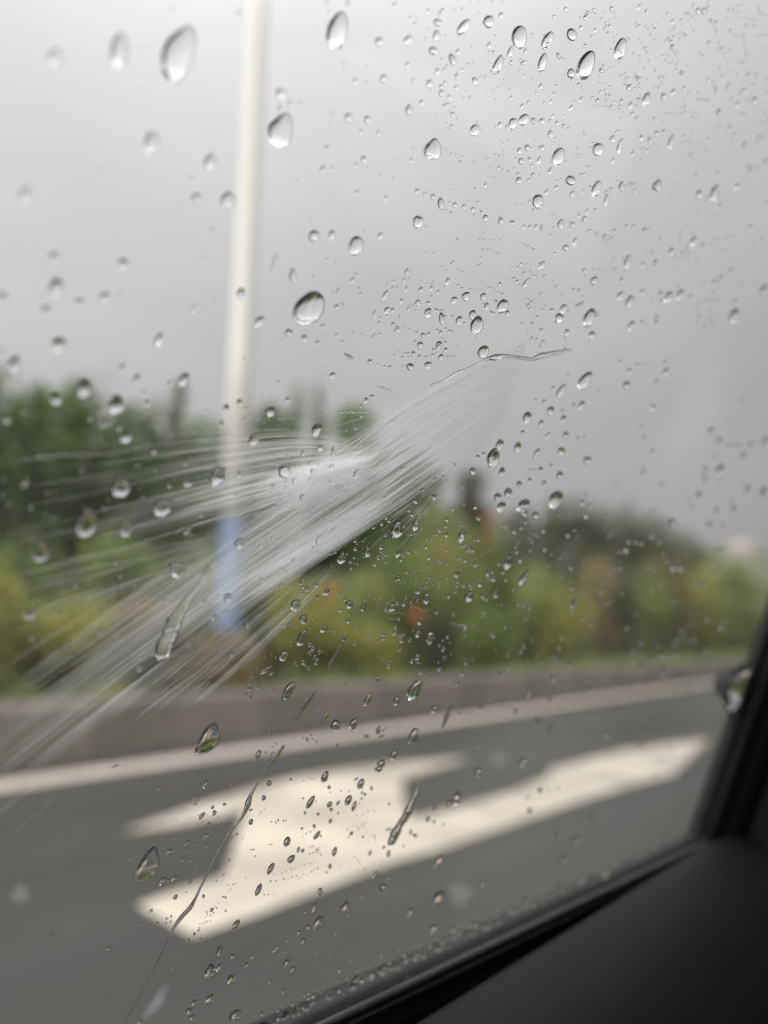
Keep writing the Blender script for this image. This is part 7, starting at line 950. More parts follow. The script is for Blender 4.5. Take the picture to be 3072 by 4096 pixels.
[134.7,-140.26,0.42,0.23,48],[175.81,-134.43,1.17,0.62,56],[152.07,-137.21,1.55,0.85,52],[320.39,-113.61,1.33,0.57,72],[195.45,-131.62,0.7,0.36,59],[284.47,-116.89,1.15,0.52,70],
[227.87,-125.97,0.51,0.25,64],[213.24,-125.87,1.43,0.73,62],[184.88,-131.19,1.35,0.72,58],[262.22,-120.18,1.97,0.93,68],[265.32,-121.56,1.46,0.68,68],[329.46,-113.03,2.06,0.87,73],
[173.73,-133.86,0.76,0.4,56],[125.49,-140.41,1.07,0.59,46],[249.96,-120.95,0.87,0.42,67],[130.24,-140.08,0.92,0.51,47],[149.25,-138.3,1.05,0.57,51],[174.1,-134.02,1.65,0.88,56],
[203.3,-130.41,1.36,0.7,60],[252.19,-123.22,1.32,0.63,66],[133.73,-140.26,1.18,0.65,48],[289.73,-115.46,1.09,0.49,70],[177.26,-132.22,1.38,0.74,57],[321.43,-115.09,2.12,0.9,72],
[160.7,-134.44,1.35,0.73,54],[153.75,-131.61,0.42,0.23,53],[151.98,-135.61,1.62,0.88,52],[151.22,-137.53,1.06,0.58,52],[137.94,-139.54,1.14,0.62,49],[235.58,-124.38,1.87,0.92,65],
[216.19,-122.59,0.31,0.16,63],[217.38,-126.13,0.94,0.48,63],[125.17,-140.62,1.48,0.81,46],[239.42,-124.17,0.78,0.38,65],[277.77,-114.98,1.33,0.61,69],[317.28,-110.8,1.78,0.77,72],
[240.08,-121.94,1.65,0.81,66],[211.28,-129.73,1.0,0.51,61],[136.25,-138.83,1.39,0.77,49],[217.5,-123.06,0.4,0.2,63],[170.16,-135.38,0.81,0.44,55],[180.08,-129.01,0.47,0.25,58],
[299.99,-114.61,1.74,0.77,71],[272.57,-120.36,1.42,0.66,68],[209.05,-129.77,1.01,0.52,61],[199.28,-129.09,1.34,0.7,60],[135.2,-135.4,0.77,0.43,49],[156.35,-134.58,0.82,0.45,53],
[156.78,-135.64,0.96,0.52,53],[132.01,-139.51,0.83,0.46,48],[252.45,-123.92,0.61,0.29,66],[289.09,-117.09,1.76,0.79,70],[153.94,-133.13,0.36,0.2,53],[208.33,-129.92,1.14,0.58,61],
[127.51,-140.43,1.5,0.82,47],[250.09,-118.9,0.64,0.31,67],[242.72,-124.69,1.93,0.94,65],[316.51,-113.96,1.97,0.85,72],[160.8,-134.38,1.62,0.88,54],[174.8,-129.63,0.54,0.29,57],
[167.94,-134.55,1.75,0.94,55],[134.21,-139.32,1.26,0.69,48],[165.79,-129.19,0.83,0.46,55],[232.56,-126.0,1.44,0.71,64],[208.05,-129.39,1.34,0.69,61],[161.15,-133.38,0.94,0.51,54],
[130.57,-139.9,1.68,0.93,48],[148.52,-137.56,0.94,0.51,51],[134.22,-138.54,1.35,0.74,48],[133.37,-139.47,1.2,0.66,48],[263.22,-115.62,0.31,0.15,68],[178.1,-134.24,1.53,0.81,56],
[319.65,-111.47,1.13,0.48,72],[265.96,-119.34,1.85,0.87,68],[161.36,-134.09,1.65,0.9,54],[246.12,-120.0,1.25,0.61,66],[300.02,-116.18,2.02,0.89,71],[124.27,-140.29,1.18,0.65,46],
[164.32,-134.82,0.91,0.49,54],[245.71,-123.93,1.27,0.61,66],[139.13,-138.31,0.91,0.5,49],[208.13,-130.08,1.48,0.76,61],[141.03,-136.05,0.6,0.33,50],[330.88,-113.5,1.93,0.81,73],
[136.33,-135.08,0.84,0.46,49],[266.94,-120.49,2.11,0.99,68],[279.01,-118.97,0.57,0.26,69],[165.67,-131.15,0.25,0.14,55],[208.03,-130.34,0.78,0.4,61],[272.04,-121.56,1.02,0.47,68],
[292.63,-116.84,0.66,0.29,70],[308.94,-110.68,2.19,0.96,72],[178.12,-132.81,0.57,0.31,57],[181.92,-129.36,1.3,0.69,58],[233.58,-124.49,1.42,0.7,65],[236.13,-124.72,1.67,0.82,65],
[138.17,-138.91,1.33,0.73,49],[186.42,-133.2,0.58,0.3,58],[153.0,-131.67,0.54,0.3,53],[305.55,-111.91,2.05,0.9,72],[309.84,-111.76,1.75,0.76,72],[239.73,-122.88,1.83,0.9,65],
[284.13,-116.44,1.58,0.72,70],[162.39,-133.92,1.59,0.86,54],[172.23,-133.63,0.92,0.49,56],[226.98,-126.71,1.9,0.95,64],[220.77,-119.37,1.14,0.58,64],[165.65,-135.08,1.51,0.81,54],
[202.52,-129.21,0.87,0.45,60],[252.86,-118.34,0.75,0.36,67],[195.7,-123.95,0.79,0.42,60],[253.29,-121.78,1.96,0.94,67],[122.58,-137.93,0.29,0.16,46],[205.14,-130.38,1.77,0.91,61],
[226.29,-123.32,1.58,0.8,64],[208.1,-124.41,0.87,0.45,62],[179.42,-128.72,0.59,0.32,57],[243.12,-121.37,1.86,0.91,66],[248.89,-122.15,1.93,0.93,66],[127.87,-137.43,0.82,0.46,47],
[138.29,-136.29,1.43,0.79,50],[248.65,-122.29,1.41,0.68,66],[173.96,-132.83,1.69,0.91,56],[220.23,-126.23,1.38,0.7,63],[153.22,-137.61,0.6,0.33,52],[186.65,-132.88,1.09,0.58,58],
[250.98,-121.04,0.53,0.25,67],[215.25,-126.51,0.92,0.47,62],[168.17,-135.34,1.8,0.96,55],[130.92,-139.2,1.58,0.87,48],[186.39,-130.23,1.07,0.57,58],[125.04,-141.24,1.49,0.82,46],
[227.1,-123.61,1.04,0.52,64],[173.27,-133.66,0.57,0.3,56],[216.88,-128.3,0.85,0.43,62],[294.0,-118.51,1.59,0.71,70],[134.45,-139.69,0.71,0.39,48],[197.14,-127.63,1.57,0.82,60],
[170.79,-133.97,1.45,0.78,55],[151.81,-130.63,0.34,0.19,53],[151.04,-135.79,0.45,0.25,52],[282.81,-119.61,1.39,0.63,69],[222.81,-125.07,1.85,0.93,63],[121.6,-135.63,0.39,0.22,46],
[221.19,-123.64,1.73,0.87,63],[166.4,-133.89,1.74,0.94,55],[175.55,-133.21,1.12,0.6,56],[196.9,-129.25,0.61,0.32,60],[145.04,-137.86,0.86,0.47,51],[196.54,-130.92,1.32,0.69,59],
[122.94,-136.86,0.85,0.47,46],[290.49,-118.35,2.11,0.95,70],[283.7,-115.41,0.54,0.24,70],[189.4,-130.43,1.67,0.88,59],[131.57,-139.81,1.17,0.64,48],[138.62,-134.65,0.49,0.27,50],
[210.95,-121.75,0.28,0.14,63],[159.69,-136.49,0.42,0.23,53],[310.98,-113.22,1.84,0.8,72],[169.33,-134.23,0.55,0.3,55],[263.96,-120.96,0.62,0.29,68],[272.53,-119.38,1.89,0.88,68],
[225.09,-120.62,1.08,0.55,64],[297.12,-112.37,1.89,0.84,71],[254.29,-120.9,1.86,0.89,67],[261.3,-123.03,1.45,0.68,67],[155.43,-134.64,1.44,0.78,53],[198.27,-130.36,0.5,0.26,60],
[184.51,-133.11,1.82,0.96,57],[249.99,-122.38,1.03,0.5,66],[240.5,-120.87,1.8,0.89,66],[215.75,-125.76,0.83,0.42,63],[130.95,-136.61,0.53,0.29,48],[157.74,-134.68,1.05,0.57,53],
[190.97,-129.32,1.55,0.82,59],[166.35,-134.95,1.37,0.74,55],[138.28,-136.01,0.53,0.29,50],[154.74,-136.2,1.61,0.88,52],[213.92,-126.54,1.5,0.77,62],[229.61,-124.16,0.91,0.45,64],
[208.21,-127.41,1.21,0.62,61],[246.31,-124.49,1.33,0.64,66],[248.08,-122.06,1.63,0.79,66],[183.59,-130.7,1.13,0.6,58],[206.74,-124.51,1.04,0.54,62],[191.42,-126.86,0.64,0.34,59],
[163.48,-134.14,1.01,0.55,54],[231.25,-125.77,1.84,0.91,64],[184.22,-132.01,1.38,0.73,58],[146.06,-134.03,0.63,0.35,51],[222.33,-121.46,0.5,0.25,64],[132.08,-136.8,0.96,0.53,48],
[191.09,-126.54,1.1,0.58,59],[288.55,-115.75,2.02,0.91,70],[227.24,-125.73,1.23,0.61,64],[204.57,-127.54,0.57,0.29,61],[232.5,-124.97,1.0,0.5,64],[222.13,-125.28,0.88,0.44,63],
[183.22,-132.94,1.76,0.93,57],[168.17,-135.57,0.68,0.37,55],[197.54,-130.75,1.34,0.7,60],[310.8,-106.99,0.86,0.37,73],[134.96,-139.99,1.26,0.69,48],[258.07,-117.55,0.64,0.31,68],
[331.18,-112.14,2.07,0.87,73],[151.73,-136.45,1.17,0.64,52],[306.16,-108.36,1.28,0.57,72],[152.71,-134.41,1.52,0.84,52],[279.59,-115.76,1.48,0.68,69],[144.86,-138.22,1.38,0.75,50],
[139.12,-134.27,0.46,0.26,50],[326.05,-112.79,0.87,0.37,73],[293.29,-112.34,1.15,0.52,71],[136.35,-137.87,1.37,0.76,49],[125.43,-140.52,1.57,0.86,46],[138.11,-138.11,1.25,0.69,49],
[324.33,-113.18,1.56,0.66,72],[202.79,-129.9,1.06,0.55,60],[205.44,-128.29,1.42,0.73,61],[240.69,-122.6,1.32,0.65,65],[233.44,-126.44,1.06,0.52,64],[289.85,-116.65,2.06,0.93,70],
[156.27,-135.55,1.32,0.72,53],[311.65,-111.07,1.68,0.73,72],[298.14,-117.45,1.38,0.61,70],[261.96,-121.22,0.75,0.35,67],[152.95,-133.08,0.51,0.28,53],[221.26,-124.27,1.83,0.93,63],
[192.15,-129.64,1.2,0.63,59],[130.96,-140.38,0.75,0.41,48],[161.61,-130.8,0.46,0.25,54],[238.43,-124.2,0.68,0.33,65],[313.46,-105.35,0.98,0.43,73],[166.72,-132.4,0.67,0.36,55],
[137.81,-137.42,0.58,0.32,49],[239.29,-120.46,0.75,0.37,66],[303.29,-115.65,1.14,0.5,71],[177.28,-133.45,1.71,0.91,56],[160.48,-134.17,0.48,0.26,54],[163.78,-132.94,1.03,0.56,54],
[217.38,-128.97,0.83,0.42,62],[174.27,-129.93,0.67,0.36,57],[275.08,-119.44,1.37,0.63,69],[127.58,-141.16,1.51,0.83,47],[270.95,-120.58,0.7,0.33,68],[290.95,-117.76,0.82,0.37,70],
[286.48,-116.05,0.74,0.34,70],[218.34,-126.94,1.94,0.98,63],[131.16,-139.24,0.95,0.53,48],[124.43,-140.62,1.67,0.92,46],[166.27,-134.13,0.71,0.38,55],[206.25,-129.69,1.03,0.53,61],
[304.75,-108.94,1.04,0.46,72],[204.21,-125.33,0.82,0.43,61],[137.39,-139.5,1.33,0.73,49],[152.69,-135.11,1.3,0.71,52],[259.98,-118.23,1.44,0.68,68],[252.62,-123.67,0.57,0.27,66],
[253.78,-116.02,0.68,0.33,68],[211.35,-129.69,0.93,0.47,61],[217.71,-126.6,0.82,0.42,63],[313.54,-109.76,0.85,0.37,72],[276.65,-116.71,1.81,0.83,69],[137.08,-136.52,1.15,0.64,49],
[136.98,-138.45,1.49,0.82,49],[258.24,-119.23,0.75,0.36,67],[179.29,-131.14,1.42,0.76,57],[321.87,-106.42,0.61,0.26,73],[195.46,-128.23,1.46,0.76,60],[186.68,-127.7,0.7,0.37,59],
[132.21,-139.05,0.51,0.28,48],[162.47,-135.71,1.65,0.89,54],[262.88,-119.15,0.98,0.46,68],[183.38,-133.52,0.48,0.26,57],[199.24,-131.49,1.42,0.73,60],[130.37,-139.99,0.51,0.28,47],
[306.04,-110.48,0.53,0.23,72],[138.35,-137.84,0.9,0.49,49],[223.37,-127.11,1.84,0.92,63],[205.76,-128.08,0.62,0.32,61],[186.05,-129.79,1.12,0.6,58],[317.41,-114.87,0.63,0.27,72],
[190.16,-132.17,0.5,0.26,58],[287.25,-113.85,1.52,0.69,70],[144.36,-137.96,1.71,0.94,50],[158.36,-135.63,1.66,0.9,53],[301.02,-117.05,1.49,0.66,71],[131.04,-139.34,1.05,0.58,48],
[268.23,-116.77,0.56,0.26,69],[263.97,-117.34,1.81,0.85,68],[157.43,-131.45,0.56,0.31,54],[154.19,-136.11,0.67,0.36,52],[245.44,-123.08,0.82,0.4,66],[148.77,-133.87,0.69,0.38,52],
[169.98,-133.58,0.96,0.52,55],[274.62,-118.01,1.3,0.6,69],[128.67,-139.81,1.47,0.81,47],[152.49,-137.01,1.75,0.95,52],[158.98,-136.72,0.9,0.49,53],[210.09,-129.87,1.52,0.78,61],
[143.02,-136.76,1.16,0.64,50],[255.54,-122.89,0.87,0.41,67],[218.62,-127.36,1.22,0.61,63],[135.37,-139.94,0.92,0.5,48],[279.84,-118.65,0.55,0.25,69],[287.07,-110.72,0.97,0.44,71],
]
REFLECTIONS = [
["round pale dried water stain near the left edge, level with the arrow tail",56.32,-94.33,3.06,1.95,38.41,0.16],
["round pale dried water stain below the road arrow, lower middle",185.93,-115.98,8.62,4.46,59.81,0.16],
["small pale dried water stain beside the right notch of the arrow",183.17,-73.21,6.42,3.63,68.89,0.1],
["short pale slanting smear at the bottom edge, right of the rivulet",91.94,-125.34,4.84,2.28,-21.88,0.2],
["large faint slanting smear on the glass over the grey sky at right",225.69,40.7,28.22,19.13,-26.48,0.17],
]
SPRAY = {"main":[[[146.01,41.44],[138.72,35.33],[131.76,29.49],[125.11,23.92],[118.76,18.6],[112.86,13.38],[107.31,8.31],[101.97,3.43],[96.84,-1.26],[91.94,-5.8],[87.23,-10.19],[82.69,-14.42],[78.31,-18.51],[74.1,-22.47],[70.13,-26.38],[66.29,-30.17],[62.56,-33.84],[58.96,-37.4],[55.46,-40.84],[52.01,-44.13],[48.66,-47.3],[45.41,-50.38],[42.25,-53.36],[39.19,-56.26]],[[144.97,17.54],[139.36,11.1],[133.94,4.88],[128.63,-1.09],[122.83,-6.53],[117.26,-11.76],[111.68,-16.66],[106.28,-21.35],[101.08,-25.86],[96.08,-30.2],[91.25,-34.39],[86.7,-38.5],[82.6,-42.73],[78.63,-46.82],[74.78,-50.8],[71.05,-54.65],[67.45,-58.41],[64.03,-62.14],[60.71,-65.76],[57.47,-69.28],[54.33,-72.71],[51.27,-76.05],[48.29,-79.31],[45.43,-82.52]]],"splash":[[[109.6,3.16],[104.59,2.49],[99.77,1.86],[95.13,1.24],[90.66,0.65],[86.36,0.08],[82.33,-0.85],[78.53,-2.07],[74.85,-3.25],[71.29,-4.39],[67.84,-5.5],[64.5,-6.57],[61.33,-7.79],[58.26,-9.0],[55.28,-10.17],[52.38,-11.31],[49.57,-12.42],[46.81,-13.46],[44.07,-14.3],[41.41,-15.12],[38.81,-15.92],[36.29,-16.7],[33.83,-17.46],[31.43,-18.2]],[[111.77,-2.14],[107.35,-4.47],[103.07,-6.73],[98.93,-8.91],[94.92,-11.03],[91.05,-13.11],[87.29,-15.12],[83.65,-17.07],[80.11,-18.96],[76.68,-20.8],[73.33,-22.57],[70.06,-24.26],[66.88,-25.91],[63.79,-27.51],[60.78,-29.07],[57.86,-30.59],[55.01,-32.06],[52.24,-33.5],[49.53,-34.91],[46.9,-36.28],[44.34,-37.61],[41.84,-38.91],[39.4,-40.18],[37.01,-41.42]]],"white":[[[110.94,4.01],[109.39,3.29],[107.85,2.58],[106.34,1.87],[104.84,1.17],[103.36,0.49],[101.9,-0.2],[100.45,-0.87],[99.02,-1.53],[97.61,-2.19],[96.21,-2.85],[94.83,-3.5],[93.46,-4.14],[92.11,-4.77],[90.78,-5.4],[89.46,-6.02],[88.15,-6.63],[86.86,-7.24],[85.58,-7.84],[84.31,-8.43],[83.06,-9.02],[81.82,-9.61],[80.59,-10.18],[79.38,-10.75]],[[112.78,-4.59],[111.4,-5.47],[110.04,-6.35],[108.69,-7.22],[107.36,-8.08],[106.04,-8.93],[104.73,-9.77],[103.44,-10.61],[102.15,-11.44],[100.88,-12.25],[99.51,-12.95],[98.16,-13.64],[96.82,-14.32],[95.5,-15.0],[94.19,-15.66],[92.89,-16.33],[91.61,-16.98],[90.34,-17.63],[89.08,-18.27],[87.84,-18.91],[86.6,-19.54],[85.38,-20.16],[84.18,-20.77],[82.98,-21.38]]],"white2":[[[119.69,-3.67],[118.02,-4.89],[116.36,-6.1],[114.73,-7.29],[113.11,-8.47],[111.51,-9.63],[109.93,-10.79],[108.37,-11.93],[106.83,-13.05],[105.28,-14.15],[103.75,-15.23],[102.23,-16.3],[100.74,-17.36],[99.25,-18.41],[97.79,-19.44],[96.34,-20.47],[94.91,-21.48],[93.49,-22.48],[92.09,-23.47],[90.71,-24.45],[89.34,-25.42],[87.98,-26.38],[86.64,-27.32],[85.31,-28.26]],[[117.67,-11.19],[116.25,-12.41],[114.85,-13.62],[113.46,-14.82],[112.08,-16.0],[110.72,-17.17],[109.37,-18.33],[108.03,-19.48],[106.71,-20.62],[105.38,-21.74],[104.06,-22.84],[102.76,-23.93],[101.47,-25.02],[100.19,-26.09],[98.92,-27.15],[97.66,-28.2],[96.42,-29.25],[95.19,-30.28],[93.97,-31.3],[92.76,-32.32],[91.56,-33.32],[90.37,-34.32],[89.2,-35.3],[88.03,-36.28]]],"fringe":[[[100.72,-25.13],[98.56,-27.13],[96.44,-29.1],[94.36,-31.04],[92.3,-32.94],[90.28,-34.82],[88.29,-36.67],[86.41,-38.56],[84.61,-40.47],[82.84,-42.34],[81.08,-44.19],[79.36,-46.02],[77.65,-47.82],[75.97,-49.59],[74.28,-51.32],[72.61,-53.02],[70.96,-54.7],[69.33,-56.35],[67.72,-57.98],[66.14,-59.59],[64.57,-61.18],[63.03,-62.75],[61.5,-64.3],[59.99,-65.83]],[[110.09,-22.2],[109.0,-24.22],[107.91,-26.21],[106.83,-28.2],[105.75,-30.17],[104.69,-32.13],[103.56,-34.04],[102.23,-35.83],[100.9,-37.6],[99.59,-39.35],[98.29,-41.09],[97.01,-42.81],[95.73,-44.52],[94.47,-46.21],[93.21,-47.88],[91.92,-49.51],[90.52,-51.03],[89.13,-52.54],[87.76,-54.04],[86.4,-55.52],[85.06,-56.98],[83.73,-58.43],[82.41,-59.87],[81.11,-61.29]]],"right":[[[132.54,3.06],[131.47,1.75],[130.4,0.45],[129.35,-0.84],[128.29,-2.13],[127.25,-3.4],[126.21,-4.67],[125.18,-5.92],[123.97,-7.08],[122.78,-8.23],[121.59,-9.37],[120.42,-10.5],[119.25,-11.63],[118.1,-12.74],[116.95,-13.85],[115.92,-15.0],[114.92,-16.16],[113.93,-17.32],[112.94,-18.47],[111.97,-19.61],[111.0,-20.74],[110.03,-21.86],[109.07,-22.98],[108.12,-24.09]],[[136.0,-0.82],[135.38,-2.12],[134.76,-3.41],[134.14,-4.7],[133.53,-5.99],[132.92,-7.27],[132.31,-8.55],[131.69,-9.82],[130.92,-11.04],[130.16,-12.25],[129.4,-13.46],[128.64,-14.66],[127.89,-15.86],[127.14,-17.05],[126.4,-18.24],[125.64,-19.41],[124.89,-20.58],[124.13,-21.74],[123.38,-22.9],[122.64,-24.05],[121.9,-25.2],[121.16,-26.34],[120.42,-27.48],[119.69,-28.61]]],"left":[[[78.93,-22.06],[76.8,-22.79],[74.71,-23.51],[72.66,-24.21],[70.64,-24.9],[68.67,-25.58],[66.72,-26.25],[64.81,-26.9],[62.95,-27.58],[61.13,-28.26],[59.34,-28.93],[57.58,-29.6],[55.85,-30.25],[54.14,-30.89],[52.47,-31.52],[50.82,-32.14],[49.24,-32.82],[47.67,-33.5],[46.14,-34.16],[44.62,-34.81],[43.13,-35.45],[41.66,-36.09],[40.21,-36.71],[38.78,-37.33]],[[78.7,-27.75],[76.79,-28.78],[74.91,-29.8],[73.06,-30.81],[71.23,-31.79],[69.44,-32.77],[67.67,-33.72],[65.93,-34.67],[64.24,-35.63],[62.59,-36.59],[60.96,-37.54],[59.35,-38.47],[57.77,-39.39],[56.21,-40.3],[54.68,-41.19],[53.15,-42.06],[51.61,-42.86],[50.1,-43.65],[48.6,-44.43],[47.13,-45.2],[45.68,-45.95],[44.25,-46.7],[42.84,-47.44],[41.44,-48.16]]]}
SINGLE = [[[104.54,8.48],[102.38,7.26],[100.25,6.07],[98.15,4.9],[96.09,3.74],[94.06,2.61],[92.04,1.52],[90.03,0.49]],[[58.48,-8.95],[55.36,-11.33],[52.18,-13.33],[48.48,-14.0],[44.94,-14.7],[41.65,-15.85],[38.47,-16.95],[35.4,-18.02]],[[61.49,-72.94],[59.8,-75.13],[58.13,-77.28],[56.48,-79.41],[54.7,-81.34],[52.92,-83.22],[51.16,-85.07],[49.43,-86.89]],[[58.62,-70.08],[56.91,-71.64],[55.22,-73.19],[53.56,-74.71],[51.93,-76.21],[50.31,-77.69],[48.73,-79.14],[47.16,-80.58]],[[57.0,-71.78],[55.56,-73.2],[54.14,-74.6],[52.74,-75.99],[51.36,-77.36],[50.01,-78.74],[48.69,-80.11],[47.37,-81.46]],[[65.24,-43.96],[63.5,-45.14],[61.79,-46.29],[60.11,-47.43],[58.47,-48.58],[56.9,-49.77],[55.35,-50.94],[53.82,-52.09]],[[61.93,-43.33],[60.75,-44.31],[59.57,-45.28],[58.41,-46.24],[57.26,-47.19],[56.18,-48.19],[55.16,-49.24],[54.15,-50.28]],[[68.89,-50.11],[68.0,-51.01],[67.12,-51.89],[66.24,-52.77],[65.29,-53.55],[64.31,-54.3],[63.35,-55.05],[62.39,-55.79]],[[89.44,-7.6],[86.07,-7.77],[82.8,-7.94],[79.62,-8.1],[76.66,-8.74],[73.84,-9.63],[71.1,-10.5],[68.42,-11.35]],[[47.62,-14.43],[45.47,-14.7],[43.41,-15.11],[41.52,-15.92],[39.66,-16.72],[37.83,-17.5],[36.05,-18.27],[34.29,-19.02]]]
TRAILS = [
["runny_drip","long runny drip with bright rounded foot, left of the blue pole base",[[74.03,-29.58,0.53],[73.86,-31.15,0.61],[73.53,-32.73,0.53],[73.04,-34.33,0.41],[72.31,-35.65,0.53],[71.67,-37.25,0.85],[71.19,-38.84,1.2],[70.8,-40.71,1.36],[70.41,-42.59,1.49],[70.18,-44.45,1.62],[70.01,-46.0,1.75],[70.11,-47.37,1.82],[70.07,-48.3,1.49],[70.12,-49.01,0.71]]],
["water_rivulet","thin winding water rivulet running down across the road arrow to the bottom edge",[[105.03,-66.78,0.36],[104.49,-68.21,0.41],[103.75,-69.64,0.51],[102.95,-70.87,0.4],[102.29,-71.93,0.25],[101.88,-73.68,0.23],[100.7,-76.13,0.25],[100.2,-78.07,0.4],[100.11,-79.69,0.85],[100.05,-81.31,0.7],[99.86,-83.09,0.35],[99.0,-84.63,0.25],[97.52,-86.64,0.32],[96.04,-90.94,0.29],[95.34,-94.07,0.32],[94.68,-97.91,0.24],[94.07,-100.67,0.34],[93.45,-103.43,0.53],[91.88,-105.46,0.58],[90.57,-108.23,0.33],[90.19,-111.7,0.24],[89.55,-115.47,0.31],[88.94,-118.17,0.24],[87.81,-121.44,0.26],[86.91,-125.47,0.31],[85.97,-128.71,0.31],[85.5,-130.03,0.31]]],
["water_trail","short wavy water trail over the bush and wall edge, under the spray",[[112.25,-42.83,0.21],[112.19,-43.64,0.52],[111.94,-44.76,0.57],[111.62,-45.69,0.42],[111.3,-46.62,0.57],[110.98,-47.56,0.73],[110.88,-48.48,0.57],[110.96,-50.12,0.21]]],
["water_trail","wavy water trail over the grey wall, narrowing twice on its way down",[[109.19,-54.02,0.16],[108.59,-54.77,0.46],[108.06,-55.69,0.62],[107.45,-56.97,0.56],[106.99,-58.07,0.61],[106.83,-59.16,0.31],[106.58,-59.89,0.51],[106.27,-60.8,0.66],[106.11,-61.52,0.2]]],
["water_trail","tapered water trail ending in a thick foot on the white arrow shaft",[[152.58,-78.16,0.26],[152.61,-80.55,0.46],[152.67,-82.74,0.66],[152.14,-84.87,0.93],[152.01,-86.61,1.32],[151.47,-88.74,1.12],[150.64,-90.84,1.32],[149.82,-92.93,1.59],[149.39,-94.62,1.64],[149.64,-96.17,1.12]]],
["water_trail","fine wavy water line along the upper edge of the spray head",[[157.31,39.85,0.19],[152.03,37.52,0.47],[146.58,34.81,0.72],[144.44,33.42,0.36],[134.62,31.19,0.34],[131.81,29.84,0.76],[129.05,28.51,0.25],[125.45,25.6,0.24],[121.16,22.75,0.32],[118.43,20.2,0.23],[114.84,18.06,0.15]]],
["water_trail","faint thin water trail over the far end of the white edge line",[[155.66,-56.38,0.27],[155.31,-58.98,0.6],[155.08,-61.15,0.66],[154.84,-63.31,0.33]]],
["water_trail","small slanting dash of water hanging right of the spray over green bushes",[[169.12,-17.64,0.28],[168.23,-19.3,0.9],[167.67,-20.91,1.18],[167.01,-22.3,0.62]]],
]
TREES = [
[5.85,12.5,5.31,0.93,0,1,"broad dark tree filling the left edge of the view"],
[7.46,13.5,5.83,0.73,0,0,"round-topped tree second from the left edge"],
[8.24,12.5,5.43,0.7,0,1,"tree just left of the lamp pole with a low rounded top"],
[10.67,14.5,7.02,0.31,1,2,"slim lone tree left of the pole with sky on both sides"],
[13.47,17,7.03,0.79,0,0,"low tree partly behind the lamp pole"],
[13.2,14,6.82,0.63,0,1,"tree right beside the lamp pole, below two spires"],
[16.1,16,8.63,0.42,1,0,"first narrow pointed tree right of the lamp pole"],
[17.57,16.5,9.1,0.41,1,1,"second narrow pointed tree right of the lamp pole"],
[18.25,15.5,8.51,0.85,0,0,"rounded tree behind the upper edge of the spray"],
[23.86,17,7.97,1.19,0,1,"tree hidden behind the white spray"],
[24.79,15,7.48,0.66,0,3,"dark tree just right of the spray, above the red flowers"],
[51.92,27,11.07,2.32,0,3,"distant tree at the left end of the far row"],
[57.64,26,12.69,2.28,0,3,"tallest tree of the far dark row on the right"],
[72.26,28,14.42,3.1,0,3,"third tree of the far dark row"],
[89.63,30,16.06,3.48,0,3,"fourth tree of the far dark row"],
[108.69,32,16.13,2.97,0,3,"last tree of the far dark row, beside open sky"],
]
SHRUBS = [
[3.25,7.3,1.77,0.62,1,"yellowish bush at the left edge of the hedge"],
[4.43,8.6,2.03,0.6,0,"green bush behind the spray tail, near the left edge"],
[4.17,7.2,1.47,0.55,1,"low yellow green bush under the spray tail"],
[5.74,8.8,2.34,0.64,0,"tall green bush left of the pole"],
[5.23,7.3,1.47,0.54,2,"low olive bush left of the pole foot"],
[6.72,8.4,2.08,0.58,0,"green bush just left of the pole foot"],
[5.87,6.78,1.16,0.48,2,"low brownish bush before the pole foot"],
[8.19,8.5,2.38,0.7,3,"dark bush behind the spray, right of the pole"],
[8.18,7.6,1.86,0.71,1,"yellow green bush right of the pole foot"],
[9.71,8.2,2.04,0.71,4,"pale lime bush in the middle of the hedge"],
[8.86,7.1,1.28,0.54,1,"low yellow bush at the wall under the lime bush"],
[11.25,8.3,2.74,0.67,0,"green bush right below the spray"],
[13.08,8.6,3.65,0.94,4,"tall bush with red flowers right of the spray"],
[10.78,7.4,1.47,0.62,3,"dark hollow bush below the red flowers"],
[15.11,8.8,3.67,0.72,0,"green bush with a red bloom near its top"],
[12.7,7.3,1.78,0.69,0,"mid green bush right of the dark hollow"],
[15.97,8.2,2.82,0.84,4,"bright green bush right of the red flowers"],
[16.17,7.5,2.24,0.69,1,"light olive bush left of the dry tan bush"],
[19.57,8.0,3.42,0.55,5,"dry tan upright bush"],
[20.11,7.6,2.58,0.65,3,"dark bush right of the dry tan one"],
[24.69,8.4,3.54,0.88,0,"green bush in the far part of the hedge"],
[26.43,8.2,3.91,0.83,6,"rusty tinged bush in the far part of the hedge"],
[28.91,8.0,3.7,0.99,1,"olive bush third from the far end"],
[34.56,8.4,4.84,1.61,0,"green bush second from the far end"],
[42.12,8.6,5.41,2.31,0,"green bush at the right end of the hedge"],
]
BLOOMS = [[12.1,8.0,2.74,12],[14.35,8.3,3.65,8],[14.25,8.3,3.18,8],[7.95,7.0,1.71,12],[9.77,6.95,1.42,12],[9.22,7.4,1.71,6]]
ARROW = [[2.819,4.096],[3.417,4.273],[4.199,4.466],[4.753,4.553],[5.362,4.471],[5.835,4.32],[6.616,4.036],[5.913,3.967],[5.322,3.899],[4.594,3.347],[4.244,3.031],[4.703,2.976],[5.456,2.953],[6.221,3.015],[6.551,3.174],[8.097,3.116],[9.803,2.693],[7.165,2.276],[6.18,2.386],[5.431,2.443],[4.571,2.476],[3.793,2.5],[3.366,2.554],[2.824,2.544],[2.43,2.534],[2.113,2.552],[2.169,3.002],[2.401,3.027],[2.667,3.018],[3.011,3.335],[3.697,4.008],[3.195,3.989]]

# ================================================================== helpers
def tag(o, label=None, cat=None, group=None, kind=None):
    if label: o['label'] = label
    if cat: o['category'] = cat
    if group: o['group'] = group
    if kind: o['kind'] = kind
    return o

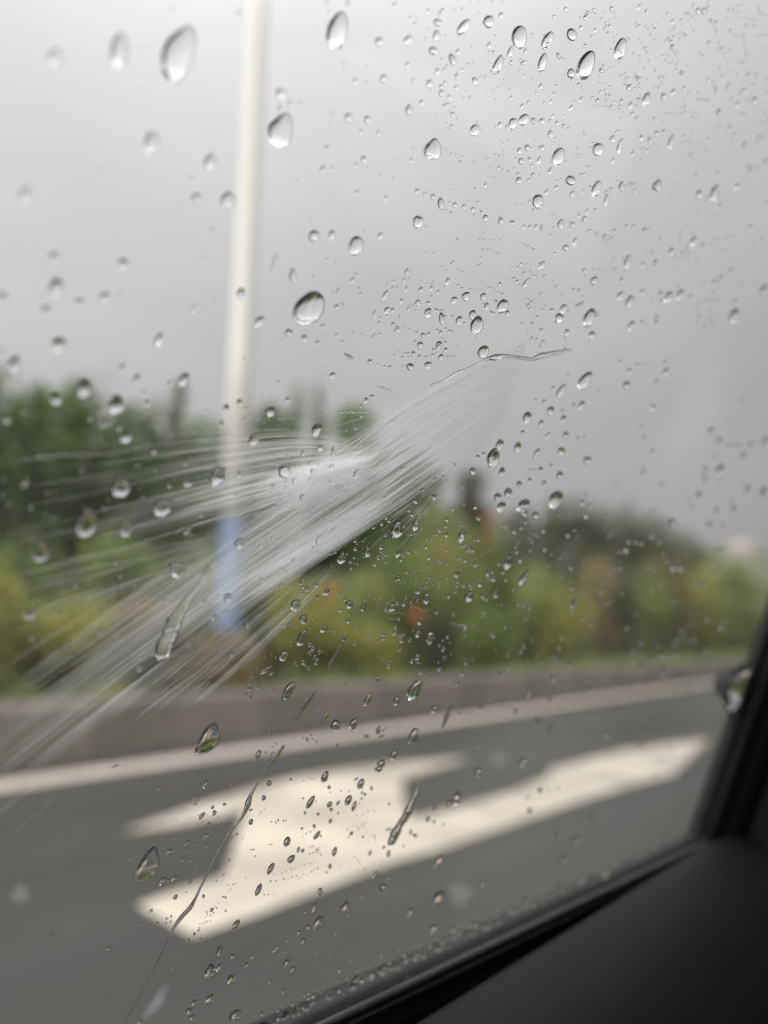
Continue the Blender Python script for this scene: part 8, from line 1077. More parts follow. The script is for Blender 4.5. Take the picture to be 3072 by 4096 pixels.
def empty(name, loc=(0, 0, 0), **kw):
    o = bpy.data.objects.new(name, None); COL.objects.link(o); o.location = loc
    o.empty_display_size = 0.1
    return tag(o, **kw)

def link(name, me, mat=None, parent=None, **kw):
    o = bpy.data.objects.new(name, me); COL.objects.link(o)
    if mat and not me.materials: me.materials.append(mat)
    if parent: o.parent = parent
    return tag(o, **kw)

def mesh(name, verts, faces, smooth=False):
    me = bpy.data.meshes.new(name)
    me.from_pydata([tuple(v) for v in verts], [], [tuple(f) for f in faces]); me.update()
    if smooth: me.polygons.foreach_set('use_smooth', [True] * len(me.polygons))
    return me

def np_mesh(name, V, Q, smooth=False, attr=None):
    """fast mesh from an array of points and an array of equal-sized faces"""
    V = np.asarray(V, np.float32); Q = np.asarray(Q, np.int32); k = Q.shape[1]
    me = bpy.data.meshes.new(name)
    me.vertices.add(len(V)); me.vertices.foreach_set('co', V.ravel())
    me.loops.add(Q.size); me.loops.foreach_set('vertex_index', Q.ravel())
    me.polygons.add(len(Q)); me.polygons.foreach_set('loop_start', np.arange(0, Q.size, k, dtype=np.int32))
    me.update(calc_edges=True)
    if smooth: me.polygons.foreach_set('use_smooth', np.ones(len(Q), bool))
    if attr is not None:
        a = me.attributes.new('amount', 'FLOAT', 'POINT'); a.data.foreach_set('value', np.asarray(attr, np.float32))
    return me

class Geo:
    """collects boxes and tubes for one mesh"""
    def __init__(s): s.v, s.f = [], []
    def box(s, x0, x1, y0, y1, z0, z1):
        b = len(s.v)
        s.v += [(x, y, z) for z in (z0, z1) for y in (y0, y1) for x in (x0, x1)]
        s.f += [[b + i for i in q] for q in ((0, 2, 3, 1), (4, 5, 7, 6), (0, 1, 5, 4), (2, 6, 7, 3), (0, 4, 6, 2), (1, 3, 7, 5))]
        return s
    def tube(s, pts, radii, seg=10, caps=True):
        pts = [Vector(p) for p in pts]; rings = []
        for i, p in enumerate(pts):
            d = (pts[min(i + 1, len(pts) - 1)] - pts[max(i - 1, 0)]).normalized()
            a = d.cross(Vector((0, 0, 1)) if abs(d.z) < 0.9 else Vector((1, 0, 0))).normalized(); c = d.cross(a)
            r = []
            for k in range(seg):
                t = 2 * math.pi * k / seg
                r.append(len(s.v)); s.v.append(tuple(p + (a * math.cos(t) + c * math.sin(t)) * radii[i]))
            rings.append(r)
        for r0, r1 in zip(rings, rings[1:]):
            for k in range(seg): s.f.append([r0[k], r0[(k + 1) % seg], r1[(k + 1) % seg], r1[k]])
        if caps: s.f.append(rings[0][::-1]); s.f.append(rings[-1])
        return s
    def build(s, name, mat, parent=None, smooth=False, **kw):
        return link(name, mesh(name, s.v, s.f, smooth), mat, parent, **kw)

# ------------------------------------------------------------------ materials
def new_mat(name):
    mt = bpy.data.materials.new(name); mt.use_nodes = True
    t = mt.node_tree; t.nodes.clear()
    o = t.nodes.new('ShaderNodeOutputMaterial')
    return mt, t, o

def surface(name, c0, c1, scale=4.0, rough=0.7, bump=0.2, bump_scale=None, spec=0.4, detail=6, stretch=(1, 1, 1), trans=0.0, metallic=0.0, bump_dist=0.01, coord='Object', c2=None, wet=0):
    mt, t, o = new_mat(name); N = t.nodes.new; L = t.links.new
    p = N('ShaderNodeBsdfPrincipled'); tcn = N('ShaderNodeTexCoord'); mp = N('ShaderNodeMapping'); mp.inputs['Scale'].default_value = stretch
    n = N('ShaderNodeTexNoise'); n.inputs['Scale'].default_value = scale; n.inputs['Detail'].default_value = detail; n.inputs['Roughness'].default_value = 0.6
    r = N('ShaderNodeValToRGB'); r.color_ramp.elements[0].color = (*c0, 1); r.color_ramp.elements[1].color = (*c1, 1)
    r.color_ramp.elements[0].position = 0.3; r.color_ramp.elements[1].position = 0.7
    if c2: e = r.color_ramp.elements.new(0.85); e.color = (*c2, 1)
    L(tcn.outputs[coord], mp.inputs[0]); L(mp.outputs[0], n.inputs['Vector']); L(n.outputs['Fac'], r.inputs['Fac']); L(r.outputs['Color'], p.inputs['Base Color'])
    p.inputs['Roughness'].default_value = rough; p.inputs['Specular IOR Level'].default_value = spec; p.inputs['Metallic'].default_value = metallic
    if wet:                                                           # patches where the water film is thicker and shinier
        n3 = N('ShaderNodeTexNoise'); n3.inputs['Scale'].default_value = scale * .7; n3.inputs['Detail'].default_value = 5
        rm = N('ShaderNodeMapRange'); rm.inputs['From Min'].default_value = .4; rm.inputs['From Max'].default_value = .62; rm.inputs['To Min'].default_value = rough - wet; rm.inputs['To Max'].default_value = rough + wet
        L(mp.outputs[0], n3.inputs['Vector']); L(n3.outputs['Fac'], rm.inputs['Value']); L(rm.outputs['Result'], p.inputs['Roughness'])
    if bump:
        n2 = N('ShaderNodeTexNoise'); n2.inputs['Scale'].default_value = bump_scale or scale * 8; n2.inputs['Detail'].default_value = 4
        L(mp.outputs[0], n2.inputs['Vector'])
        b = N('ShaderNodeBump'); b.inputs['Strength'].default_value = bump; b.inputs['Distance'].default_value = bump_dist
        L(n2.outputs['Fac'], b.inputs['Height']); L(b.outputs['Normal'], p.inputs['Normal'])
    sh = p.outputs[0]
    if trans:
        tr = N('ShaderNodeBsdfTranslucent'); L(r.outputs['Color'], tr.inputs['Color'])
        mx = N('ShaderNodeMixShader'); mx.inputs[0].default_value = trans; L(p.outputs[0], mx.inputs[1]); L(tr.outputs[0], mx.inputs[2]); sh = mx.outputs[0]
    L(sh, o.inputs['Surface'])
    return mt

def glass_pane(name):
    mt, t, o = new_mat(name); N = t.nodes.new; L = t.links.new
    lw = N('ShaderNodeLayerWeight'); lw.inputs['Blend'].default_value = 0.5
    pw = N('ShaderNodeMath'); pw.operation = 'POWER'; pw.inputs[1].default_value = 5.0
    ma = N('ShaderNodeMath'); ma.operation = 'MULTIPLY_ADD'; ma.inputs[1].default_value = 0.96; ma.inputs[2].default_value = 0.04
    tr = N('ShaderNodeBsdfTransparent'); tr.inputs['Color'].default_value = (0.98, 0.98, 0.98, 1)
    gl = N('ShaderNodeBsdfGlossy'); gl.inputs['Roughness'].default_value = 0.0
    mx = N('ShaderNodeMixShader')
    L(lw.outputs['Facing'], pw.inputs[0]); L(pw.outputs[0], ma.inputs[0]); L(ma.outputs[0], mx.inputs[0]); L(tr.outputs[0], mx.inputs[1]); L(gl.outputs[0], mx.inputs[2])
    # thin film of road dirt and mist on the wet glass scatters a little daylight
    tcn = N('ShaderNodeTexCoord'); nz = N('ShaderNodeTexNoise'); nz.inputs['Scale'].default_value = 14; nz.inputs['Detail'].default_value = 5
    mr = N('ShaderNodeMapRange'); mr.inputs['From Min'].default_value = .35; mr.inputs['From Max'].default_value = .75; mr.inputs['To Min'].default_value = .008; mr.inputs['To Max'].default_value = .022
    L(tcn.outputs['Object'], nz.inputs['Vector']); L(nz.outputs['Fac'], mr.inputs['Value'])
    tl = N('ShaderNodeBsdfTranslucent'); tl.inputs['Color'].default_value = (.95, .92, .88, 1)
    m2 = N('ShaderNodeMixShader'); L(mr.outputs['Result'], m2.inputs[0]); L(mx.outputs[0], m2.inputs[1]); L(tl.outputs[0], m2.inputs[2])
    L(m2.outputs[0], o.inputs['Surface'])
    return mt

def water(name):
    mt, t, o = new_mat(name)
    g = t.nodes.new('ShaderNodeBsdfGlass'); g.inputs['IOR'].default_value = 1.333; g.inputs['Roughness'].default_value = 0.0
    t.links.new(g.outputs[0], o.inputs['Surface'])
    return mt

def foam_and_reflection(name, strength=1.0):
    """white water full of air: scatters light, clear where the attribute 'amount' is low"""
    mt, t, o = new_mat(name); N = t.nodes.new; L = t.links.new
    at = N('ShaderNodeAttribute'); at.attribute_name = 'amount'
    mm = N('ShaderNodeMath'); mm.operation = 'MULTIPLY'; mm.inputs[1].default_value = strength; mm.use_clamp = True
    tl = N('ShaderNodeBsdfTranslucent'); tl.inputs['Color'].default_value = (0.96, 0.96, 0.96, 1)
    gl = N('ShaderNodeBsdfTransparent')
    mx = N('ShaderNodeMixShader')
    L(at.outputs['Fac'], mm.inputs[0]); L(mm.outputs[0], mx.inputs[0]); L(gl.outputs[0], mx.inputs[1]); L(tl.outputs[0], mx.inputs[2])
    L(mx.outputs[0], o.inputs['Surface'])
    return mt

M = {}
M['pane'] = glass_pane('window_glass'); M['water'] = water('rain_water'); M['foam'] = foam_and_reflection('spray_foam')
M['rubber'] = surface('seal_rubber', (.010, .010, .011), (.016, .016, .017), 60, .45, .15, 900, bump_dist=.0005)
M['seal_grey'] = surface('seal_flock', (.10, .105, .10), (.15, .155, .15), 90, .6, .3, 1500, bump_dist=.0004)
M['trim'] = surface('soft_trim', (0.006, 0.006, 0.007), (0.008, 0.008, 0.009), 40, .62, .25, 1400, spec=.35, bump_dist=.0004)
M['dark_trim'] = surface('dark_trim', (0.013, 0.013, 0.014), (0.016, 0.016, 0.018), 40, .6, .25, 1400, spec=.3, bump_dist=.0004)
M['cabin'] = surface('cabin_lining', (.035, .034, .033), (.05, .05, .048), 20, .9, .3, 300, spec=.1, bump_dist=.001)
M['body_paint'] = surface('car_paint', (.02, .022, .026), (.024, .026, .03), 5, .25, 0, spec=.5)
M['asphalt'] = surface('wet_asphalt', (0.029, 0.028, 0.027), (0.057, 0.055, 0.051), .9, .42, .4, 160, spec=.5, detail=10, bump_dist=.004, stretch=(.35, 1.6, 1), wet=.2)
M['paint'] = surface('road_paint', (.33, .29, .24), (.68, .61, .51), 1.6, .5, .3, 140, spec=.4, detail=10, bump_dist=.002)
M['line_paint'] = surface('worn_line_paint', (.42, .37, .32), (.66, .59, .52), 5, .5, .3, 140, spec=.4, detail=10, bump_dist=.002)
M['concrete'] = surface('weathered_concrete', (0.130, 0.116, 0.102), (0.272, 0.240, 0.219), 1.5, .85, .4, 40, detail=8, stretch=(0.500, 0.500, 0.357))
M['soil'] = surface('damp_soil', (.05, .038, .022), (.11, .082, .045), 2.5, .95, .6, 40, bump_dist=.03)
M['turf'] = surface('rough_grass_ground', (.04, .05, .018), (.09, .10, .035), .6, .95, .6, 12, bump_dist=.05)
M['bark'] = surface('bark', (.05, .04, .03), (.11, .09, .07), 6, .9, .8, 30, stretch=(1, 1, .2), bump_dist=.02)
M['pole_white'] = surface('pole_cream_paint', (0.853, 0.830, 0.763), (0.900, 0.900, 0.848), 3, .45, .1, 60, stretch=(1, 1, .2), bump_dist=.002)
M['pole_blue'] = surface('pole_blue_paint', (0.072, 0.119, 0.230), (0.112, 0.170, 0.289), 4, .45, .1, 60, bump_dist=.002)
M['steel'] = surface('galvanised_steel', (.35, .35, .35), (.45, .45, .45), 8, .4, .1, 60, metallic=.9, bump_dist=.002)
M['bloom'] = surface('red_petals', (.48, .075, .04), (.62, .14, .07), 20, .6, .1, 80, trans=.35, bump_dist=.003)
M['plaster'] = surface('pale_plaster', (.55, .50, .47), (.66, .61, .58), .2, .8, .2, 5)
M['window_dark'] = surface('dark_window_glass', (.03, .035, .04), (.05, .055, .06), 1, .15, 0, spec=.6)
def leaf(name, a, b, c, sc=1.1): return surface(name, a, b, sc, .5, 0, spec=.35, detail=8, trans=.38, c2=c)
LEAF = {0: leaf('leaf_green', (0.133, 0.197, 0.048), (0.336, 0.418, 0.106), (0.480, 0.500, 0.145)),
        1: leaf('leaf_yellow_green', (0.336, 0.335, 0.065), (0.480, 0.500, 0.129), (0.480, 0.500, 0.204)),
        2: leaf('leaf_olive_brown', (0.208, 0.163, 0.061), (0.397, 0.309, 0.114), (0.446, 0.379, 0.166)),
        3: leaf('leaf_dark', (0.063, 0.084, 0.037), (0.159, 0.190, 0.075), (0.267, 0.267, 0.123)),
        4: leaf('leaf_lime', (0.244, 0.324, 0.082), (0.480, 0.500, 0.204), (0.480, 0.500, 0.328)),
        5: leaf('leaf_dry', (0.398, 0.273, 0.108), (0.429, 0.415, 0.216), (0.429, 0.415, 0.306)),
        6: leaf('leaf_rusty', (0.160, 0.159, 0.054), (0.346, 0.284, 0.096), (0.346, 0.271, 0.135))}
TLEAF = {0: leaf('tree_leaf_mid', (0.093, 0.158, 0.039), (0.219, 0.331, 0.075), (0.332, 0.435, 0.120), .5),
         1: leaf('tree_leaf_deep', (0.070, 0.117, 0.034), (0.177, 0.261, 0.068), (0.293, 0.370, 0.116), .5),
         2: leaf('tree_leaf_grey', (0.142, 0.136, 0.081), (0.277, 0.254, 0.150), (0.354, 0.310, 0.205), .5),
         3: leaf('tree_leaf_far', (0.072, 0.084, 0.040), (0.149, 0.161, 0.081), (0.213, 0.217, 0.120), .3)}

# ================================================================== the setting
def sheet(name, x0, x1, y0, y1, z, mat, nx=1, ny=1, **kw):
    xs = np.linspace(x0, x1, nx + 1); ys = np.linspace(y0, y1, ny + 1)
    V = [(x, y, z) for y in ys for x in xs]
    F = [(j * (nx + 1) + i, j * (nx + 1) + i + 1, (j + 1) * (nx + 1) + i + 1, (j + 1) * (nx + 1) + i) for j in range(ny) for i in range(nx)]
    return link(name, mesh(name, V, F), mat, **kw)

tag(sheet('ground', -1500, 1500, -1500, 1500, -0.02, M['turf']), kind='structure', label='rough green ground stretching away on both sides')
tag(sheet('road', -300, 900, -7.5, 6.28, 0.0, M['asphalt']), kind='structure', label='wet grey asphalt road beside the car')
tag(sheet('edge_line', -300, 900, 5.74, 6.10, 0.004, M['line_paint']), kind='structure', label='broad pale edge line along the wall')
av = [(x, y, 0.004) for x, y in ARROW]
tag(link('road_arrow', mesh('road_arrow', av, [list(range(len(av)))]), M['paint']), kind='structure', label='large cream arrow painted on the near lane, straight on and left turn')

# low median wall, cast in lengths with open joints
wall = empty('median_wall', (0, 6.30, 0), label='low grey concrete wall holding the planted median, stained brown', cat='wall')
def wall_piece(L):
    prof = [(0, 0), (0, .50), (.03, .545), (.22, .545), (.24, .52), (.24, 0)]
    V = [(x, y, z) for x in (0, L) for y, z in prof]; n = len(prof)
    F = [[i, (i + 1) % n, n + (i + 1) % n, n + i] for i in range(n)] + [list(range(n))[::-1], [n + i for i in range(n)]]
    return mesh('wall_block', V, F)
wb = wall_piece(1.985)
for k in range(46):
    o = link('wall_block', wb, M['concrete'], wall)
    o.location = (-6 + 2 * k, random.uniform(-.004, .004), random.uniform(-.004, .004))
fw = wall_piece(499.985); fw.name = 'wall_run'
o = link('wall_run', fw, M['concrete'], wall); o.location = (86, 0, 0)
o = link('wall_run', fw, M['concrete'], wall); o.location = (-506, 0, 0)
# planting bed
xs = np.linspace(-8, 90, 99); ys = np.linspace(6.52, 11.0, 10); hh = rng.normal(0, .04, (len(ys), len(xs)))
V = [(x, y, .47 + hh[j, i] - (0.5 if j == len(ys) - 1 else 0)) for j, y in enumerate(ys) for i, x in enumerate(xs)]
nx = len(xs)
F = [(j * nx + i, j * nx + i + 1, (j + 1) * nx + i + 1, (j + 1) * nx + i) for j in range(len(ys) - 1) for i in range(nx - 1)]
tag(link('planting_bed', mesh('planting_bed', V, F, True), M['soil']), kind='structure', label='brown soil of the raised median bed')

# ------------------------------------------------------------------ leaves
def leaf_cloud(name, lobes, n, size, mat, parent, flat=0.5, seed=0):
    """n leaf-sized rhombs spread through the outer part of several uneven lobes"""
    r = np.random.default_rng(seed)
    lob = np.array(lobes, float); vol = lob[:, 3] * lob[:, 4] * lob[:, 5]; pick = r.choice(len(lob), n, p=vol / vol.sum()); l = lob[pick]
    dvec = r.normal(size=(n, 3)); dvec /= np.linalg.norm(dvec, axis=1)[:, None]
    # twig clumps: pull directions towards a set of clump directions
    cd = r.normal(size=(26, 3)); cd /= np.linalg.norm(cd, axis=1)[:, None]
    near = np.argmax(dvec @ cd.T, axis=1); k = r.uniform(0, .75, n)[:, None]
    dvec = dvec * (1 - k) + cd[near] * k; dvec /= np.linalg.norm(dvec, axis=1)[:, None]
    rad = (r.uniform(.25, 1, n) ** .45) * (1 + .22 * np.sin(near * 2.7)) * r.normal(1, .07, n)
    P = l[:, :3] + dvec * l[:, 3:6] * rad[:, None]
    nrm = dvec * .6 + r.normal(size=(n, 3)) * .7 + np.array([0, 0, .5]); nrm /= np.linalg.norm(nrm, axis=1)[:, None]
    a = np.cross(nrm, r.normal(size=(n, 3))); a /= np.linalg.norm(a, axis=1)[:, None]; b = np.cross(nrm, a)
    s = size * r.uniform(.6, 1.5, n)[:, None]
    V = np.stack([P - a * s, P - b * s * flat + nrm * s * .12, P + a * s, P + b * s * flat + nrm * s * .12], 1).reshape(-1, 3)
    Q = np.arange(4 * n).reshape(n, 4)
    return link(name, np_mesh(name, V, Q), mat, parent)

def limb(g, p0, p1, r0, r1, wob=.08, seg=7):
    p0, p1 = Vector(p0), Vector(p1); n = 5; pts = []; L_ = (p1 - p0).length
    for i in range(n + 1):
        f = i / n; p = p0.lerp(p1, f)
        if 0 < i < n: p += Vector((random.uniform(-1, 1), random.uniform(-1, 1), 0)) * wob * L_ * .5
        pts.append(p)
    g.tube(pts, [r0 + (r1 - r0) * i / n for i in range(n + 1)], seg)

def make_tree(i, x, y, top, r, kind, tone, label):
    root = empty('slim_tree' if kind == 1 else 'broad_tree', (x, y, 0), label=label, cat='tree', group='trees behind the median hedge')
    h = top; rr = random.Random(100 + i)
    g = Geo(); tr = .045 + .012 * h * .5
    limb(g, (0, 0, -.1), (rr.uniform(-.1, .1) * r, rr.uniform(-.1, .1) * r, h * .82), tr, tr * .25, .03, 9)
    lobes = []
    if kind == 1:
        for k in range(7):
            f = k / 6; lobes.append((rr.uniform(-.2, .2) * r, rr.uniform(-.2, .2) * r, h * (.38 + .54 * f), r * (1.05 - .62 * f), r * (1.05 - .62 * f), h * .085))
        n, sz = 4200, .075
    else:
        lobes.append((0, 0, h - r * .9, r * .9, r * .9, r * .85))
        lobes.append((0, 0, h * .6, r * 1.1, r * 1.1, h * .28))
        for k in range(9):
            t = k * 2.4 + rr.random(); f = rr.uniform(.45, 1.0); zz = h * rr.uniform(.42, .80)
            q = (math.cos(t) * r * f, math.sin(t) * r * f, zz)
            lobes.append((*q, r * rr.uniform(.42, .72), r * rr.uniform(.42, .72), r * rr.uniform(.42, .7)))
            limb(g, (0, 0, zz * .62), q, tr * .42, tr * .12, .1, 6)
        n, sz = 7200, .05 + .035 * r
    g.build('trunk', M['bark'], root, True)
    leaf_cloud('crown', lobes, n, sz, TLEAF[tone], root, seed=i)
for i, t in enumerate(TREES): make_tree(i, *t)

def make_shrub(i, x, y, top, r, tone, label):
    root = empty('hedge_bush', (x, y, .47), label=label, cat='bush', group='bushes of the median hedge')
    h = top - .47; rr = random.Random(300 + i); g = Geo()
    lobes = [(0, 0, h * .55, r * .8, r * .7, h * .45)]
    for k in range(8):
        t = k * 2.4 + rr.random(); f = rr.uniform(.3, .85); zz = h * rr.uniform(.2, .85)
        q = (math.cos(t) * r * f, math.sin(t) * r * .8 * f, zz)
        s = rr.uniform(.3, .5)
        lobes.append((*q, r * s, r * s, h * s * .55))
    for k in range(5):
        t = k * 1.26 + rr.random(); limb(g, (math.cos(t) * .08, math.sin(t) * .08, -.05), (math.cos(t) * r * .6, math.sin(t) * r * .5, h * rr.uniform(.55, .85)), .022, .008, .1, 5)
    if tone in (0, 4, 1):                                             # skirts that hang over the wall
        for k in range(3): lobes.append((rr.uniform(-.7, .7) * r, -min(r * .8, y - 6.5), .02, r * .3, r * .25, .18))
    g.build('stem', M['bark'], root, True)
    leaf_cloud('foliage', lobes, 4600, .028 + .020 * r, LEAF[tone], root, seed=50 + i)
    return root
BUSH = [make_shrub(i, *s) for i, s in enumerate(SHRUBS)]

# red blooms, each five petals round a yellow heart, growing on the bush behind them
def bloom_mesh(s):
    V, F = [], []
    for k in range(5):
        a = k * 2 * math.pi / 5; b = len(V)
        for rr_, w, z in ((.12, .10, 0), (.55, .42, .16), (.95, .34, .10), (1.08, .08, .02)):
            for sg in (-1, 1): V.append((s * (rr_ * math.cos(a) - sg * w * math.sin(a)), s * (rr_ * math.sin(a) + sg * w * math.cos(a)), s * z))
        F += [(b, b + 1, b + 3, b + 2), (b + 2, b + 3, b + 5, b + 4), (b + 4, b + 5, b + 7, b + 6)]
    return mesh('bloom', V, F, True)
rb = random.Random(4)
for bx, by, bz, s in BLOOMS:
    host = min(BUSH, key=lambda o: (o.location.x - bx) ** 2 + (o.location.y - by) ** 2)
    rad = s / 1659 * Vector((bx, by, bz - 1.2)).length * 1.25
    for k in range(4):
        q = Vector((rb.gauss(0, .55), rb.gauss(0, .4), rb.gauss(0, .55))) * rad
        o = link('bloom', bloom_mesh(rad * .55), M['bloom'], host)
        pb = Vector((bx, by, bz)); pb = EYE + (pb - EYE) * (1 - .75 / (pb - EYE).length)          # on the near face of the bush
        o.location = pb + q - host.location
        o.rotation_euler = (rb.uniform(.7, 1.7), rb.uniform(-.4, .4), rb.uniform(-.9, .5))

# dense far wood and undergrowth behind the trees: one mass nobody could count
def mass(name, x0, x1, y0, y1, h0, h1, n, size, mat, label, seed, wide=(.8, 1.6), grow=.03):
    r = np.random.default_rng(seed); lob = []
    x = x0
    while x < x1:
        w = r.uniform(*wide) * (1 + max(0, x) * grow); h = r.uniform(h0, h1)
        lob.append((x, r.uniform(y0, y1), h * .45, w, w, h * .55)); x += w * .6
    o = leaf_cloud(name, lob, n, size, mat, None, seed=seed); return tag(o, label=label, kind='stuff')
mass('undergrowth', 2, 60, 9.6, 11.0, 2.3, 3.3, 34000, .085, LEAF[3], 'dark undergrowth filling the space between hedge and trees', 3)
mass('far_wood', 4, 30, 18, 21, 6.7, 7.6, 30000, .14, TLEAF[3], 'dense dark wood behind the trees left of the spray', 4)
mass('far_wood', 31, 62, 20, 23, 5.6, 7.0, 14000, .16, TLEAF[3], 'dark wood in the gap between the spray and the far tree row', 9)
mass('far_wood', 45, 130, 30, 38, 4.0, 6.5, 22000, .22, TLEAF[3], 'far dark wood beyond the right end of the hedge', 5)
mass('wall_creeper', 2.5, 46, 6.78, 7.0, .62, .95, 30000, .03, LEAF[0], 'low green plants spilling along the top of the wall', 6, (.22, .46), .008)

# ------------------------------------------------------------------ lamp pole
pole = empty('lamp_pole', (6.06, 7.0, 0), label='tall cream lamp pole with a blue painted foot, standing in the median', cat='lamp pole')
g = Geo()
g.tube([(0, 0, 2.49), (0, 0, 4.5), (0, 0, 9), (0, 0, 12)], [.130, .124, .107, .095], 28)
g.build('shaft', M['pole_white'], pole, True)
g = Geo(); g.tube([(0, 0, .47), (0, 0, .62), (0, 0, 2.49)], [.137, .137, .1305], 28); g.build('blue_foot', M['pole_blue'], pole, True)
g = Geo(); g.box(-.19, .19, -.19, .19, .44, .475); g.build('base_plate', M['steel'], pole)
for sx in (-1, 1):
    for sy in (-1, 1):
        g = Geo(); g.tube([(sx * .15, sy * .15, .47), (sx * .15, sy * .15, .54)], [.014, .014], 6); g.build('anchor_bolt', M['steel'], pole)
g = Geo(); g.tube([(0, 0, 11.9), (0, -.3, 12.4), (0, -1.2, 12.7), (0, -2.0, 12.75)], [.06, .05, .042, .04], 12); g.build('lamp_arm', M['pole_white'], pole, True)
g = Geo(); g.box(-.16, .16, -2.7, -1.95, 12.68, 12.80); g.build('lamp_head', M['steel'], pole)

# ------------------------------------------------------------------ far pale building at the right
bl = empty('far_building', (528, 120, 0), label='pale far building beyond the last tree, at the right edge', cat='building')
bl.rotation_euler = (0, 0, .25)
g = Geo(); g.box(-14, 14, -9, 9, 0, 56.5); g.build('wall', M['plaster'], bl)
g = Geo(); g.box(-15, 15, -10, 10, 56.5, 58.5).box(-4, 4, -5, 5, 58.5, 62); g.build('roof', M['plaster'], bl)
wm = mesh('window', *(lambda q: (q.v, q.f))(Geo().box(-.12, .05, -1.3, 1.3, -1.0, 1.0)))
for fl in range(8):
    for k in range(5):
        o = link('window', wm, M['window_dark'], bl); o.location = (-14.0, -7 + 3.5 * k, 26 + 3.8 * fl)

# ================================================================== the car around the camera
car = empty('car', (0.3, -0.6, 0), label='dark car interior around the wet side window', cat='car')
def gl_obj(name, V, F, mat, parent=car, smooth=False, **kw):
    """mesh given in the frame of the window glass (metres)"""
    o = link(name, mesh(name, V, F, smooth), mat, parent, **kw)
    o.matrix_parent_inverse = Matrix.Translation(-car.location)
    o.matrix_basis = GLASS
    return o

SA, SB = Vector((.12945, -.14105)), Vector((.3363, -.11337))          # visible lower edge of the glass
ST = (SB - SA).normalized(); SN = Vector((ST.y, -ST.x))               # along the sill, and down from it
SE = SB + ST * -.0005
UR = .3358                                                            # rear.. front edge of the pane
def sill(s, p, q):                                                    # s along from corner, p down in the pane, q inwards
    w = SB + ST * s + SN * p
    return (w.x, w.y, q)
# pane: a 4 mm thick sheet
x0, x1, y1 = -.55, .350, .30
a = SB + ST * ((x0 - SB.x) / ST.x) + SN * .02; b = SB + ST * ((x1 - SB.x) / ST.x) + SN * .02
V = [(a.x, a.y, 0), (b.x, b.y, 0), (x1, y1 * .93, 0), (.20, y1, 0), (x0, y1, 0)]
V = V + [(x, y, .004) for x, y, z in V]; n = 5
F = [list(range(5))[::-1], [5 + i for i in range(5)]] + [[i, (i + 1) % n, n + (i + 1) % n, n + i] for i in range(n)]
gl_obj('window_pane', V, F, M['pane'])

def loft(prof, path, closed=False):
    """prof: list of (p, q); path(s, p, q) -> point; returns grid mesh data"""
    S = path[0]; fn = path[1]; V = [fn(s, p, q) for s in S for p, q in prof]; n = len(prof); F = []
    for j in range(len(S) - 1):
        for i in range(n - (0 if closed else 1)):
            k = (i + 1) % n; F.append([j * n + i, j * n + k, (j + 1) * n + k, (j + 1) * n + i])
    return V, F
SS = list(np.linspace(-.95, .012, 60))
# belt seal: flocked lip, two ribs, rubber groove
gl_obj('belt_seal', *loft([(.006, .0042), (.0003, .0042), (.000, .0050), (.0006, .0056), (.0020, .0060), (.0026, .0052), (.0032, .0062), (.0042, .0064), (.0046, .0054), (.0052, .0062), (.0062, .0058), (.0066, .0048), (.03, .0046)], (SS, sill)), M['seal_grey'], smooth=True)
gl_obj('seal_groove', *loft([(.0080, .0047), (.0100, .0070), (.0130, .0080), (.0300, .0085)], (SS, sill)), M['rubber'], smooth=False)
# outer belt strip and door skin below the pane
gl_obj('outer_strip', *loft([(.03, -.0005), (.006, -.0005), (.004, -.0020), (.006, -.0080), (.016, -.0100), (.026, -.0080), (.03, -.004)], (SS, sill)), M['rubber'], smooth=True)

# door trim, lofted inwards from the groove; down is true down
DOWN = GLASS.to_3x3().inverted() @ Vector((0, 0, -1)); INW = GLASS.to_3x3().inverted() @ Vector((0, -1, 0))
ST3 = Vector((ST.x, ST.y, 0)); INW = (INW - ST3 * INW.dot(ST3)).normalized(); DOWN = (DOWN - ST3 * DOWN.dot(ST3)); DOWN = (DOWN - INW * DOWN.dot(INW)).normalized()
T0 = Vector((SB.x, SB.y, 0)) + Vector((SN.x, SN.y, 0)) * -.0028 + Vector((0, 0, .0060))
def trim_pt(s, dn, iw):
    k = min(max(-s, 0), .30) / .179                                   # the lip draws away from the glass towards the rear
    dn += .45 * max(0, s - .012)                                      # past the corner it falls away towards the dash
    return tuple(T0 + ST3 * s + Vector((SN.x * .0043 * k, SN.y * .0043 * k, .008 * k)) + DOWN * dn + INW * iw)
prof = [(.03, -.002), (.006, -.0005), (.002, .0005), (.0004, .002), (-.0004, .005), (.0006, .011), (.0035, .021), (.0090, .031), (.0165, .039), (.026, .045), (.038, .050), (.055, .054), (.085, .058), (.14, .062), (.22, .060), (.34, .05), (.62, .05)]
gl_obj('door_trim', *loft(prof, (list(np.linspace(-.95, .45, 80)), trim_pt)), M['trim'], smooth=True)
gl_obj('door_pull', *loft([(.155, .0735), (.152, .079), (.158, .083), (.175, .084), (.19, .080), (.195, .07)], (list(np.linspace(-.4, -.02, 24)), trim_pt)), M['dark_trim'], smooth=True)

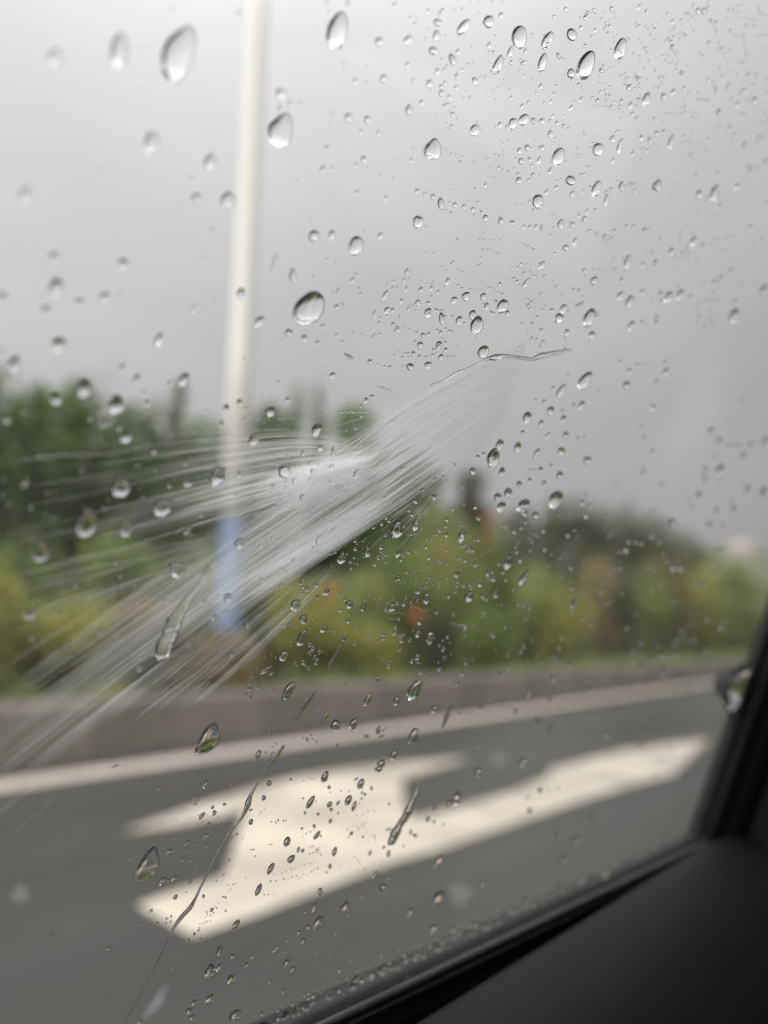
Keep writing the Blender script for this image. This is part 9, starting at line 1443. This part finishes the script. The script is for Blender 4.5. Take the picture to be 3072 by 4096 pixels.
# front window post: seal, strip and panel, lofted up the post
P0 = Vector((.33365, -.1135, 0)); PDIR = Vector((.0, 1, 0)); PT = list(np.linspace(-.12, .42, 34))
def post(s, p, q): 
    y = P0.y + s; x = UR + p + .0015 * math.exp(-((s - 0.03) / .03) ** 2) * 0
    return (x, y, q)
gl_obj('post_seal', *loft([(.004, .0042), (-.0003, .0042), (-.0004, .0052), (.0006, .0066), (.0028, .0078), (.0052, .0080), (.0060, .0066), (.02, .0058)], (PT, post)), M['rubber'], smooth=True)
gl_obj('post_strip', *loft([(.02, .0060), (.0062, .0060), (.0062, .0082), (.0075, .0098), (.0160, .0125), (.0178, .0122), (.0184, .0095)], (PT, post)), M['dark_trim'], smooth=True)
gl_obj('post_panel', *loft([(.0190, .010), (.0190, .0125), (.0198, .0145), (.0215, .022), (.025, .036), (.031, .055), (.042, .085), (.07, .16), (.11, .24)], (PT, post)), M['dark_trim'], smooth=True)
gl_obj('outer_post', *loft([(.0, -.0005), (.0, -.004), (.02, -.010), (.05, -.021), (.09, -.036), (.14, -.054), (.19, -.066), (.24, -.066), (.30, -.050), (.36, -.002)], (PT, post)), M['rubber'], smooth=True)  # unseen post moulding, bulge exaggerated so the raindrop edges refract something dark
# unseen mirror-shaped block outside the glass, added to darken the raindrop edges
mv = []
for j, (uu, hw_, dz0, dz1) in enumerate(((.50, .055, -.012, -.050), (.53, .080, -.014, -.066), (.60, .088, -.016, -.092), (.68, .080, -.022, -.112), (.74, .050, -.035, -.110))):
    for k in range(12):
        t = 2 * math.pi * k / 12; q = abs(math.cos(t)) ** .6 * math.copysign(1, math.cos(t)); w = abs(math.sin(t)) ** .6 * math.copysign(1, math.sin(t))
        mv.append((uu, .02 + hw_ * w, (dz0 + dz1) / 2 + (dz1 - dz0) / 2 * q))
mf = [(j * 12 + k, j * 12 + (k + 1) % 12, (j + 1) * 12 + (k + 1) % 12, (j + 1) * 12 + k) for j in range(4) for k in range(12)] + [tuple(range(12))[::-1], tuple(48 + k for k in range(12))]
gl_obj('door_mirror', mv, mf, M['rubber'], smooth=True)

def car_box(name, boxes, mat):
    g = Geo()
    for bx in boxes: g.box(*bx)
    o = g.build(name, mat, car); o.matrix_parent_inverse = Matrix.Translation(-car.location); return o
car_box('outer_door', [(-1.0, .45, .165, .20, .30, 1.045)], M['body_paint'])
car_box('front_wing', [(.46, 2.0, .18, .21, .30, .98)], M['body_paint'])
car_box('roof', [(-1.6, .55, -1.45, -.02, 1.44, 1.47)], M['cabin'])
car_box('rear_wall', [(-1.62, -1.58, -1.45, .12, .3, 1.46)], M['cabin'])
car_box('floor', [(-1.6, 1.6, -1.5, .16, .28, .31)], M['cabin'])
car_box('passenger_door', [(-1.6, 1.1, -1.50, -1.46, .3, 1.44)], M['cabin'])
car_box('rear_door', [(-1.6, -.62, .10, .14, .3, 1.44)], M['cabin'])
car_box('firewall', [(1.1, 1.15, -1.46, .10, .3, 1.24)], M['cabin'])
car_box('seat_back', [(-.62, -.48, -.35, .05, .5, 1.15)], M['cabin'])

# ================================================================== water on the glass
CONTACT = 66
TAB = np.linspace(0, 2 * math.pi, 25)[:-1]
RINGS = (1.0, .96, .88, .78, .67, .54, .4, .24)
def drop_geo(a, b, ang, seed, seg, rings, hmul=1.0, tear=None, gu=200):
    """plano-convex bead: flat against the glass, bulging outwards (-z); a along, b across, in mm"""
    r = random.Random(seed)
    t = np.linspace(0, 2 * math.pi, seg, endpoint=False)
    k2, k3, k4 = r.gauss(0, .05), r.gauss(0, .05), r.gauss(0, .028); f2, f3, f4 = r.uniform(0, 6), r.uniform(0, 6), r.uniform(0, 6)
    rad = 1 + k2 * np.cos(2 * t + f2) + k3 * np.cos(3 * t + f3) + k4 * np.cos(5 * t + f4)
    if tear is None: tear = r.uniform(-.05, .22) if a / b > 1.25 else r.uniform(-.08, .15)
    X = b * rad * np.sin(t); Y = a * rad * np.cos(t)
    X = X * (1 - tear * (Y / a)) ; Y = Y + tear * .12 * a
    ca = math.radians(r.uniform(CONTACT - 9, CONTACT + 7) - max(0, 110 - gu) * .13); Rs = 1 / math.sin(ca); h0 = Rs - math.sqrt(Rs * Rs - 1)
    h = hmul * h0 * b * (a / b) ** .25
    c, s = math.cos(math.radians(ang)), math.sin(math.radians(ang))
    V = []; F = []
    def put(fr):
        # steep at the rim, flat on top, heavier at the foot
        z = h * (math.sqrt(Rs * Rs - fr * fr) - (Rs - h0)) / h0
        x = X * fr; y = Y * fr - a * .10 * (1 - fr ** 2)
        return [((x[i] * c - y[i] * s) * .001, (x[i] * s + y[i] * c) * .001, -z * .001 - 4e-5) for i in range(seg)]
    for fr in rings: V += put(fr)
    n = len(rings)
    for j in range(n - 1):
        for i in range(seg):
            k = (i + 1) % seg; F.append((j * seg + i, j * seg + k, (j + 1) * seg + k, (j + 1) * seg + i))
    V.append(put(0)[0]); top = len(V) - 1
    for i in range(seg): F.append(((n - 1) * seg + i, (n - 1) * seg + (i + 1) % seg, top))
    F.append(tuple(range(seg))[::-1])
    A = np.array(V)
    vol = sum(float(np.dot(A[f[0]], np.cross(A[f[i]], A[f[i + 1]]))) for f in F for i in range(1, len(f) - 1))
    if vol < 0: F = [f[::-1] for f in F]
    return V, F

FLAT = []
for i, (gu, gv, a, b, ang, label, place) in enumerate(RAINDROPS):
    V, F = drop_geo(a, b, ang, i, 28 if a * b > 1.2 else 20, RINGS, 1.6 if gu > 300 and a > 3 else 1.0, None, gu)
    # face winding: outward is -z on the dome
    me = mesh('raindrop', V, F); me.polygons.foreach_set('use_smooth', [True] * (len(F) - 1) + [False])
    o = link('raindrop', me, M['water'], label=label, cat='raindrop', group='raindrops ' + DROP_PLACES[place])
    mw = GLASS.copy(); mw.translation = GLASS @ Vector((gu * .001, gv * .001, 0)); o.matrix_world = mw

V, F, SM = [], [], []
for i, (gu, gv, a, b, ang) in enumerate(TINY):
    v, f = drop_geo(a, b, ang, 5000 + i, 12 if a > .25 else 9, (1.0, .97, .85, .55), 1.0, None, gu)
    k = len(V); V += [(x + gu * .001, y + gv * .001, z) for x, y, z in v]; F += [tuple(q + k for q in w) for w in f]
    SM += [True] * (len(f) - 1) + [False]
me = mesh('tiny_raindrops', V, F); me.polygons.foreach_set('use_smooth', SM)
o = link('tiny_raindrops', me, M['water'], label='countless tiny water beads strewn and strung in rows over the window glass', kind='stuff'); o.matrix_world = GLASS

# painted reflections on the outer face: thin pale films, densest in the middle
for i, (label, gu, gv, a, b, ang, am) in enumerate(REFLECTIONS):
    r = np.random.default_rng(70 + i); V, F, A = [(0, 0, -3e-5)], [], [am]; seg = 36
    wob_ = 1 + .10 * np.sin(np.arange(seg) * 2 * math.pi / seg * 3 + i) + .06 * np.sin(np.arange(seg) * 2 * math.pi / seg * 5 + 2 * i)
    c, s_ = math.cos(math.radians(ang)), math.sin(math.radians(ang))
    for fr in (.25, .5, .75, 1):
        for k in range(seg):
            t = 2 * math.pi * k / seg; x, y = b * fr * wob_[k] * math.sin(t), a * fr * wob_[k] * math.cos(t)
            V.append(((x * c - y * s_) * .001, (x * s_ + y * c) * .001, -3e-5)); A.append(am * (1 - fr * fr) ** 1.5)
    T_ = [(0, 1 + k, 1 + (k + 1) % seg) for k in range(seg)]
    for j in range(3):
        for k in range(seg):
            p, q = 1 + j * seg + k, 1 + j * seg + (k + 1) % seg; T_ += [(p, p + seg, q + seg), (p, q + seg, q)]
    o = link('water_stain', np_mesh('water_stain', V, T_, False, A), M['foam'], label=label, cat='water stain', group='dried stains on the glass')  # not real stains: painted reflections, sharing the spray material
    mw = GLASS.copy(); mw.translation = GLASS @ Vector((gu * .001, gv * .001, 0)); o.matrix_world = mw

# rivulet, trails and the long drip: swept beads of uneven width
def swept(name, pts, label, seed):
    P = np.array(pts, float); s = np.r_[0, np.cumsum(np.hypot(*np.diff(P[:, :2], axis=0).T))]
    n = max(14, int(s[-1] / .35)); t = np.linspace(0, s[-1], n)
    r = np.random.default_rng(seed)
    x = np.interp(t, s, P[:, 0]); y = np.interp(t, s, P[:, 1]); w = np.interp(t, s, P[:, 2])
    ker = np.array([.25, .5, .25])
    for _ in range(3):
        x[1:-1] = np.convolve(x, ker, 'valid'); y[1:-1] = np.convolve(y, ker, 'valid'); w[1:-1] = np.convolve(w, ker, 'valid')
    wob = np.convolve(r.normal(0, 1, n + 6), np.ones(7) / 7, 'valid'); x = x + wob * .22 * np.minimum(w, .5)
    wl = np.maximum(.03, w * (1 + .28 * np.convolve(r.normal(0, 1, n + 4), np.ones(5) / 5, 'valid')))
    wr = np.maximum(.03, w * (1 + .28 * np.convolve(r.normal(0, 1, n + 4), np.ones(5) / 5, 'valid')))
    wl[0] = wr[0] = wl[-1] = wr[-1] = .02
    dx = np.gradient(x); dy = np.gradient(y); ln = np.hypot(dx, dy); nx_, ny_ = -dy / ln, dx / ln
    C = (-1, -.94, -.78, -.5, 0, .5, .78, .94, 1); V = []; F = []; k = len(C)
    for j in range(n):
        h = min((1.25 if name == 'runny_drip' else .95) * (wl[j] + wr[j]) / 2, 2.0)
        for cc in C:
            ww = wl[j] if cc < 0 else wr[j]
            V.append(((x[j] + nx_[j] * cc * ww) * .001, (y[j] + ny_[j] * cc * ww) * .001, -h * (1 - cc * cc) ** .7 * .001 - 4e-5))
    for j in range(n - 1):
        for i in range(k - 1): F.append((j * k + i, j * k + i + 1, (j + 1) * k + i + 1, (j + 1) * k + i))
    dome = len(F)
    for j in range(n - 1): F.append((j * k, (j + 1) * k, (j + 1) * k + k - 1, j * k + k - 1))
    me = mesh(name, V, F); me.polygons.foreach_set('use_smooth', [True] * dome + [False] * (len(F) - dome))
    import bmesh
    bm = bmesh.new(); bm.from_mesh(me); bmesh.ops.recalc_face_normals(bm, faces=bm.faces); bm.to_mesh(me); bm.free()
    o = link(name, me, M['water'], label=label, cat='water trail'); o.matrix_world = GLASS
for i, (nm, lb, pts) in enumerate(TRAILS): swept(nm, pts, lb, 40 + i)

# ------------------------------------------------------------------ the spray sweeping across the pane
spray = empty('water_spray', GO, label='fan of white water driven across the glass from the right', cat='water spray')
spray.matrix_world = GLASS
def curve_at(bundle, s, t):
    A, B = np.array(SPRAY[bundle][0]), np.array(SPRAY[bundle][1]); n = len(A)
    C = A * (1 - s) + B * s; u_ = np.clip(t, 0, 1) * (n - 1)
    return np.stack([np.interp(u_, np.arange(n), C[:, 0]), np.interp(u_, np.arange(n), C[:, 1])], -1)

SV, SQ, SA_ = [], [], []
def strand(P, w, amt, z, taper=.25):
    """flat-backed thread of water, three-sided, thinning out at both ends; P in mm"""
    global SV, SQ, SA_
    n = len(P); d = np.gradient(P, axis=0); d /= np.linalg.norm(d, axis=1)[:, None] + 1e-9; nn = np.stack([-d[:, 1], d[:, 0]], -1)
    t = np.linspace(0, 1, n); env = np.minimum(1, np.minimum(t / taper, (1 - t) / taper)) ; env = env * env * (3 - 2 * env)
    ww = w * (.25 + .75 * env)
    k = len(SV)
    for j in range(n):
        L_, R_ = P[j] - nn[j] * ww[j], P[j] + nn[j] * ww[j]
        SV += [(L_[0] * .001, L_[1] * .001, -z), (P[j][0] * .001, P[j][1] * .001, -z - ww[j] * .0005), (R_[0] * .001, R_[1] * .001, -z)]
        a = amt * env[j]; SA_ += [a * .12, a, a * .12]
    for j in range(n - 1):
        b = k + 3 * j
        SQ += [(b, b + 1, b + 4, b + 3), (b + 1, b + 2, b + 5, b + 4)]
rs = np.random.default_rng(21)
def bundle(name, n, w0, w1, amt, l0, l1, tmax=1.0, sdist=None, jit=.02, tstart=None, npt=9):
    for i in range(n):
        s = rs.uniform(0, 1) if sdist is None else sdist()
        for _ in range(12):                                           # feathered sides, nothing piled up on the edge
            if -.04 * rs.random() < s < 1 + .06 * rs.random(): break
            s = rs.uniform(0, 1) if sdist is None else sdist()
        ln = rs.uniform(l0, l1); t0 = rs.uniform(0, max(.01, tmax - ln)) if tstart is None else abs(rs.normal(0, tstart))
        t = np.linspace(t0, t0 + ln, npt); s2 = s + rs.normal(0, jit) + np.linspace(0, 1, npt) * rs.normal(0, jit)
        P = np.array([curve_at(name, s2[j], t[j]) for j in range(npt)])
        w = math.exp(rs.uniform(math.log(w0), math.log(w1)))
        thin = min(1.0, .25 + .75 * (t0 + ln * .5) / .34) if name == 'main' else 1.0          # clear at the head, whiter further on
        strand(P, w, thin * amt * rs.uniform(.35, 1.0), .0021 + rs.uniform(0, .0022))
def peaks(*pk):
    def f():
        c, sd_ = pk[rs.integers(len(pk))]; return rs.normal(c, sd_)
    return f
# broad soft veils first, then threads
bundle('main', 54, 2.0, 5.0, .05, .2, .5, .85, peaks((.3, .2), (.65, .2)), npt=12)
bundle('main', 42, .8, 2.0, .085, .15, .4, .95, peaks((.4, .22), (.8, .14)), npt=12)
bundle('main', 560, .035, .13, .5, .06, .30, .56, peaks((.15, .12), (.5, .2), (.8, .12), (.95, .05)), .006)
bundle('main', 130, .05, .20, .5, .12, .34, .62, peaks((.45, .15), (.7, .12)), .006, None)
bundle('main', 260, .04, .14, .42, .10, .34, 1.0, peaks((.35, .15), (.6, .15), (.75, .1)), .006)
bundle('white', 44, 1.2, 2.8, .32, .35, .9, 1.0, peaks((.45, .25)), .02, .22)
bundle('white', 150, .04, .16, .7, .3, .9, 1.1, peaks((.45, .28)), .008, .25)
bundle('white2', 30, 1.0, 2.6, .16, .35, .9, 1.0, peaks((.5, .25)), .02, .2)
bundle('white2', 120, .04, .16, .7, .3, .9, 1.1, peaks((.5, .28)), .008, .22)
bundle('splash', 18, 1.0, 3.0, .065, .25, .6, .8, peaks((.6, .25)), .01)
bundle('splash', 150, .035, .11, .5, .12, .45, .6, peaks((.2, .12), (.5, .2)), .008)
bundle('splash', 170, .04, .13, .55, .1, .4, .55, peaks((.75, .18)), .008)
bundle('splash', 50, .04, .14, .42, .15, .5, 1.0, None, .008)
bundle('fringe', 130, .04, .14, .4, .15, .5, 1.0, None, .01)
bundle('main', 20, 1.2, 3.0, .075, .3, .45, 1.0, peaks((.5, .12), (.7, .1)), .01)
bundle('fringe', 14, 1.0, 3.0, .06, .3, .6, 1.0, None, .01)
bundle('right', 50, .04, .13, .35, .15, .5, 1.0, None, .01)
bundle('left', 50, .1, .6, .13, .25, .6, 1.0, None, .01)
for c in SINGLE:
    P = np.array(c); strand(P, rs.uniform(.04, .10), .42, .0022)
V = np.array(SV); Q = np.array(SQ)
o = link('water_threads', np_mesh('water_threads', V, Q, False, SA_), M['foam'], spray, kind='stuff')

# the clear rippled sheet the threads ride on: closed film, ridged along the flow, thick rim on its upper edge
def film(name, bname, t0, t1, nt_, ns, hbase, amp, seed):
    r = np.random.default_rng(seed)
    S = np.linspace(0, 1, ns); Tt = np.linspace(t0, t1, nt_)
    ridge = np.zeros((nt_, ns))
    for k in range(70):
        c, wd, tc_, tl = r.uniform(0, 1), r.uniform(.006, .03), r.uniform(t0, t1), r.uniform(.08, .3)
        ridge += r.uniform(-.6, 1) * np.exp(-((S[None] - c - (Tt[:, None] - tc_) * r.normal(0, .04)) / wd) ** 2) * np.exp(-((Tt[:, None] - tc_) / tl) ** 2)
    edge = np.minimum(1, np.minimum(S / .03, (1 - S) / .04))[None] * np.minimum(1, np.minimum((Tt - t0) / (.5 * (t1 - t0) + 1e-6), (t1 - Tt) / (.5 * (t1 - t0))))[:, None]
    edge = np.clip(edge, 0, 1); edge = edge * edge * (3 - 2 * edge)
    rim = .03 * np.exp(-((S[None] - .03) / .02) ** 2) * np.exp(-((Tt[:, None] - .2) / .2) ** 2)
    H = edge * (hbase + amp * ridge + rim); H = np.maximum(H, .0)
    V = []
    start = np.convolve(r.normal(0, .10, ns + 14), np.ones(15) / 15, 'valid') + .05 * np.abs(np.sin(S * 5)); fade = np.linspace(1, 0, nt_) ** 2
    wobble = np.convolve(r.normal(0, .012, nt_ + 4), np.ones(5) / 5, 'valid')
    for j in range(nt_):
        P = np.array([curve_at(bname, s + (1 - s) * wobble[j], Tt[j]) for s in (0, 1)]); P2 = np.array([curve_at(bname, s, min(1, Tt[j] + .1)) for s in (0, 1)])
        for i in range(ns):
            q = P[0] * (1 - S[i]) + P[1] * S[i]; q = q + (P2[0] * (1 - S[i]) + P2[1] * S[i] - q) * max(0, start[i]) * fade[j] * 6; V.append((q[0] * .001, q[1] * .001, -.00006 - H[j, i] * .001))
    m0 = len(V)
    for j in range(nt_):
        P = np.array([curve_at(bname, s + (1 - s) * wobble[j], Tt[j]) for s in (0, 1)]); P2 = np.array([curve_at(bname, s, min(1, Tt[j] + .1)) for s in (0, 1)])
        for i in range(ns):
            q = P[0] * (1 - S[i]) + P[1] * S[i]; q = q + (P2[0] * (1 - S[i]) + P2[1] * S[i] - q) * max(0, start[i]) * fade[j] * 6; V.append((q[0] * .001, q[1] * .001, -.00005))
    Q = []
    for j in range(nt_ - 1):
        for i in range(ns - 1):
            a, b, c, d_ = j * ns + i, j * ns + i + 1, (j + 1) * ns + i + 1, (j + 1) * ns + i
            Q.append((a, b, c, d_)); Q.append((m0 + a, m0 + d_, m0 + c, m0 + b))
    A = np.array(V); q = np.array(Q); vol = np.einsum('ij,ij->i', A[q[:, 0]], np.cross(A[q[:, 1]], A[q[:, 2]])).sum() + np.einsum('ij,ij->i', A[q[:, 0]], np.cross(A[q[:, 2]], A[q[:, 3]])).sum()
    if vol < 0: q = q[:, ::-1]
    return link(name, np_mesh(name, V, q, True), M['water'], spray)
film('water_sheet', 'main', 0.03, .40, 50, 150, .05, .035, 7)
bpy.context.view_layer.update()
